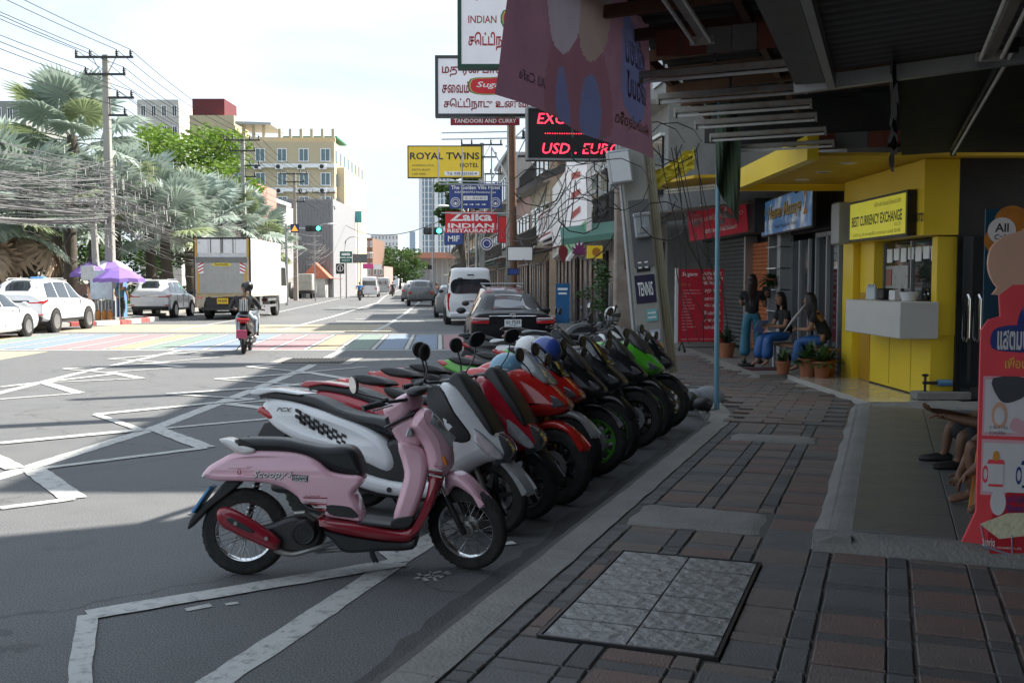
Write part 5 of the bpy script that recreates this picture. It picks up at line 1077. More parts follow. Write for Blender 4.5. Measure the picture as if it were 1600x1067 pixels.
# the printed face is seen from behind the cloth too: give it thickness with two skins
bcloth = sheet(bnp, 110, 60).obj('cloth', bm_pink, ban, 0)
def inside(x, y, P):
    c = False
    for a in range(len(P)):
        (x0, y0), (x1, y1) = P[a - 1], P[a]
        if (y0 > y) != (y1 > y) and x < (x1 - x0) * (y - y0) / (y1 - y0) + x0: c = not c
    return c
def bshape(pts, m, off):              # dyed area of the cloth
    P = cr_spline(pts, 5); me = bcloth.data; me.materials.append(m); ix = len(me.materials) - 1
    for f in range(len(me.polygons)):
        if inside((f % 110 + .5) / 110, (f // 110 + .5) / 60, P): me.polygons[f].material_index = ix
BLIL = cloth(mat('banner_lilac', (.62, .52, .6), .6)); BBLU = cloth(mat('banner_blue', (.25, .27, .5), .6)); BRED = cloth(mat('banner_red', (.42, .19, .24), .6)); BTAN = cloth(mat('banner_tan', (.55, .4, .36), .6))
bshape([(.2, .0), (.22, .3), (.34, .62), (.5, .66), (.62, .4), (.66, .1), (.6, .0), (.4, -.0)], BRED, .008)
bshape([(.22, .45), (.2, .75), (.3, .95), (.42, .85), (.46, .6), (.4, .42), (.3, .36)], BLIL, .012); bshape([(.46, .5), (.47, .85), (.55, .98), (.62, .8), (.6, .55), (.53, .42)], BTAN, .012)
bshape([(.28, .02), (.3, .25), (.36, .28), (.4, .03)], BBLU, .013); bshape([(.48, .02), (.5, .3), (.57, .32), (.6, .02)], BBLU, .013)
bshape([(.7, .35), (.71, .75), (.78, .82), (.88, .65), (.9, .3), (.84, .18), (.76, .2)], BBLU, .012)
def on_banner(body, m, s0, s1, t0, t1, bold=.02):
    cu = bpy.data.curves.new('t', 'FONT'); cu.body = body; cu.offset = bold; cu.resolution_u = 2; to = bpy.data.objects.new('t', cu); me = bpy.data.meshes.new_from_object(to); bpy.data.objects.remove(to)
    xs = [v.co.x for v in me.vertices]; ys = [v.co.y for v in me.vertices]; x0, x1, y0, y1 = min(xs), max(xs), min(ys), max(ys)
    for v in me.vertices: v.co = bnp(s0 + (s1 - s0) * (v.co.x - x0) / (x1 - x0), t0 + (t1 - t0) * (v.co.y - y0) / (y1 - y0)) + Vector((-nb_.y * -.02 , nb_.x * -.02, 0))
    me.materials.clear(); me.materials.append(m); link('lettering', me, ban)
on_banner('พรีเมี่ยม', BLIL, .89, .705, .5, .72); on_banner('แสตมป์', BRED, .89, .72, .3, .46); on_banner('เพื่อนใหม่สุดจี๊ด', cloth(mat('banner_gold', (.32, .2, .08), .6)), .93, .66, .1, .2); on_banner('All Café', BLIL, .18, .06, .1, .15)
MB().tube([tuple(bnp(0, 1)), tuple(bnp(.5, 1)), tuple(bnp(1, 1))], .018, 6).obj('rail', STEEL, ban); beam(MB(), UV(1.6, -.3, 4.15), UV(6.2, -.3, 4.15), .05, .08).obj('edge_rail', DARKM, ban)
fl = thing('flag', 'torn dark green flag hanging from a tall thin blue pole', 'flag', tuple(G(1120, 640, PZ)))
fp = fl.location.copy()
MB().tube([(0, 0, 0), (-.01, .02, 1.3), (-.02, 0, 3.9)], [.034, .03, .026], 10).obj('pole', mat('blue_pole_paint', (.16, .33, .42), .5, dirt=.3), fl)
b = MB(); rings = []
for j in range(13):
    row = []
    for i in range(9):
        x_ = -.06 + .30 * i / 8; z_ = 3.95 - 1.15 * j / 12 - .28 * (i / 8) * (j / 12) - .22 * (i / 8); row.append((x_, -.05 + .05 * math.sin(i * 1.1 + j * .4), z_))
    rings.append(row)
b.loft(rings, closed=False).obj('cloth', mat('flag_green', (.025, .05, .025), .7, var=.4, scale=3, dirt=.5, dirtcol=(.08, .09, .02)), fl, 0)
# ---- concrete poles on this side
pp_ = thing('utility_pole', 'leaning concrete utility pole with stickers and meter box by the bikes', 'pole', (2.17, 15.6, 0)); pp_.rotation_euler = (0, R(-6), 0)
def sq_pole(b, h, w0, w1): return b.loft([[(i * w, j * w, z) for i, j in ((-.5, -.42), (-.42, -.5), (.42, -.5), (.5, -.42), (.5, .42), (.42, .5), (-.42, .5), (-.5, .42))] for z, w in ((0, w0), (h * .5, (w0 + w1) / 2), (h, w1))])
sq_pole(MB(), 9.0, .46, .28).obj('shaft', CONC, pp_, 30)
for x_, z_, w, h, m, t_ in ((.0, 1.62, .3, .42, mat('sticker_violet', (.03, .025, .06), .4), 'TENNIS'), (.06, 1.22, .16, .18, mat('sticker_teal', (.2, .45, .45), .4), '▬▬\n▬▬'), (.08, .92, .15, .16, mat('sticker_lilac', (.5, .5, .65), .4), '▬▬'), (.1, .68, .17, .2, mat('sticker_yellow', (.5, .36, .03), .4), '▬▬▬\n▬▬▬'), (-.0, 1.98, .2, .2, BLACK, '▪▪\n▪▪')):
    s_ = MB().box((x_, -.243 + z_ * .011, z_), (w, .004, h)).obj('sticker', m, pp_); text(t_, WHITEINK if m.name != 'sticker_yellow' else INK, s_, x_, z_, w=w * .75, h=h * .5, y=-.247 + z_ * .011, bold=.01)
mt = MB().box((.04, -.27, 2.55), (.24, .1, .34), bev=.02).obj('meter_box', mat('meter_grey', (.3, .32, .33), .35), pp_); MB().box((.04, -.325, 2.5), (.14, .02, .1), bev=.005).obj('meter_window', CLEARLENS, mt); MB().box((.04, -.3, 2.72), (.26, .06, .06), bev=.01).obj('meter_cap', STEEL, mt)
MB().box((.02, -.215, 2.45), (.3, .02, 1.0)).obj('back_plate', mat('plate_grey', (.12, .12, .12), .6), pp_)
for k in range(3): MB().tube([(.28 + k * .05, -.05 + .04 * k, 0.3), (.25 + k * .04, -.05, 2.0), (.22 + .05 * k, -.05, 4.2)], .024, 6).obj('conduit', mat('conduit_yellow', (.34, .31, .22), .6), pp_)
MB().tube([(-.24, -.2, .2), (-.22, -.2, 2.4), (-.2, -.1, 4)], .02, 6).obj('conduit', GREYW, pp_)
p3 = thing('utility_pole', 'second concrete utility pole, upright and stained, behind the parked bikes', 'pole', (2.05, 18.9, 0))
sq_pole(MB(), 10, .36, .24).obj('shaft', mat('stained_concrete', (.22, .17, .14), .9, var=.25, scale=2, bump=.4, bscale=20, dirt=.7, dirtcol=(.4, .38, .34), dscale=1.8), p3, 30); MB().box((.06, -.19, 2.6), (.12, .03, 1.3)).obj('cable_channel', RUST, p3)
bx_ = thing('junction_box', 'pale grey junction box on the leaning pole under the banner', 'box', tuple(D(968, 262, 15.2))); MB().box((0, 0, 0), (.34, .2, .5), bev=.02, M=Matrix.Rotation(R(-8), 4, 'Y')).obj('case', GREYW, bx_); MB().box((0, -.105, 0), (.28, .01, .42), M=Matrix.Rotation(R(-8), 4, 'Y')).obj('door', WHITE, bx_)
ys_ = thing('wrapped_cable_bundle', 'yellow plastic sheeting wrapped on cables beside the leaning pole', 'sheeting', tuple(D(1042, 262, 15.8)))
b = MB(); rings = []
for j in range(8):
    rings.append([((-.42 + .84 * i / 11) + .05 * noise.noise((i, j, 2)), .1 * noise.noise((i * .7, j * .7, 0)), .3 - .5 * (1 - i / 11) * 1.0 - .3 * j / 7 + .1 * noise.noise((i * .5, j, 5))) for i in range(12)])
b.loft(rings, closed=False).obj('sheet', mat('yellow_mesh', (.6, .48, .03), .6, var=.2, scale=20), ys_, 0)
# ================================================================== CARS, VANS, TRUCKS
CARW = paint('car_white', (.74, .75, .76), rough=.2); CARB = paint('car_black', (.01, .01, .012), rough=.35, coat=0., dirt=.03, spec=.15); CARR = paint('car_red', (.16, .008, .012)); CARS = paint('car_silver', (.42, .43, .44)); CARG = paint('car_grey', (.13, .135, .14)); BEIGE = paint('car_beige', (.5, .44, .36))
CGL = mat('car_glass', (.02, .025, .03), .04, spec=.9, var=.02, coat=.4)
def car(name, label, cat, loc, rz, st, body, glass_side, glass_rear, wheels, wr=.33, group=None, detail=True, rimm=RIMSIL, lower=None, glass_front=None, nfine=5):
    """st: stations (x, zbottom, zshoulder, ztop, wbottom, wshoulder, wtop), x from the tail forward"""
    th = thing(name, label, cat, loc, rz, group)
    S = cr_spline(st, nfine, False)
    def sec(s):
        x, zb, zs, zt, wb, ws, wt = s; zm = zb + (zs - zb) * .55
        return [(0, zb), (wb * .92, zb), (wb, zb + .07), (ws * .995, zm), (ws * .985, zs - .05), (ws * .95, zs), (ws * .95 + (wt - ws * .95) * .5, zs + (zt - .28 * min(.25, zt - zs) - zs) * .5), (wt, zt - .28 * min(.25, zt - zs)), (wt * .8, zt - .012), (wt * .4, zt - .003), (0, zt)]
    rings = []
    for s in S:
        h = sec(s); rings.append([(s[0], a, z) for a, z in h] + [(s[0], -a, z) for a, z in h[-2:0:-1]])
    MB().loft(rings).obj('body', body, th, 42)
    def at(x):
        for i in range(len(S) - 1):
            if S[i][0] <= x <= S[i + 1][0]:
                t = (x - S[i][0]) / max(1e-6, S[i + 1][0] - S[i][0]); return [a + (b_ - a) * t for a, b_ in zip(S[i], S[i + 1])]
        return S[0] if x < S[0][0] else S[-1]
    for q in (-1, 1):
        for (xa0, xa1, xb0, xb1) in glass_side:      # bottom x range, top x range
            n = 8; rows = []
            for j in range(4):
                t = .06 + .86 * j / 3; row = []
                for i in range(n + 1):
                    x = (xa0 + (xb0 - xa0) * (j / 3)) + ((xa1 + (xb1 - xa1) * (j / 3)) - (xa0 + (xb0 - xa0) * (j / 3))) * i / n
                    s = at(x); h = sec(s); p, r_ = Vector(h[5]), Vector(h[7]); c = p + (r_ - p) * t; nrm = Vector((r_.y - p.y, p.x - r_.x)).normalized()
                    c = c + nrm * .007; row.append((x, q * c.x, c.y))
                rows.append(row)
            MB().loft(rows, closed=False).obj('window', CGL, th, 60)
    for key, rng in (('rear_window', glass_rear), ('windscreen', glass_front)):
        if not rng: continue
        rows = []
        for i in range(9):
            x = rng[0] + (rng[1] - rng[0]) * i / 8; s = at(x); s2 = at(x + .03); s1 = at(x - .03); sl_ = (s2[3] - s1[3]) / .06; nx = Vector((-sl_, 1)).normalized() * .009; h = sec(s); row = []
            for k in range(-6, 7):
                f = abs(k) / 6 * .93; a = h[7][0] * f
                zt = h[10][1] + (h[7][1] - h[10][1]) * (f ** 2.4); row.append((x + nx.x, (1 if k > 0 else -1) * a, zt + nx.y))
            rows.append(row)
        MB().loft(rows, closed=False).obj(key, CGL, th, 60)
    hw = max(s[5] for s in st)
    for xw in wheels:
        for q in (-1, 1):
            if detail:
                MB().lathe([(0, .0), (wr + .055, .0), (wr + .055, -.2), (0, -.2)], 28, TM(xw, q * (hw + .001), wr + .01) @ Matrix.Rotation(R(-90 * q), 4, 'X')).obj('wheel_arch', BLACK, th)
            B = TM(xw, q * (hw - .065), wr) @ XR
            w = MB().lathe([(wr * .66, .1), (wr * .9, .105), (wr, .085), (wr, -.085), (wr * .9, -.105), (wr * .66, -.1)], 28, B, True).obj('wheel', RUBBER, th)
            ri = MB()
            o = -q                                        # rim face outward
            ri.lathe([(wr * .68, o * .09), (wr * .62, o * .095), (wr * .58, o * .05), (0, o * .045)], 24, B)
            if detail:
                for k in range(6): ri.loft([[(.03, -.03, o * .075), (.03, .03, o * .075), (.03, .03, o * .05), (.03, -.03, o * .05)], [(wr * .64, -.022, o * .092), (wr * .64, .022, o * .092), (wr * .64, .022, o * .05), (wr * .64, -.022, o * .05)]], M=B @ Matrix.Rotation(k * 1.047, 4, 'Z'))
            ri.obj('rim', rimm, w)
    if lower:
        for q in (-1, 1): MB().box((sum(wheels) / 2, q * (hw - .02), lower), (abs(wheels[1] - wheels[0]) - 2 * wr - .1, .1, .1), bev=.02).obj('side_step', BLACK, th)
    return th
def wing_mirror(th, x, y, z, m):
    q = 1 if y > 0 else -1
    MB().ball((x, y + q * .1, z), (.07, .12, .08), 12, 8).obj('wing_mirror', m, th)
def pbox(th, name, x, y, z, d, m, bev=.01): return MB().box((x, y, z), d, bev=bev).obj(name, m, th)
def rtext(par, body, m, x, y, z, w, h, bold=.01, name='lettering'):      # lettering on a tail: read from behind
    o = text(body, m, par, 0, 0, w=w, h=h, y=0, bold=bold, name=name); o.matrix_local = TM(x, y, z, rz=R(-90)); return o
H90 = R(90)
# ---- black saloon at the end of the bike row
SED = [(0, .42, .80, .86, .70, .76, .60), (.05, .3, .93, 1.02, .80, .86, .68), (.18, .24, .95, 1.07, .86, .90, .72), (.62, .22, .95, 1.10, .89, .915, .70), (.8, .22, .95, 1.13, .89, .915, .68), (1.55, .2, .94, 1.42, .89, .915, .58), (2.2, .2, .93, 1.46, .89, .915, .60), (2.8, .2, .92, 1.41, .89, .915, .60), (3.6, .2, .90, 1.03, .89, .91, .68), (4.35, .22, .80, .88, .86, .88, .62), (4.75, .28, .66, .74, .76, .80, .55), (4.85, .4, .55, .6, .66, .70, .4)]
SIDE4 = [(1.15, 2.2, 1.55, 2.2), (2.27, 3.35, 2.27, 2.85)]
p = (.02, 21.7)
cb = car('parked_car', 'black saloon car with Thai plate parked behind the row of bikes', 'car', (*p, 0), H90 + R(4), SED, CARB, SIDE4, (.78, 1.55), (.98, 3.78), .335, lower=None)
for q in (-1, 1):
    tl = MB().puff(cr_spline([(-.03, .83), (.0, .95), (.25, .96), (.35, .93), (.12, .86)], 3), 0, .02, 2, y0=min(q * .5, q * .89), y1=max(q * .5, q * .89), wf=lambda x, z: 1).obj('tail_light', REDLENS, cb); pbox(cb, 'tail_light_clear', -.028, q * .68, .925, (.03, .36, .05), CLEARLENS)
    pbox(cb, 'reflector', -.01, q * .66, .42, (.05, .2, .05), REDLENS); wing_mirror(cb, 3.25, q * .93, 1.02, BLACK)
    pbox(cb, 'exhaust_tip', .0, q * .55, .28, (.1, .12, .05), CHROME)
pbox(cb, 'chrome_strip', -.012, 0, .985, (.03, 1.0, .03), CHROME); nplate = pbox(cb, 'number_plate', -.04, 0, .84, (.02, .36, .16), WHITE, .004); rtext(nplate, 'ขว 7533', INK, -.052, 0, .865, .3, .075, .015); rtext(nplate, 'ชลบุรี', INK, -.052, 0, .795, .14, .035)
pbox(cb, 'bumper', .02, 0, .33, (.12, 1.5, .16), BLACK, .04)
em = MB().torus(.06, .009, 24, 6, TM(-.035, 0, 1.0) @ Matrix.Rotation(H90, 4, 'Y') @ Matrix.Diagonal((.7, 1.15, 1, 1))).torus(.03, .007, 20, 6, TM(-.037, 0, 1.0) @ Matrix.Rotation(H90, 4, 'Y') @ Matrix.Diagonal((1.3, .7, 1, 1))).torus(.03, .007, 20, 6, TM(-.037, 0, 1.018) @ Matrix.Rotation(H90, 4, 'Y') @ Matrix.Diagonal((.5, 1.8, 1, 1))).obj('emblem', CHROME, cb)
rtext(cb, 'Camry', CHROME, -.036, .42, .99, .2, .035, .02); rtext(cb, '2.0G', CHROME, -.036, -.5, .99, .12, .03, .01)
# ---- dark red hatchback with roof bars, white van
HATCH = [(0, .4, .85, .95, .7, .76, .6), (.06, .28, .96, 1.1, .8, .84, .66), (.2, .24, .98, 1.3, .84, .87, .62), (.5, .22, .98, 1.5, .85, .88, .6), (1.4, .2, .97, 1.56, .86, .88, .6), (2.1, .2, .96, 1.52, .86, .88, .6), (3.0, .2, .92, 1.06, .85, .87, .66), (3.7, .24, .8, .9, .8, .84, .6), (4.0, .4, .6, .66, .68, .72, .45)]
hr = car('parked_car', 'dark red hatchback with roof bars parked in front of the black saloon', 'car', (-.2, 28.9, 0), H90 + R(5), HATCH, CARR, [(.45, 1.35, .6, 1.35), (1.42, 2.7, 1.42, 2.2)], (.1, .48), (.75, 3.2), .32)
for q in (-1, 1):
    pbox(hr, 'tail_light', .06, q * .74, .98, (.16, .16, .3), REDLENS, .03); MB().tube([(.5, q * .52, 1.56), (2.0, q * .52, 1.6)], .018, 6).obj('roof_bar', STEEL, hr); wing_mirror(hr, 2.7, q * .9, 1.05, BLACK)
MB().tube([(.75, -.6, 1.66), (.75, .6, 1.66)], .02, 6).obj('roof_bar', STEEL, hr); MB().tube([(1.6, -.6, 1.66), (1.6, .6, 1.66)], .02, 6).obj('roof_bar', STEEL, hr); pbox(hr, 'number_plate', -.01, 0, .75, (.03, .34, .15), WHITE, .004)
VAN = [(0, .5, 1.1, 2.05, .78, .82, .66), (.04, .36, 1.14, 2.17, .86, .9, .72), (.15, .3, 1.15, 2.24, .92, .94, .74), (.6, .28, 1.15, 2.28, .93, .95, .75), (2.4, .28, 1.15, 2.29, .93, .95, .75), (3.9, .28, 1.12, 2.22, .93, .95, .72), (4.3, .28, 1.1, 2.0, .93, .95, .7), (4.9, .28, 1.05, 1.25, .92, .93, .72), (5.25, .32, .85, .95, .86, .88, .6), (5.38, .5, .62, .68, .74, .76, .5)]
vn = car('parked_van', 'white high-roof van parked ahead of the red hatchback', 'van', (-1.62, 40.2, 0), H90 + R(5), VAN, CARW, [(.35, 1.6, .35, 1.6), (1.7, 3.0, 1.7, 3.0), (3.1, 4.5, 3.1, 4.05)], None, (1.15, 4.1), .34)
MB().puff(cr_spline([(-.72, 1.28), (-.7, 1.78), (0, 1.82), (.7, 1.78), (.72, 1.28), (0, 1.26)], 4), .02, .008, 2, M=TM(-.0, 0, 0, rz=R(90))).obj('rear_window', CGL, vn)
for q in (-1, 1): MB().puff(cr_spline([(-.09, .62), (-.1, 1.2), (.08, 1.22), (.06, .62)], 3), .02, .01, 2, M=TM(.03, q * .83, 0, rz=R(90))).obj('tail_light', REDLENS, vn); wing_mirror(vn, 4.4, q * .98, 1.3, BLACK)
pbox(vn, 'rear_bumper', .0, 0, .42, (.14, 1.7, .2), CARW, .05); pbox(vn, 'tailgate_handle', -.0, 0, .95, (.05, .5, .07), CHROME); pbox(vn, 'number_plate', -.0, 0, .8, (.03, .36, .16), WHITE, .004); pbox(vn, 'brake_light', -.0, 0, 1.98, (.06, .26, .04), BLACK); MB().tube([(-.0, .35, 1.25), (-.06, .38, 1.45), (-.08, .4, 1.8)], .012, 6).obj('wiper', BLACK, vn); pbox(vn, 'rear_mirror', -.12, .42, 1.82, (.05, .2, .1), BLACK, .03)
gr = car('parked_car', 'grey estate car parked just ahead of the white van, mostly hidden', 'car', (-2.75, 48.5, 0), H90 + R(5), HATCH, CARG, [(.45, 1.35, .6, 1.35)], (.1, .48), (.75, 3.2), .32, detail=False)
# ---- left side: saloon, two SUVs, beige saloon
SUV = [(0, .62, 1.02, 1.15, .74, .80, .6), (.05, .5, 1.12, 1.3, .84, .9, .66), (.22, .42, 1.16, 1.5, .90, .93, .66), (.5, .38, 1.16, 1.74, .91, .935, .64), (1.3, .36, 1.14, 1.82, .92, .94, .64), (2.2, .36, 1.12, 1.81, .92, .94, .64), (2.75, .36, 1.11, 1.72, .92, .94, .63), (3.5, .38, 1.1, 1.24, .92, .93, .72), (4.3, .42, 1.0, 1.1, .88, .9, .68), (4.68, .5, .8, .9, .78, .82, .55), (4.79, .62, .7, .75, .68, .7, .4)]
def suv(loc, rz, label, taxi=False):
    s = car('parked_car', label, 'car', loc, rz, SUV, CARW, [(.4, 1.25, .62, 1.25), (1.32, 2.2, 1.32, 2.2), (2.27, 3.25, 2.27, 2.72)], (.14, .55), (.95, 3.72), .39, lower=.42, rimm=RIMSIL)
    for q in (-1, 1):
        MB().puff([(-.02, 1.0), (.02, 1.08), (.4, 1.14), (.42, 1.08), (.1, .99)], 0, .01, 2, y0=min(q * .42, q * .93), y1=max(q * .42, q * .93)).obj('tail_light', REDLENS, s); pbox(s, 'reflector', .03, q * .78, .62, (.06, .22, .05), REDLENS); wing_mirror(s, 3.1, q * .97, 1.2, BLACK)
        MB().tube([(.7, q * .6, 1.77), (.9, q * .6, 1.83), (2.3, q * .6, 1.83), (2.5, q * .6, 1.76)], .018, 6).obj('roof_rail', STEEL, s)
        pbox(s, 'door_handle', 1.62, q * .945, 1.03, (.16, .03, .03), CHROME); pbox(s, 'door_handle', 2.62, q * .945, 1.03, (.16, .03, .03), CHROME)
        for xd in (1.28, 2.24, 3.2): MB().box((xd, q * .934, .8), (.008, .012, .6)).obj('door_seam', BLACK, s)
    pbox(s, 'rear_bumper', .06, 0, .5, (.16, 1.7, .18), BLACK, .05); pbox(s, 'number_plate', -.02, 0, .86, (.03, .36, .16), WHITE, .004); pbox(s, 'tailgate_trim', -.005, 0, 1.06, (.04, .9, .06), CHROME if not taxi else BLACK)
    if taxi: pbox(s, 'roof_sign', 2.0, .1, 1.85, (.25, .5, .07), mat('roof_sign_blue', (.1, .3, .6), .4), .04); MB().box((.3, 0, 1.5), (.02, .1, .01)).obj('antenna_base', BLACK, s)
    return s
suv((-16.35, 33.7, 0), H90 + R(1), 'white SUV with a blue roof sign parked nearest the kiosk on the far kerb', True)
suv((-16.85, 47.6, 0), H90 + R(2), 'white SUV parked beyond the kiosk, just behind the box truck')
ws = car('parked_car', 'white saloon car cut by the left edge of the picture', 'car', (-16.0, 28.3, 0), H90 + R(1), SED, CARW, SIDE4, (.78, 1.55), (.98, 3.72), .335)
for q in (-1, 1):
    wing_mirror(ws, 3.25, q * .93, 1.02, CARW); pbox(ws, 'door_handle', 1.7, q * .91, .84, (.16, .03, .03), CHROME); pbox(ws, 'door_handle', 2.75, q * .91, .84, (.16, .03, .03), CHROME); pbox(ws, 'headlight', 4.5, q * .7, .74, (.3, .2, .12), CLEARLENS, .04)
    for xd in (1.25, 2.24, 3.3): MB().box((xd, q * .908, .6), (.008, .012, .5)).obj('door_seam', BLACK, ws)
bs = car('parked_car', 'beige saloon car half hidden between the white SUV and the box truck', 'car', (-16.2, 55.5, 0), H90 + R(3), SED, BEIGE, SIDE4, (.78, 1.55), (.98, 3.78), .33)
for q in (-1, 1): pbox(bs, 'tail_light', -.01, q * .7, .9, (.06, .3, .14), REDLENS, .03)
# ---- box truck with tail lift
tk = thing('box_truck', 'white box truck with grey tail lift and yellow plate at the far kerb', 'truck', (-13.0, 46.0, 0), H90 + R(1))
TRW = paint('truck_white', (.76, .77, .77), dirt=.15); TGR = mat('tail_lift_grey', (.4, .4, .38), .55, .2, dirt=.45, dirtcol=(.25, .22, .17), dscale=2); ORF = mat('orange_frame', (.6, .33, .04), .5, dirt=.3)
MB().box((3.4, 0, 2.35), (6.6, 2.5, 2.62), bev=.03).obj('cargo_box', TRW, tk)
for k in range(7): MB().box((.8 + k * .95, -1.2525, 2.35), (.012, .006, 2.5)).obj('panel_seam', mat('seam_grey', (.5, .5, .5), .6), tk)
MB().box((3.4, -1.256, 1.1), (6.6, .02, .12)).obj('side_rail', mat('rail_tan', (.55, .48, .38), .5), tk)
fb = MB()
for q in (-1, 1): fb.box((.07, q * 1.24, 2.35), (.08, .07, 2.66))
fb.box((.07, 0, 3.66), (.08, 2.55, .08)).obj('rear_frame', DARKM, tk)
for q in (-1, 1): MB().box((.045, q * 1.16, 2.5), (.04, .09, 2.3)).obj('door_post', ORF, tk)
for k, (ya, yb) in enumerate(((-1.1, -.62), (-.6, -.03), (.03, .6), (.62, 1.1))): MB().box((.06, (ya + yb) / 2, 3.3), (.03, yb - ya, .62)).obj('rear_door', TRW, tk)
for yy in (-.5, -.04, .04, .5): MB().tube([(.02, yy, 3.0), (.02, yy, 3.62)], .014, 6).obj('lock_rod', DARKM, tk)
tlp = MB().box((.0, 0, 2.0), (.06, 2.36, 1.62), bev=.01).obj('tail_lift', TGR, tk); MB().box((-.032, 0, 2.68), (.01, 2.3, .25)).obj('tread_strip', mat('lift_dark', (.2, .2, .19), .6, .3, dirt=.4), tlp)
for yy in (-1.05, 1.05): MB().box((-.034, yy, 1.75), (.008, .12, 1.1)).obj('edge_strip', ORF, tlp)
for k in range(18): MB().box((-.036, -1.0 + k * .118, 1.85), (.006, .006, 1.3)).obj('rib', mat('rib_grey', (.33, .33, .31), .6), tlp)
lg = MB().puff(cr_spline([(-.36, 2.42), (-.36, 2.54), (.36, 2.54), (.36, 2.42)], 2), .004, .002, 1, M=TM(-.04, 0, 0, rz=R(-90))).obj('maker_badge', mat('badge_yellow', (.7, .55, .03), .4), tlp); rtext(lg, 'PALFINGER', INK, -.048, 0, 2.48, .6, .08, .02)
for q in (-1, 1):
    hp = MB().box((-.045, q * .93, 2.3), (.02, .24, .44)).obj('hazard_board', WHITEINK, tlp)
    for k in range(3):
        z0 = 2.1 + k * .15; MB().add([(-.057, q * .93 - .12, z0 + (.12 if q > 0 else 0)), (-.057, q * .93 + .12, z0 + (0 if q > 0 else .12)), (-.057, q * .93 + .12, z0 + .07 + (0 if q > 0 else .12)), (-.057, q * .93 - .12, z0 + .07 + (.12 if q > 0 else 0))], [(0, 1, 2, 3), (3, 2, 1, 0)][:1]).obj('hazard_stripe', REDLENS, hp, 0)
MB().box((.1, 0, 1.12), (.2, 2.4, .16)).obj('bumper_beam', mat('beam_tan', (.45, .36, .2), .6, dirt=.4), tk); MB().box((.3, 0, .75), (.3, 1.6, .5)).obj('undercarriage', BLACK, tk); MB().box((.05, 0, .5), (.08, 1.9, .14)).obj('underride_bar', BLACK, tk)
npl = MB().box((.04, 0, .85), (.03, .5, .26)).obj('number_plate', mat('plate_yellow', (.7, .45, .02), .4), tk); rtext(npl, '70-3295', INK, .02, 0, .85, .4, .11, .02)
for q in (-1, 1):
    for k in range(2): MB().lathe([(0, .03), (.06, .03), (.065, 0), (0, 0)], 14, TM(.06, q * (1.0 + k * .15), 1.0) @ Matrix.Rotation(R(-90), 4, 'Y')).obj('tail_light', REDLENS, tk)
    for z_ in (.55, .85): MB().box((4.2, q * 1.22, z_), (2.6, .04, .12)).obj('side_guard', STEEL, tk)
    MB().box((2.2, q * 1.22, .85), (.5, .04, .5)).obj('mudguard', STEEL, tk)
    for xw in (1.6, 6.2):
        w = MB().lathe([(.28, .14), (.42, .15), (.47, .12), (.47, -.12), (.42, -.15), (.28, -.14)], 26, TM(xw, q * 1.02, .47) @ XR, True).obj('wheel', RUBBER, tk); MB().lathe([(.29, -q * .12), (.24, -q * .1), (.1, -q * .06), (0, -q * .06)], 20, TM(xw, q * 1.02, .47) @ XR).obj('rim', RIMSIL, w)
MB().box((3.5, 0, .9), (6.4, .9, .2)).obj('chassis', BLACK, tk)
cab = MB().puff([(6.8, .55), (8.6, .55), (8.75, 1.2), (8.5, 2.5), (8.2, 2.75), (6.8, 2.75)], 1.15, .1, 3).obj('cab', TRW, tk); MB().puff([(7.2, 1.5), (8.5, 1.5), (8.3, 2.45), (7.2, 2.45)], 1.155, .01, 1).obj('cab_window', CGL, cab)
# ---- vehicles far up the street
def canvas_truck(loc, rz, label):
    t = thing('pickup_truck', label, 'truck', loc, rz); MB().box((1.6, 0, 1.65), (3.0, 1.8, 1.7), bev=.04).obj('cargo_box', mat('grey_canvas', (.4, .4, .36), .8, dirt=.4), t); MB().box((1.6, 0, .65), (3.2, 1.6, .3)).obj('chassis', BLACK, t)
    for q in (-1, 1):
        for xw in (.8, 3.9): MB().lathe([(0, .12), (.36, .12), (.38, .08), (.38, -.08), (.36, -.12), (0, -.12)], 18, TM(xw, q * .75, .38) @ XR).obj('wheel', RUBBER, t)
    MB().puff([(3.2, .5), (4.9, .5), (5.0, 1.1), (4.3, 1.85), (3.2, 1.85)], .85, .06, 2).obj('cab', CARS, t); MB().box((.08, 0, 1.65), (.03, 1.5, .04)).obj('tailgate_bar', STEEL, t)
    return t
canvas_truck((-21.0, 103, 0), H90 + R(5), 'pickup with a tall grey canvas load box parked far up the left kerb')
far = [((-15.6, 112, 0), VAN, CARW, 'white minivan driving far up the street behind the blue-shirted rider', 'van'), ((-17.0, 135, 0), VAN, CARS, 'silver van far up the left side of the street', 'van'), ((-14.8, 165, 0), HATCH, CARW, 'white hatchback far up the middle of the street', 'car'), ((-8.6, 88, 0), HATCH, CARG, 'dark grey hatchback parked far up the right kerb, nearest of three', 'car'), ((-9.4, 98, 0), SUV, CARW, 'white SUV parked far up the right kerb', 'car'), ((-11.2, 118, 0), HATCH, CARG, 'dark hatchback parked farthest up the right kerb', 'car'), ((-15.8, 190, 0), SUV, CARG, 'dark SUV tiny in the distance in the middle of the street', 'car'), ((-24.2, 150, 0), SUV, CARS, 'grey SUV tiny in the distance at the left kerb', 'car'), ((-6.3, 71, 0), SUV, CARG, 'dark grey pickup-like car parked up the right kerb beyond the walking person', 'car')]
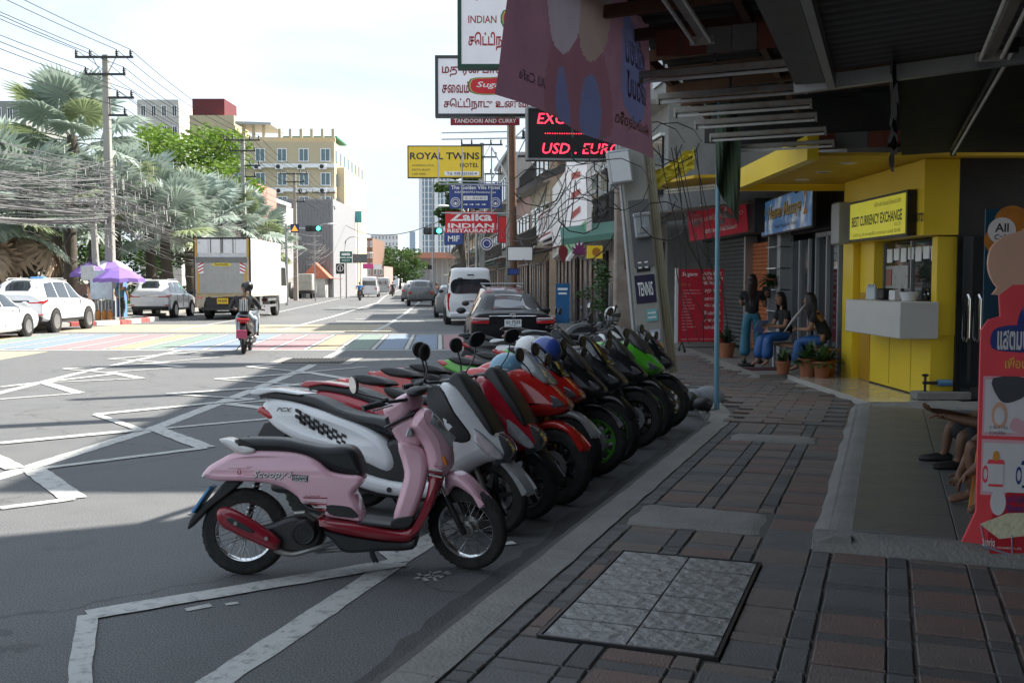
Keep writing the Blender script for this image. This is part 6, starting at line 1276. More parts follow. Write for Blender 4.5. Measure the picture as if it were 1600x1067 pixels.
for loc, stn, m, lab, ct_ in far:
    c = car('parked_car' if ct_ == 'car' else 'van', lab, ct_, loc, H90 + R(5), stn, m, [(.6, 2.0, .7, 2.0)], (.14, .5) if stn is not VAN else None, (.9, 3.4 if stn is not VAN else 4.2), .34, detail=False, nfine=3, group='cars far up the street')
    for q in (-1, 1): pbox(c, 'tail_light', .02, q * .74, .95, (.1, .2, .18), REDLENS, .02)
    if stn is VAN: MB().box((.02, 0, 1.55), (.05, 1.4, .5)).obj('rear_window', CGL, c)
# ================================================================== PEOPLE
def skin_mesh(name, nodes, edges, material, parent, sub=2, root=0):
    """nodes: {key: ((x,y,z), (rx,ry))}; one continuous skinned surface"""
    keys = list(nodes); idx = {k: i for i, k in enumerate(keys)}
    me = bpy.data.meshes.new(name); me.from_pydata([nodes[k][0] for k in keys], [(idx[a], idx[b_]) for a, b_ in edges], [])
    ob = bpy.data.objects.new(name, me); COL.objects.link(ob)
    md = ob.modifiers.new('skin', 'SKIN'); md.use_smooth_shade = True; md.branch_smoothing = .6
    ss = ob.modifiers.new('sub', 'SUBSURF'); ss.levels = sub; ss.render_levels = sub
    lay = me.skin_vertices[0].data
    for k in keys:
        r_ = nodes[k][1]; lay[idx[k]].radius = r_ if isinstance(r_, (tuple, list)) else (r_, r_); lay[idx[k]].use_root = (idx[k] == root)
    dg = bpy.context.evaluated_depsgraph_get(); ev = ob.evaluated_get(dg); m2 = bpy.data.meshes.new_from_object(ev)
    bpy.data.objects.remove(ob); m2.materials.clear(); m2.materials.append(material); m2.name = name
    for p in m2.polygons: p.use_smooth = True
    return link(name, m2, parent)
def hand_nodes(N, E, wrist, key, dirv, side, curl=.4, s=1.):
    d = Vector(dirv).normalized(); sd = Vector(side).normalized(); n = d.cross(sd).normalized(); w = Vector(wrist)
    palm = w + d * .045 * s; N[key + 'palm'] = (tuple(palm), (.026 * s, .02 * s)); E.append((key, key + 'palm'))
    for i, (o, ln) in enumerate(((-.027, .062), (-.009, .072), (.009, .07), (.025, .055))):
        k1 = palm + d * .04 * s + sd * o * s; k2 = k1 + (d * math.cos(curl) + n * math.sin(curl)) * ln * .55 * s; k3 = k2 + (d * math.cos(curl * 2.2) + n * math.sin(curl * 2.2)) * ln * .5 * s
        for j, (p, r_) in enumerate(((k1, .0105), (k2, .0098), (k3, .0085))):
            N[f'{key}f{i}{j}'] = (tuple(p), r_ * s); E.append((key + 'palm' if j == 0 else f'{key}f{i}{j - 1}', f'{key}f{i}{j}'))
    t1 = palm - d * .005 * s - sd * .038 * s; t2 = t1 + (d * .7 - sd * .4 + n * .4).normalized() * .04 * s
    N[key + 't0'] = (tuple(t1), .01 * s); N[key + 't1'] = (tuple(t2), .008 * s); E += [(key + 'palm', key + 't0'), (key + 't0', key + 't1')]
def head(par, c, R3, skin, hairm, face, hair='long', hl=.42, name='hair'):
    """head centre c, facing angle (world/local z); features are real bumps"""
    T = Matrix.Translation(c) @ Matrix.Rotation(face, 4, 'Z')     # local +X is where the face looks
    b = MB(); rings = []
    prof = [(-.118, .02, .03), (-.105, .045, .045), (-.075, .062, .055), (-.03, .078, .066), (.02, .088, .073), (.06, .088, .072), (.095, .066, .056), (.115, .03, .028), (.12, .003, .003)]
    for z, rx, ry in prof: rings.append([(.012 * (z < -.02) + rx * math.cos(a * math.pi / 10), ry * math.sin(a * math.pi / 10), z) for a in range(20)])
    b.loft(rings, M=T); b.ball((.094, 0, -.022), (.02, .013, .022), 8, 6, T); b.ball((.088, 0, -.066), (.01, .022, .007), 8, 5, T)
    for q in (-1, 1): b.ball((.0, q * .073, -.012), (.018, .01, .03), 8, 6, T)
    h = b.obj('head', skin, par, 80)
    for q in (-1, 1): MB().ball((.083, q * .029, .012), (.006, .012, .006), 8, 6, T).obj('eye', INK, h); MB().box((.086, q * .03, .034), (.006, .028, .006), M=T).obj('eyebrow', HAIR, h)
    if hair == 'long':
        b = MB(); n = 26; rings = []
        for k in range(9):
            t = k / 8
            z = .128 - (hl + .12) * t; row = []
            for i in range(n + 1):
                a = R(62) + (2 * math.pi - R(124)) * i / n
                rr = .1 * math.sin(min(1, t * 3.4 + .1) * math.pi / 2) * (1 - .2 * max(0, t - .45)) ; wob = 1 + .06 * math.sin(i * 2.3 + k * .4)
                row.append((-.01 - .03 * t + rr * wob * math.cos(a), rr * wob * (.86 + .25 * t * (t < .6)) * math.sin(a), z + .01 * math.sin(i * 1.7) * t))
            rings.append(row)
        b.loft(rings, closed=False, M=T); b.ball((-.008, 0, .03), (.099, .085, .1), 18, 10, T, z0=.1); b.ball((-.03, 0, -.02), (.08, .08, .11), 14, 8, T)
        # strands
        rs_ = random.Random(5)
        for i in range(40):
            a = R(75) + (2 * math.pi - R(150)) * i / 39; x0, y0 = .1 * math.cos(a), .088 * math.sin(a)
            b.tube([(x0 * .9, y0 * .9, .05), (x0 * 1.03 - .01, y0 * 1.03, -.06), (x0 * 1.0 - .03, y0, -.2), (x0 * .85 - .035, y0 * .85, -hl * rs_.uniform(.8, 1.05))], [.009, .01, .009, .003], 5, M=T)
        b.obj(name, hairm, par, 60)
    elif hair == 'short': MB().ball((-.012, 0, .035), (.096, .082, .098), 18, 10, T, z0=-.2).obj(name, hairm, par)
    return h
def figure(par, J, skin, top, bottom, shoes=None, sleeve='short', wide=False, hands=True, hc=.4):
    """J: joints dict pelvis, chest, neck, headbase, and L/R: sho elb wri hip kne ank toe"""
    N = {'pel': (J['pel'], (.125, .1)), 'che': (J['che'], (.135, .1)), 'nec': (J['nec'], .05), 'hb': (J['hb'], .045)}; E = [('pel', 'che'), ('che', 'nec'), ('nec', 'hb')]
    for s_ in 'LR':
        N.update({s_ + 'sho': (J[s_ + 'sho'], .05), s_ + 'elb': (J[s_ + 'elb'], .042), s_ + 'wri': (J[s_ + 'wri'], .03), s_ + 'hip': (J[s_ + 'hip'], .085), s_ + 'kne': (J[s_ + 'kne'], .055), s_ + 'ank': (J[s_ + 'ank'], .034), s_ + 'toe': (J[s_ + 'toe'], (.032, .022))})
        E += [('che', s_ + 'sho'), (s_ + 'sho', s_ + 'elb'), (s_ + 'elb', s_ + 'wri'), ('pel', s_ + 'hip'), (s_ + 'hip', s_ + 'kne'), (s_ + 'kne', s_ + 'ank'), (s_ + 'ank', s_ + 'toe')]
        if hands:
            d = Vector(J[s_ + 'wri']) - Vector(J[s_ + 'elb']); sd = d.cross(Vector((0, 0, 1)))
            if sd.length < 1e-3: sd = Vector((0, 1, 0))
            hand_nodes(N, E, J[s_ + 'wri'], s_ + 'wri', d, sd * (1 if s_ == 'L' else -1), hc)
    skin_mesh('body', N, E, skin, par, 2)
    lerp = lambda a, b_, t: tuple(Vector(J[a]) + (Vector(J[b_]) - Vector(J[a])) * t)
    T = {'pel': (lerp('pel', 'che', -.12), (.155, .15)), 'wai': (lerp('pel', 'che', .45), (.14, .13)), 'che': (J['che'], (.16, .145)), 'nec': (lerp('che', 'nec', .8), .088)}; TE = [('pel', 'wai'), ('wai', 'che'), ('che', 'nec')]
    for s_ in 'LR':
        T[s_ + 'sho'] = (J[s_ + 'sho'], .08); TE.append(('che', s_ + 'sho'))
        if sleeve == 'short': T[s_ + 'e'] = (lerp(s_ + 'sho', s_ + 'elb', .6), .055); TE.append((s_ + 'sho', s_ + 'e'))
        elif sleeve == 'long': T[s_ + 'e'] = (J[s_ + 'elb'], .055); T[s_ + 'w'] = (lerp(s_ + 'elb', s_ + 'wri', .95), .04); TE += [(s_ + 'sho', s_ + 'e'), (s_ + 'e', s_ + 'w')]
    skin_mesh('top', T, TE, top, par, 2)
    B = {'wai': (lerp('pel', 'che', .3), (.128, .105)), 'pel': (J['pel'], (.145, .12))}; BE = [('wai', 'pel')]
    for s_ in 'LR':
        B[s_ + 'hip'] = (J[s_ + 'hip'], .1); B[s_ + 'kne'] = (J[s_ + 'kne'], .095 if wide else .07); BE += [('pel', s_ + 'hip'), (s_ + 'hip', s_ + 'kne')]
        if wide != 'shorts': B[s_ + 'ank'] = (lerp(s_ + 'kne', s_ + 'ank', .92), .115 if wide else .055); B[s_ + 'c'] = (lerp(s_ + 'kne', s_ + 'ank', .5), .108 if wide else .062); BE += [(s_ + 'kne', s_ + 'c'), (s_ + 'c', s_ + 'ank')]
    skin_mesh('trousers', B, BE, bottom, par, 2, 1)
    if shoes:
        for s_ in 'LR':
            a, t = Vector(J[s_ + 'ank']), Vector(J[s_ + 'toe']); d = t - a; d.z = 0; d.normalize(); h = a - d * .06
            MB().tube([(h.x, h.y, t.z + .005), (*(h + d * .03).xy, t.z + .012), (*(h + d * .12).xy, t.z + .008), (*(h + d * .22).xy, t.z), (*(h + d * .26).xy, t.z - .005)], [.03, (.042, .045), (.045, .04), (.05, .03), (.02, .02)], 12).obj('shoe', shoes, par)
BLKT = mat('black_cotton', (.014, .014, .015), .85, var=.25, scale=12, bump=.3, bscale=30); TEAL = mat('teal_satin', (.03, .15, .22), .5, var=.25, scale=8, bump=.35, bscale=18); BLUT = mat('blue_satin', (.02, .1, .3), .5, var=.25, scale=8, bump=.35, bscale=18)
JEAN = mat('pale_denim', (.35, .42, .5), .85, var=.2, scale=10, bump=.3); GREYT = mat('grey_cotton', (.25, .26, .28), .85); LEATH = mat('shoe_black', (.02, .018, .018), .5)
PINKSH = mat('hair_brown', (.03, .014, .01), .35, scale=60, var=.4)
# ---- standing woman, back turned, tablet in her raised right hand (local +Y looks away up the street)
w1 = thing('person', 'person in black top and wide teal trousers standing with back turned, holding a phone', 'person', (4.5, 19.2, .185), R(-12))
J = dict(pel=(0, 0, .92), che=(0, .02, 1.22), nec=(0, .0, 1.38), hb=(0, .01, 1.46), Lsho=(-.17, .0, 1.33), Lelb=(-.2, .14, 1.1), Lwri=(-.05, .34, 1.14), Rsho=(.17, 0, 1.33), Relb=(.24, .06, 1.06), Rwri=(.26, .26, 1.24), Lhip=(-.09, 0, .86), Lkne=(-.12, .02, .47), Lank=(-.13, -.02, .09), Ltoe=(-.14, .12, .03), Rhip=(.09, 0, .86), Rkne=(.12, .02, .47), Rank=(.15, -.03, .09), Rtoe=(.17, .11, .03))
figure(w1, J, SKIN, BLKT, TEAL, LEATH, 'short', True); head(w1, (0, .02, 1.55), 0, SKIN, PINKSH, R(80), 'long', .5)
MB().box((.27, .36, 1.33), (.16, .012, .22), M=TM(0, 0, 0), bev=.005).obj('phone', BLACK, None, label='dark phone held up by the standing person in teal trousers', cat='phone').matrix_world = Matrix.Translation((4.5, 19.2, .185)) @ Matrix.Rotation(R(-12), 4, 'Z')
# ---- two seated women on a low bench
bn = thing('bench', 'low wooden bench with white legs outside the massage shop', 'bench', (5.07, 17.5, .185), R(11))
MB().box((0, .2, .41), (.36, 2.0, .05), bev=.01).obj('seat', WOOD, bn)
for yy in (-.6, 1.05):
    for xx in (-.12, .12): MB().box((xx, yy, .19), (.05, .05, .39)).obj('leg', WHITE, bn)
def seated(loc, rz, label, kn=.42, hairm=HAIR, look=0., lean=.06, arms='read', skin=SKIN):
    t = thing('person', label, 'person', loc, rz)
    J = dict(pel=(0, 0, .14), che=(lean, 0, .45), nec=(lean * 1.6, 0, .61), hb=(lean * 2, 0, .69), Lhip=(.06, .09, .12), Lkne=(kn, .11, .1), Lank=(kn + .02, .12, -.33), Ltoe=(kn + .14, .13, -.39), Rhip=(.06, -.09, .12), Rkne=(kn, -.11, .1), Rank=(kn + .08, -.12, -.33), Rtoe=(kn + .2, -.13, -.39))
    for s_, q in (('L', 1), ('R', -1)): J.update({s_ + 'sho': (lean * 1.3, q * .17, .55), s_ + 'elb': (lean + .1, q * .21, .3), s_ + 'wri': (lean + .3, q * .09, .3)})
    figure(t, J, skin, BLKT, BLUT, None, 'short', True, True); head(t, (lean * 2.2 + .02, 0, .79), 0, skin, hairm, look, 'long', .34)
    return t
s1 = seated((4.92, 18.35, .625), R(195), 'seated person in black top and blue trousers facing left, reading a leaflet', lean=.05, look=R(10))
s2 = seated((5.22, 16.98, .625), R(150), 'seated person with long dark hair, back half turned, beside the potted plants', lean=.12, look=R(-10))
MB().box((0, 0, 0), (.22, .004, .3), M=TM(0, 0, 0, rx=R(40), rz=R(20))).obj('leaflet', mat('leaflet_blue', (.3, .4, .6), .5, var=.4, scale=20), None, loc=(4.45, 18.3, .92), label='pale blue leaflet held by the seated reader', cat='leaflet')
um = thing('folded_umbrella', 'slim folded pale umbrella leaning across the seated people', 'umbrella', (4.62, 17.4, .86)); MB().tube([(0, 0, 0), (.2, .1, .22), (.42, .22, .46)], [.004, .03, .012], 8).obj('canopy', mat('pale_canopy', (.55, .5, .48), .6), um); MB().tube([(.42, .22, .46), (.56, .3, .62)], .005, 6).obj('shaft', STEEL, um)
MB().ball((0, 0, .13), (.13, .09, .14), 14, 10).obj('handbag', mat('brown_leather', (.04, .025, .018), .5), None, loc=(5.0, 18.75, .19), label='dark brown handbag on the step behind the seated reader', cat='bag')
for k in range(2): MB().tube([(0, 0, .02), (.06, 0, .03), (.16, 0, .025), (.24, 0, .015)], [.03, (.045, .03), (.045, .02), .03], 10).obj('sandal', BLACK, None, loc=(4.35 + .02 * k, 18.55 - .12 * k, .185), rot=R(160 + 20 * k), label=('black sandal on the step beside the seated people, left', 'black sandal on the step beside the seated people, right')[k], cat='sandal')
MB().box((0, 0, .006), (.7, .5, .012), bev=.004).obj('doormat', mat('maroon_mat', (.08, .015, .025), .95, bump=.6, bscale=120), None, loc=(4.45, 17.9, .186), rot=R(3), label='maroon doormat on the step before the seated people', cat='mat')
# ---- plants in pots
TERRA = mat('terracotta', (.36, .13, .06), .75, dirt=.35, dirtcol=(.15, .08, .05)); LEAFG = mat('leaf_green', (.045, .1, .022), .55, var=.4, scale=6); LEAFD = mat('leaf_dark', (.02, .05, .015), .55, var=.4, scale=6)
def leaf_blades(b, n, ln, w, up, rnd, base=(0, 0, 0), droop=.4):
    for i in range(n):
        a = rnd.uniform(0, 6.28); u = rnd.uniform(*up); L_ = ln * rnd.uniform(.6, 1.1); d = Vector((math.cos(a), math.sin(a), 0)); s_ = Vector((-d.y, d.x, 0)); o = Vector(base) + Vector((rnd.uniform(-.04, .04), rnd.uniform(-.04, .04), 0)); pts = []
        for t in (0, .3, .6, .85, 1): pts.append((o + d * L_ * t * math.cos(u) + Vector((0, 0, L_ * (t * math.sin(u) - droop * t * t * math.cos(u)))), w * (.35 + 1.3 * t * (1 - t) * 2.2) * (1 if t < 1 else .05)))
        b.loft([[tuple(p - s_ * q), tuple(p + Vector((0, 0, -q * .3))), tuple(p + s_ * q)] for p, q in pts], closed=False)
def pot(loc, r_, h, label, n, ln, w, up, seed, m=LEAFG, blades=True):
    t = thing('potted_plant', label, 'plant', loc, 0, 'potted plants outside the massage shop'); rnd = random.Random(seed)
    MB().lathe([(0, 0), (r_ * .72, 0), (r_ * .95, h * .85), (r_ * 1.05, h * .86), (r_ * 1.05, h), (r_ * .9, h), (r_ * .85, h * .9), (0, h * .88)], 20).obj('pot', TERRA, t)
    b = MB(); leaf_blades(b, n, ln, w, up, rnd, (0, 0, h * .9)); b.obj('leaves', m, t, 0, kind='stuff'); return t
pot((4.5, 16.95, .185), .12, .22, 'spiky aloe in a bright terracotta pot, nearest on the step', 16, .3, .03, (.7, 1.4), 1); pot((4.78, 16.5, .185), .15, .3, 'bushy green plant in a terracotta pot beside the yellow pillar', 60, .36, .035, (.1, 1.4), 2); pot((4.95, 16.3, .185), .14, .27, 'leafy plant in a plain pot close against the yellow pillar', 50, .34, .035, (.1, 1.4), 3)
pot((5.12, 16.62, .185), .16, .27, 'low plant in a wide terracotta pot beneath the bench end', 40, .3, .03, (.1, 1.3), 4, LEAFD); pot((4.35, 20.7, .185), .17, .3, 'plant in a clay pot in front of the orange shutter', 36, .4, .03, (.5, 1.45), 5, LEAFD)
pot((5.15, 20.4, 1.62), .13, .16, 'trailing dark plant in a red pot on the display shelf', 50, .3, .03, (-.4, 1.0), 6, LEAFD)
# ---- rider on a scooter in the road
rb = big_scooter((G(381, 553).x, G(381, 553).y, 0), R(98), 'dark scooter with a pink plate ridden away up the road', BLACKP, WHITE, screen=False, steer=0, lean=0); rb['group'] = 'scooters on the road'; rb.rotation_euler = (R(3), 0, R(98))
pl_ = MB().box((-.5, 0, .62), (.02, .24, .2), M=TM(0, 0, 0, ry=R(-12))).obj('number_plate', mat('plate_pink', (.5, .08, .16), .45), rb); rtext(pl_, 'ชลบุรี', WHITEINK, -.385, 0, .66, .1, .04); rtext(pl_, '825', WHITEINK, -.385, 0, .58, .14, .06, .02)
MB().box((-.5, 0, .83), (.06, .3, .09), bev=.03).obj('tail_lamp', REDLENS, rb)
rd = thing('person', 'person in black jacket with white stripes and dark helmet riding the pink-plated scooter', 'person', rb.location.copy(), R(98))
J = dict(pel=(.18, 0, .93), che=(.24, 0, 1.24), nec=(.28, 0, 1.4), hb=(.3, 0, 1.48))
for s_, q in (('L', 1), ('R', -1)): J.update({s_ + 'sho': (.26, q * .19, 1.34), s_ + 'elb': (.42, q * .34, 1.1), s_ + 'wri': (.76, q * .3, 1.06), s_ + 'hip': (.24, q * .1, .9), s_ + 'kne': (.64, q * .2, .82), s_ + 'ank': (.66, q * .2, .42), s_ + 'toe': (.8, q * .21, .36)})
jk = mat('black_jacket', (.014, .014, .015), .6, bump=.3, bscale=12); figure(rd, J, SKIN, jk, JEAN, mat('white_shoe', (.6, .6, .6), .6), 'long')
for k in range(5): MB().tube([(.105 + .03 * (k % 2), -.08 + k * .04, 1.3), (.09, -.08 + k * .04, 1.15), (.085, -.08 + k * .04, 1.02)], [(.008, .004)] * 3, 5).obj('stripe', WHITEINK, rd)
head(rd, (.34, 0, 1.57), 0, SKIN, HAIR, 0, 'short'); MB().ball((.33, 0, 1.6), (.14, .125, .135), 20, 12, z0=-.75).obj('helmet', BLACKP, None, label='dark open helmet on the rider of the pink-plated scooter', cat='helmet').matrix_world = rb.matrix_basis
# ---- people sitting on the platform behind the posters
a1 = thing('person', 'person sitting on the tiled platform in dark shorts and sandals, mostly behind the poster', 'person', (3.86, 8.35, PT), R(168))
J = dict(pel=(-.25, 0, .13), che=(-.2, 0, .42), nec=(-.18, 0, .57), hb=(-.16, 0, .65), Lhip=(-.15, .1, .13), Lkne=(.2, .22, .3), Lank=(.22, .22, .06), Ltoe=(.36, .24, .03), Rhip=(-.15, -.1, .13), Rkne=(.22, -.16, .32), Rank=(.26, -.14, .06), Rtoe=(.4, -.15, .03), Lsho=(-.18, .19, .5), Lelb=(.05, .28, .38), Lwri=(.3, .18, .42), Rsho=(-.18, -.19, .5), Relb=(.05, -.24, .36), Rwri=(.34, -.06, .44))
figure(a1, J, SKIND, mat('dark_tee', (.03, .03, .035), .85), mat('dark_shorts', (.035, .035, .035), .85), LEATH, 'short', 'shorts'); head(a1, (-.14, 0, .75), 0, SKIND, HAIR, 0, 'short')
a2 = thing('person', 'barefoot person sitting on the near end of the platform behind the red poster', 'person', (3.2, 6.75, PT), R(172))
J = dict(pel=(-.2, 0, .16), che=(-.12, 0, .46), nec=(-.08, 0, .62), hb=(-.06, 0, .7), Lhip=(-.1, .1, .16), Lkne=(.1, .2, .44), Lank=(.08, .2, .08), Ltoe=(.22, .22, .03), Rhip=(-.1, -.1, .16), Rkne=(.12, -.1, .44), Rank=(.1, -.1, .08), Rtoe=(.25, -.12, .03), Lsho=(-.12, .19, .54), Lelb=(.06, .26, .44), Lwri=(.2, .2, .28), Rsho=(-.12, -.19, .54), Relb=(.06, -.2, .42), Rwri=(.17, -.1, .24))
figure(a2, J, SKIND, mat('dark_tee', (.03, .03, .035), .85), mat('brown_trousers', (.05, .03, .02), .85), None, 'short', 'shorts'); head(a2, (-.04, 0, .8), 0, SKIND, HAIR, 0, 'short')
# ---- pedestrian and far riders, kiosk keepers
def walker(loc, rz, label, top, bot, skin=SKIN, group=None, hair='short', step=.16):
    t = thing('person', label, 'person', loc, rz, group)
    J = dict(pel=(0, 0, .9), che=(.02, 0, 1.22), nec=(.02, 0, 1.38), hb=(.02, 0, 1.46), Lhip=(0, .09, .85), Lkne=(.08 + step * .5, .1, .47), Lank=(step, .1, .08), Ltoe=(step + .14, .11, .03), Rhip=(0, -.09, .85), Rkne=(.03, -.1, .47), Rank=(-step, -.1, .1), Rtoe=(-step + .13, -.11, .03))
    for s_, q in (('L', 1), ('R', -1)): J.update({s_ + 'sho': (.0, q * .18, 1.34), s_ + 'elb': (-q * .06, q * .24, 1.08), s_ + 'wri': (.12 - q * .05, q * .2, .9)})
    figure(t, J, skin, top, bot, LEATH, 'short'); head(t, (.04, 0, 1.56), 0, skin, HAIR, 0, hair); return t
walker((-4.9, 66.5, 0), R(80), 'person in grey shirt and dark shorts walking in the road beside the white van', GREYT, BLKT)
walker((-18.5, 42.3, .13), R(20), 'person in white vest sitting at the left of the kiosk', mat('white_vest', (.6, .58, .55), .8), mat('orange_cloth', (.4, .12, .06), .8)); walker((-16.25, 42.6, .13), R(80), 'person in teal shirt and dark trousers standing at the kiosk, back turned', mat('teal_shirt', (.05, .16, .19), .8), BLKT)
for k, (x_, y_, tm, lab) in enumerate(((-13.7, 92, mat('blue_shirt', (.03, .2, .5), .8), 'blue'), (-11.5, 122, mat('navy_shirt', (.02, .06, .2), .8), 'navy'), (-14.0, 120, BLKT, 'black'))):
    sc2 = big_scooter((x_, y_, 0), R(94), f'dark scooter far up the street under a rider in {lab} shirt', BLACKP, BLACKP, screen=False, steer=0, lean=0); sc2['group'] = 'scooters on the road'
    r2 = thing('person', f'person in {lab} shirt riding a scooter far up the street', 'person', (x_, y_, 0), R(94)); figure(r2, dict(pel=(.18, 0, .93), che=(.24, 0, 1.24), nec=(.28, 0, 1.4), hb=(.3, 0, 1.48), **{a + b_: v for a, q in (('L', 1), ('R', -1)) for b_, v in (('sho', (.26, q * .19, 1.34)), ('elb', (.42, q * .34, 1.1)), ('wri', (.76, q * .3, 1.06)), ('hip', (.24, q * .1, .9)), ('kne', (.64, q * .2, .82)), ('ank', (.66, q * .2, .42)), ('toe', (.8, q * .21, .36)))}), SKIN, tm, BLKT, LEATH, 'short', hands=False); head(r2, (.34, 0, 1.57), 0, SKIN, HAIR, 0, 'short')
# ================================================================== OVERHEAD SIGNS OF THE RIGHT SIDE
def sign_at(px0, py0, px1, py1, Y, label, depth=.18, rz=0., name='sign', cat='sign'):
    a, c = D(px0, py1, Y), D(px1, py0, Y); t = thing(name, label, cat, ((a.x + c.x) / 2, Y, a.z), rz, None); t['w'] = 0; del t['w']
    return t, (c.x - a.x), (c.z - a.z)
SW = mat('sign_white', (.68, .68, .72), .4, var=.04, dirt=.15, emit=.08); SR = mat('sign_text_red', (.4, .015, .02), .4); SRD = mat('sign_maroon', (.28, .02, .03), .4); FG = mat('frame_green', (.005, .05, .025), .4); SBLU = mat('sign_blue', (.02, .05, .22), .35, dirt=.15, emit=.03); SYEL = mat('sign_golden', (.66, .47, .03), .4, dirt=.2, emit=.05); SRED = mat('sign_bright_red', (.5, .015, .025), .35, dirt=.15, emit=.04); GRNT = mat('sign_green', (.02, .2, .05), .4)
def oval_logo(t, x, z, w, h, y):
    for k, (m, s_) in enumerate(((GRNT, 1.0), (mat('logo_gold', (.6, .45, .1), .4), .93), (SRED, .88))):
        MB().puff(cr_spline([(x - w / 2 * s_, z - h * .35 * s_), (x - w / 2 * s_, z + h * .4 * s_), (x, z + h * .5 * s_), (x + w / 2 * s_, z + h * .5 * s_), (x + w / 2 * s_, z - h * .3 * s_), (x, z - h * .5 * s_)], 3), 0, .001, 1, y0=y - .004 * (k + 1), y1=y - .004 * k).obj('logo', m, t)
    text('Sugam', WHITEINK, t, x + .05 * w, z + .02, w=w * .8, h=h * .42, y=y - .016, shear=.25, bold=.01)
def lightbox(px0, py0, px1, py1, Y, label, frame, n):
    t, w, h = sign_at(px0, py0, px1, py1, Y, label)
    board(t, 'case', -w / 2, w / 2, 0, h, 0, .3, frame); frame_bars(t, -w / 2, w / 2, 0, h, -.03, 0, .09, frame); board(t, 'face', -w / 2 + .09, w / 2 - .09, .09, h - .09, -.012, -.001, SW); return t, w, h
t, w, h = lightbox(715, -55, 905, 107, 24, 'white Indian restaurant lightbox in green frame, upper of the two Tamil signs', FG, 0)
for k, s_ in enumerate(('மதுரை பாண்டியன்', None, 'செட்டிநாடு உணவகம்')):
    if s_: text(s_, SR, t, -w / 2 + .25, h * (.74 - k * .24) , w=w * .8, h=.42, y=-.02, bold=.025, align='L')
text('INDIAN', SR, t, -w / 2 + .25, h * .47, w=.65, h=.17, y=-.02, bold=.01, align='L'); oval_logo(t, .15, h * .47, 1.0, .5, -.014)
t, w, h = lightbox(680, 87, 860, 183, 30, 'white Tamil restaurant lightbox in black frame, lower of the two', BLACKP, 0)
text('மதுரை பாண்டியன்', SRD, t, -w / 2 + .2, h * .76, w=w * .86, h=.38, y=-.02, bold=.025, align='L'); text('சைவம்', SRD, t, -w / 2 + .2, h * .48, w=.8, h=.34, y=-.02, bold=.025, align='L'); oval_logo(t, -.05, h * .5, 1.2, .5, -.014); text('செட்டிநாடு உணவகம்', SRD, t, -w / 2 + .25, h * .2, w=w * .84, h=.36, y=-.02, bold=.025, align='L')
t, w, h = sign_at(704, 176, 812, 196, 33, 'long dark red sign reading INDIAN RESTAURANT TANDOORI AND CURRY'); board(t, 'panel', -w / 2, w / 2, 0, h, -.05, .05, SRD); text('INDIAN RESTAURANT', WHITEINK, t, 0, h * .74, w=w * .94, h=.13, y=-.054, bold=.015); text('TANDOORI AND CURRY', WHITEINK, t, 0, h * .32, w=w * .9, h=.13, y=-.054, bold=.015)
t, w, h = sign_at(637, 228, 753, 279, 41, 'golden yellow sign reading ROYAL TWINS HOTEL'); board(t, 'panel', -w / 2, w / 2, 0, h, -.06, .06, SYEL); frame_bars(t, -w / 2, w / 2, 0, h, -.07, .07, .04, DARKM)
NAVY = mat('ink_navy', (.012, .014, .05), .5); text('ROYAL TWINS', NAVY, t, .0, h * .68, w=w * .93, h=.28, y=-.066, bold=.02); text('HOTEL', NAVY, t, w * .33, h * .4, w=w * .25, h=.17, y=-.066, bold=.015)
for k, s_ in enumerate(('-SWIMMING POOL', '-RESTAURANT', '-CAR PARK')): text(s_, NAVY, t, -w * .45, h * (.39 - k * .13), w=w * (.31, .26, .2)[k], h=.075, y=-.066, align='L')
tb = board(t, 'phone_strip', w * .0, w * .46, h * .08, h * .21, -.068, -.06, WHITEINK); text('Tel: 038-420260-4', NAVY, t, w * .23, h * .145, w=w * .4, h=.11, y=-.072, bold=.01)
t, w, h = sign_at(702, 287, 784, 326, 45, 'dark blue sign with white arrows reading The Golden Ville Hotel'); board(t, 'panel', -w / 2, w / 2, 0, h, -.05, .05, SBLU); text('The Golden Ville Hotel', WHITEINK, t, 0, h * .84, w=w * .92, h=.17, y=-.054, bold=.012); text('KANENOYU Hotstone Spa', WHITEINK, t, 0, h * .64, w=w * .78, h=.11, y=-.054, bold=.01); board(t, 'name_strip', -w * .23, w * .23, h * .33, h * .5, -.054, -.05, WHITEINK); text('金之湯岩盤浴', SBLU, t, 0, h * .415, w=w * .42, h=.12, y=-.057)
for k in range(4):
    x_ = -w * .2 + k * w * .115; MB().box((x_, -.054, h * .16), (.13, .006, .03)).obj('arrow', WHITEINK, t); MB().add([(x_ + .05, -.056, h * .16 - .05), (x_ + .12, -.056, h * .16), (x_ + .05, -.056, h * .16 + .05)], [(0, 1, 2)]).obj('arrow_head', WHITEINK, t, 0)
for q in (-1, 1):
    disc(t, q * w * .38, h * .25, .21, WHITEINK, -.053); disc(t, q * w * .38, h * .25, .185, SBLU, -.0545); disc(t, q * w * .38, h * .25, .13, WHITEINK, -.056); disc(t, q * w * .38, h * .25, .105, SBLU, -.0575); disc(t, q * w * .38, h * .21, .05, WHITEINK, -.059)
t, w, h = sign_at(696, 331, 776, 364, 48, 'red sign reading Zaika Indian Restaurant in white'); board(t, 'panel', -w / 2, w / 2, 0, h, -.05, .05, SRED); text('Zaika', WHITEINK, t, -.0, h * .76, w=w * .82, h=.4, y=-.054, bold=.03); text('INDIAN', WHITEINK, t, 0, h * .34, w=w * .9, h=.22, y=-.054, bold=.03); text('RESTAURANT', WHITEINK, t, 0, h * .1, w=w * .92, h=.17, y=-.054, bold=.025)
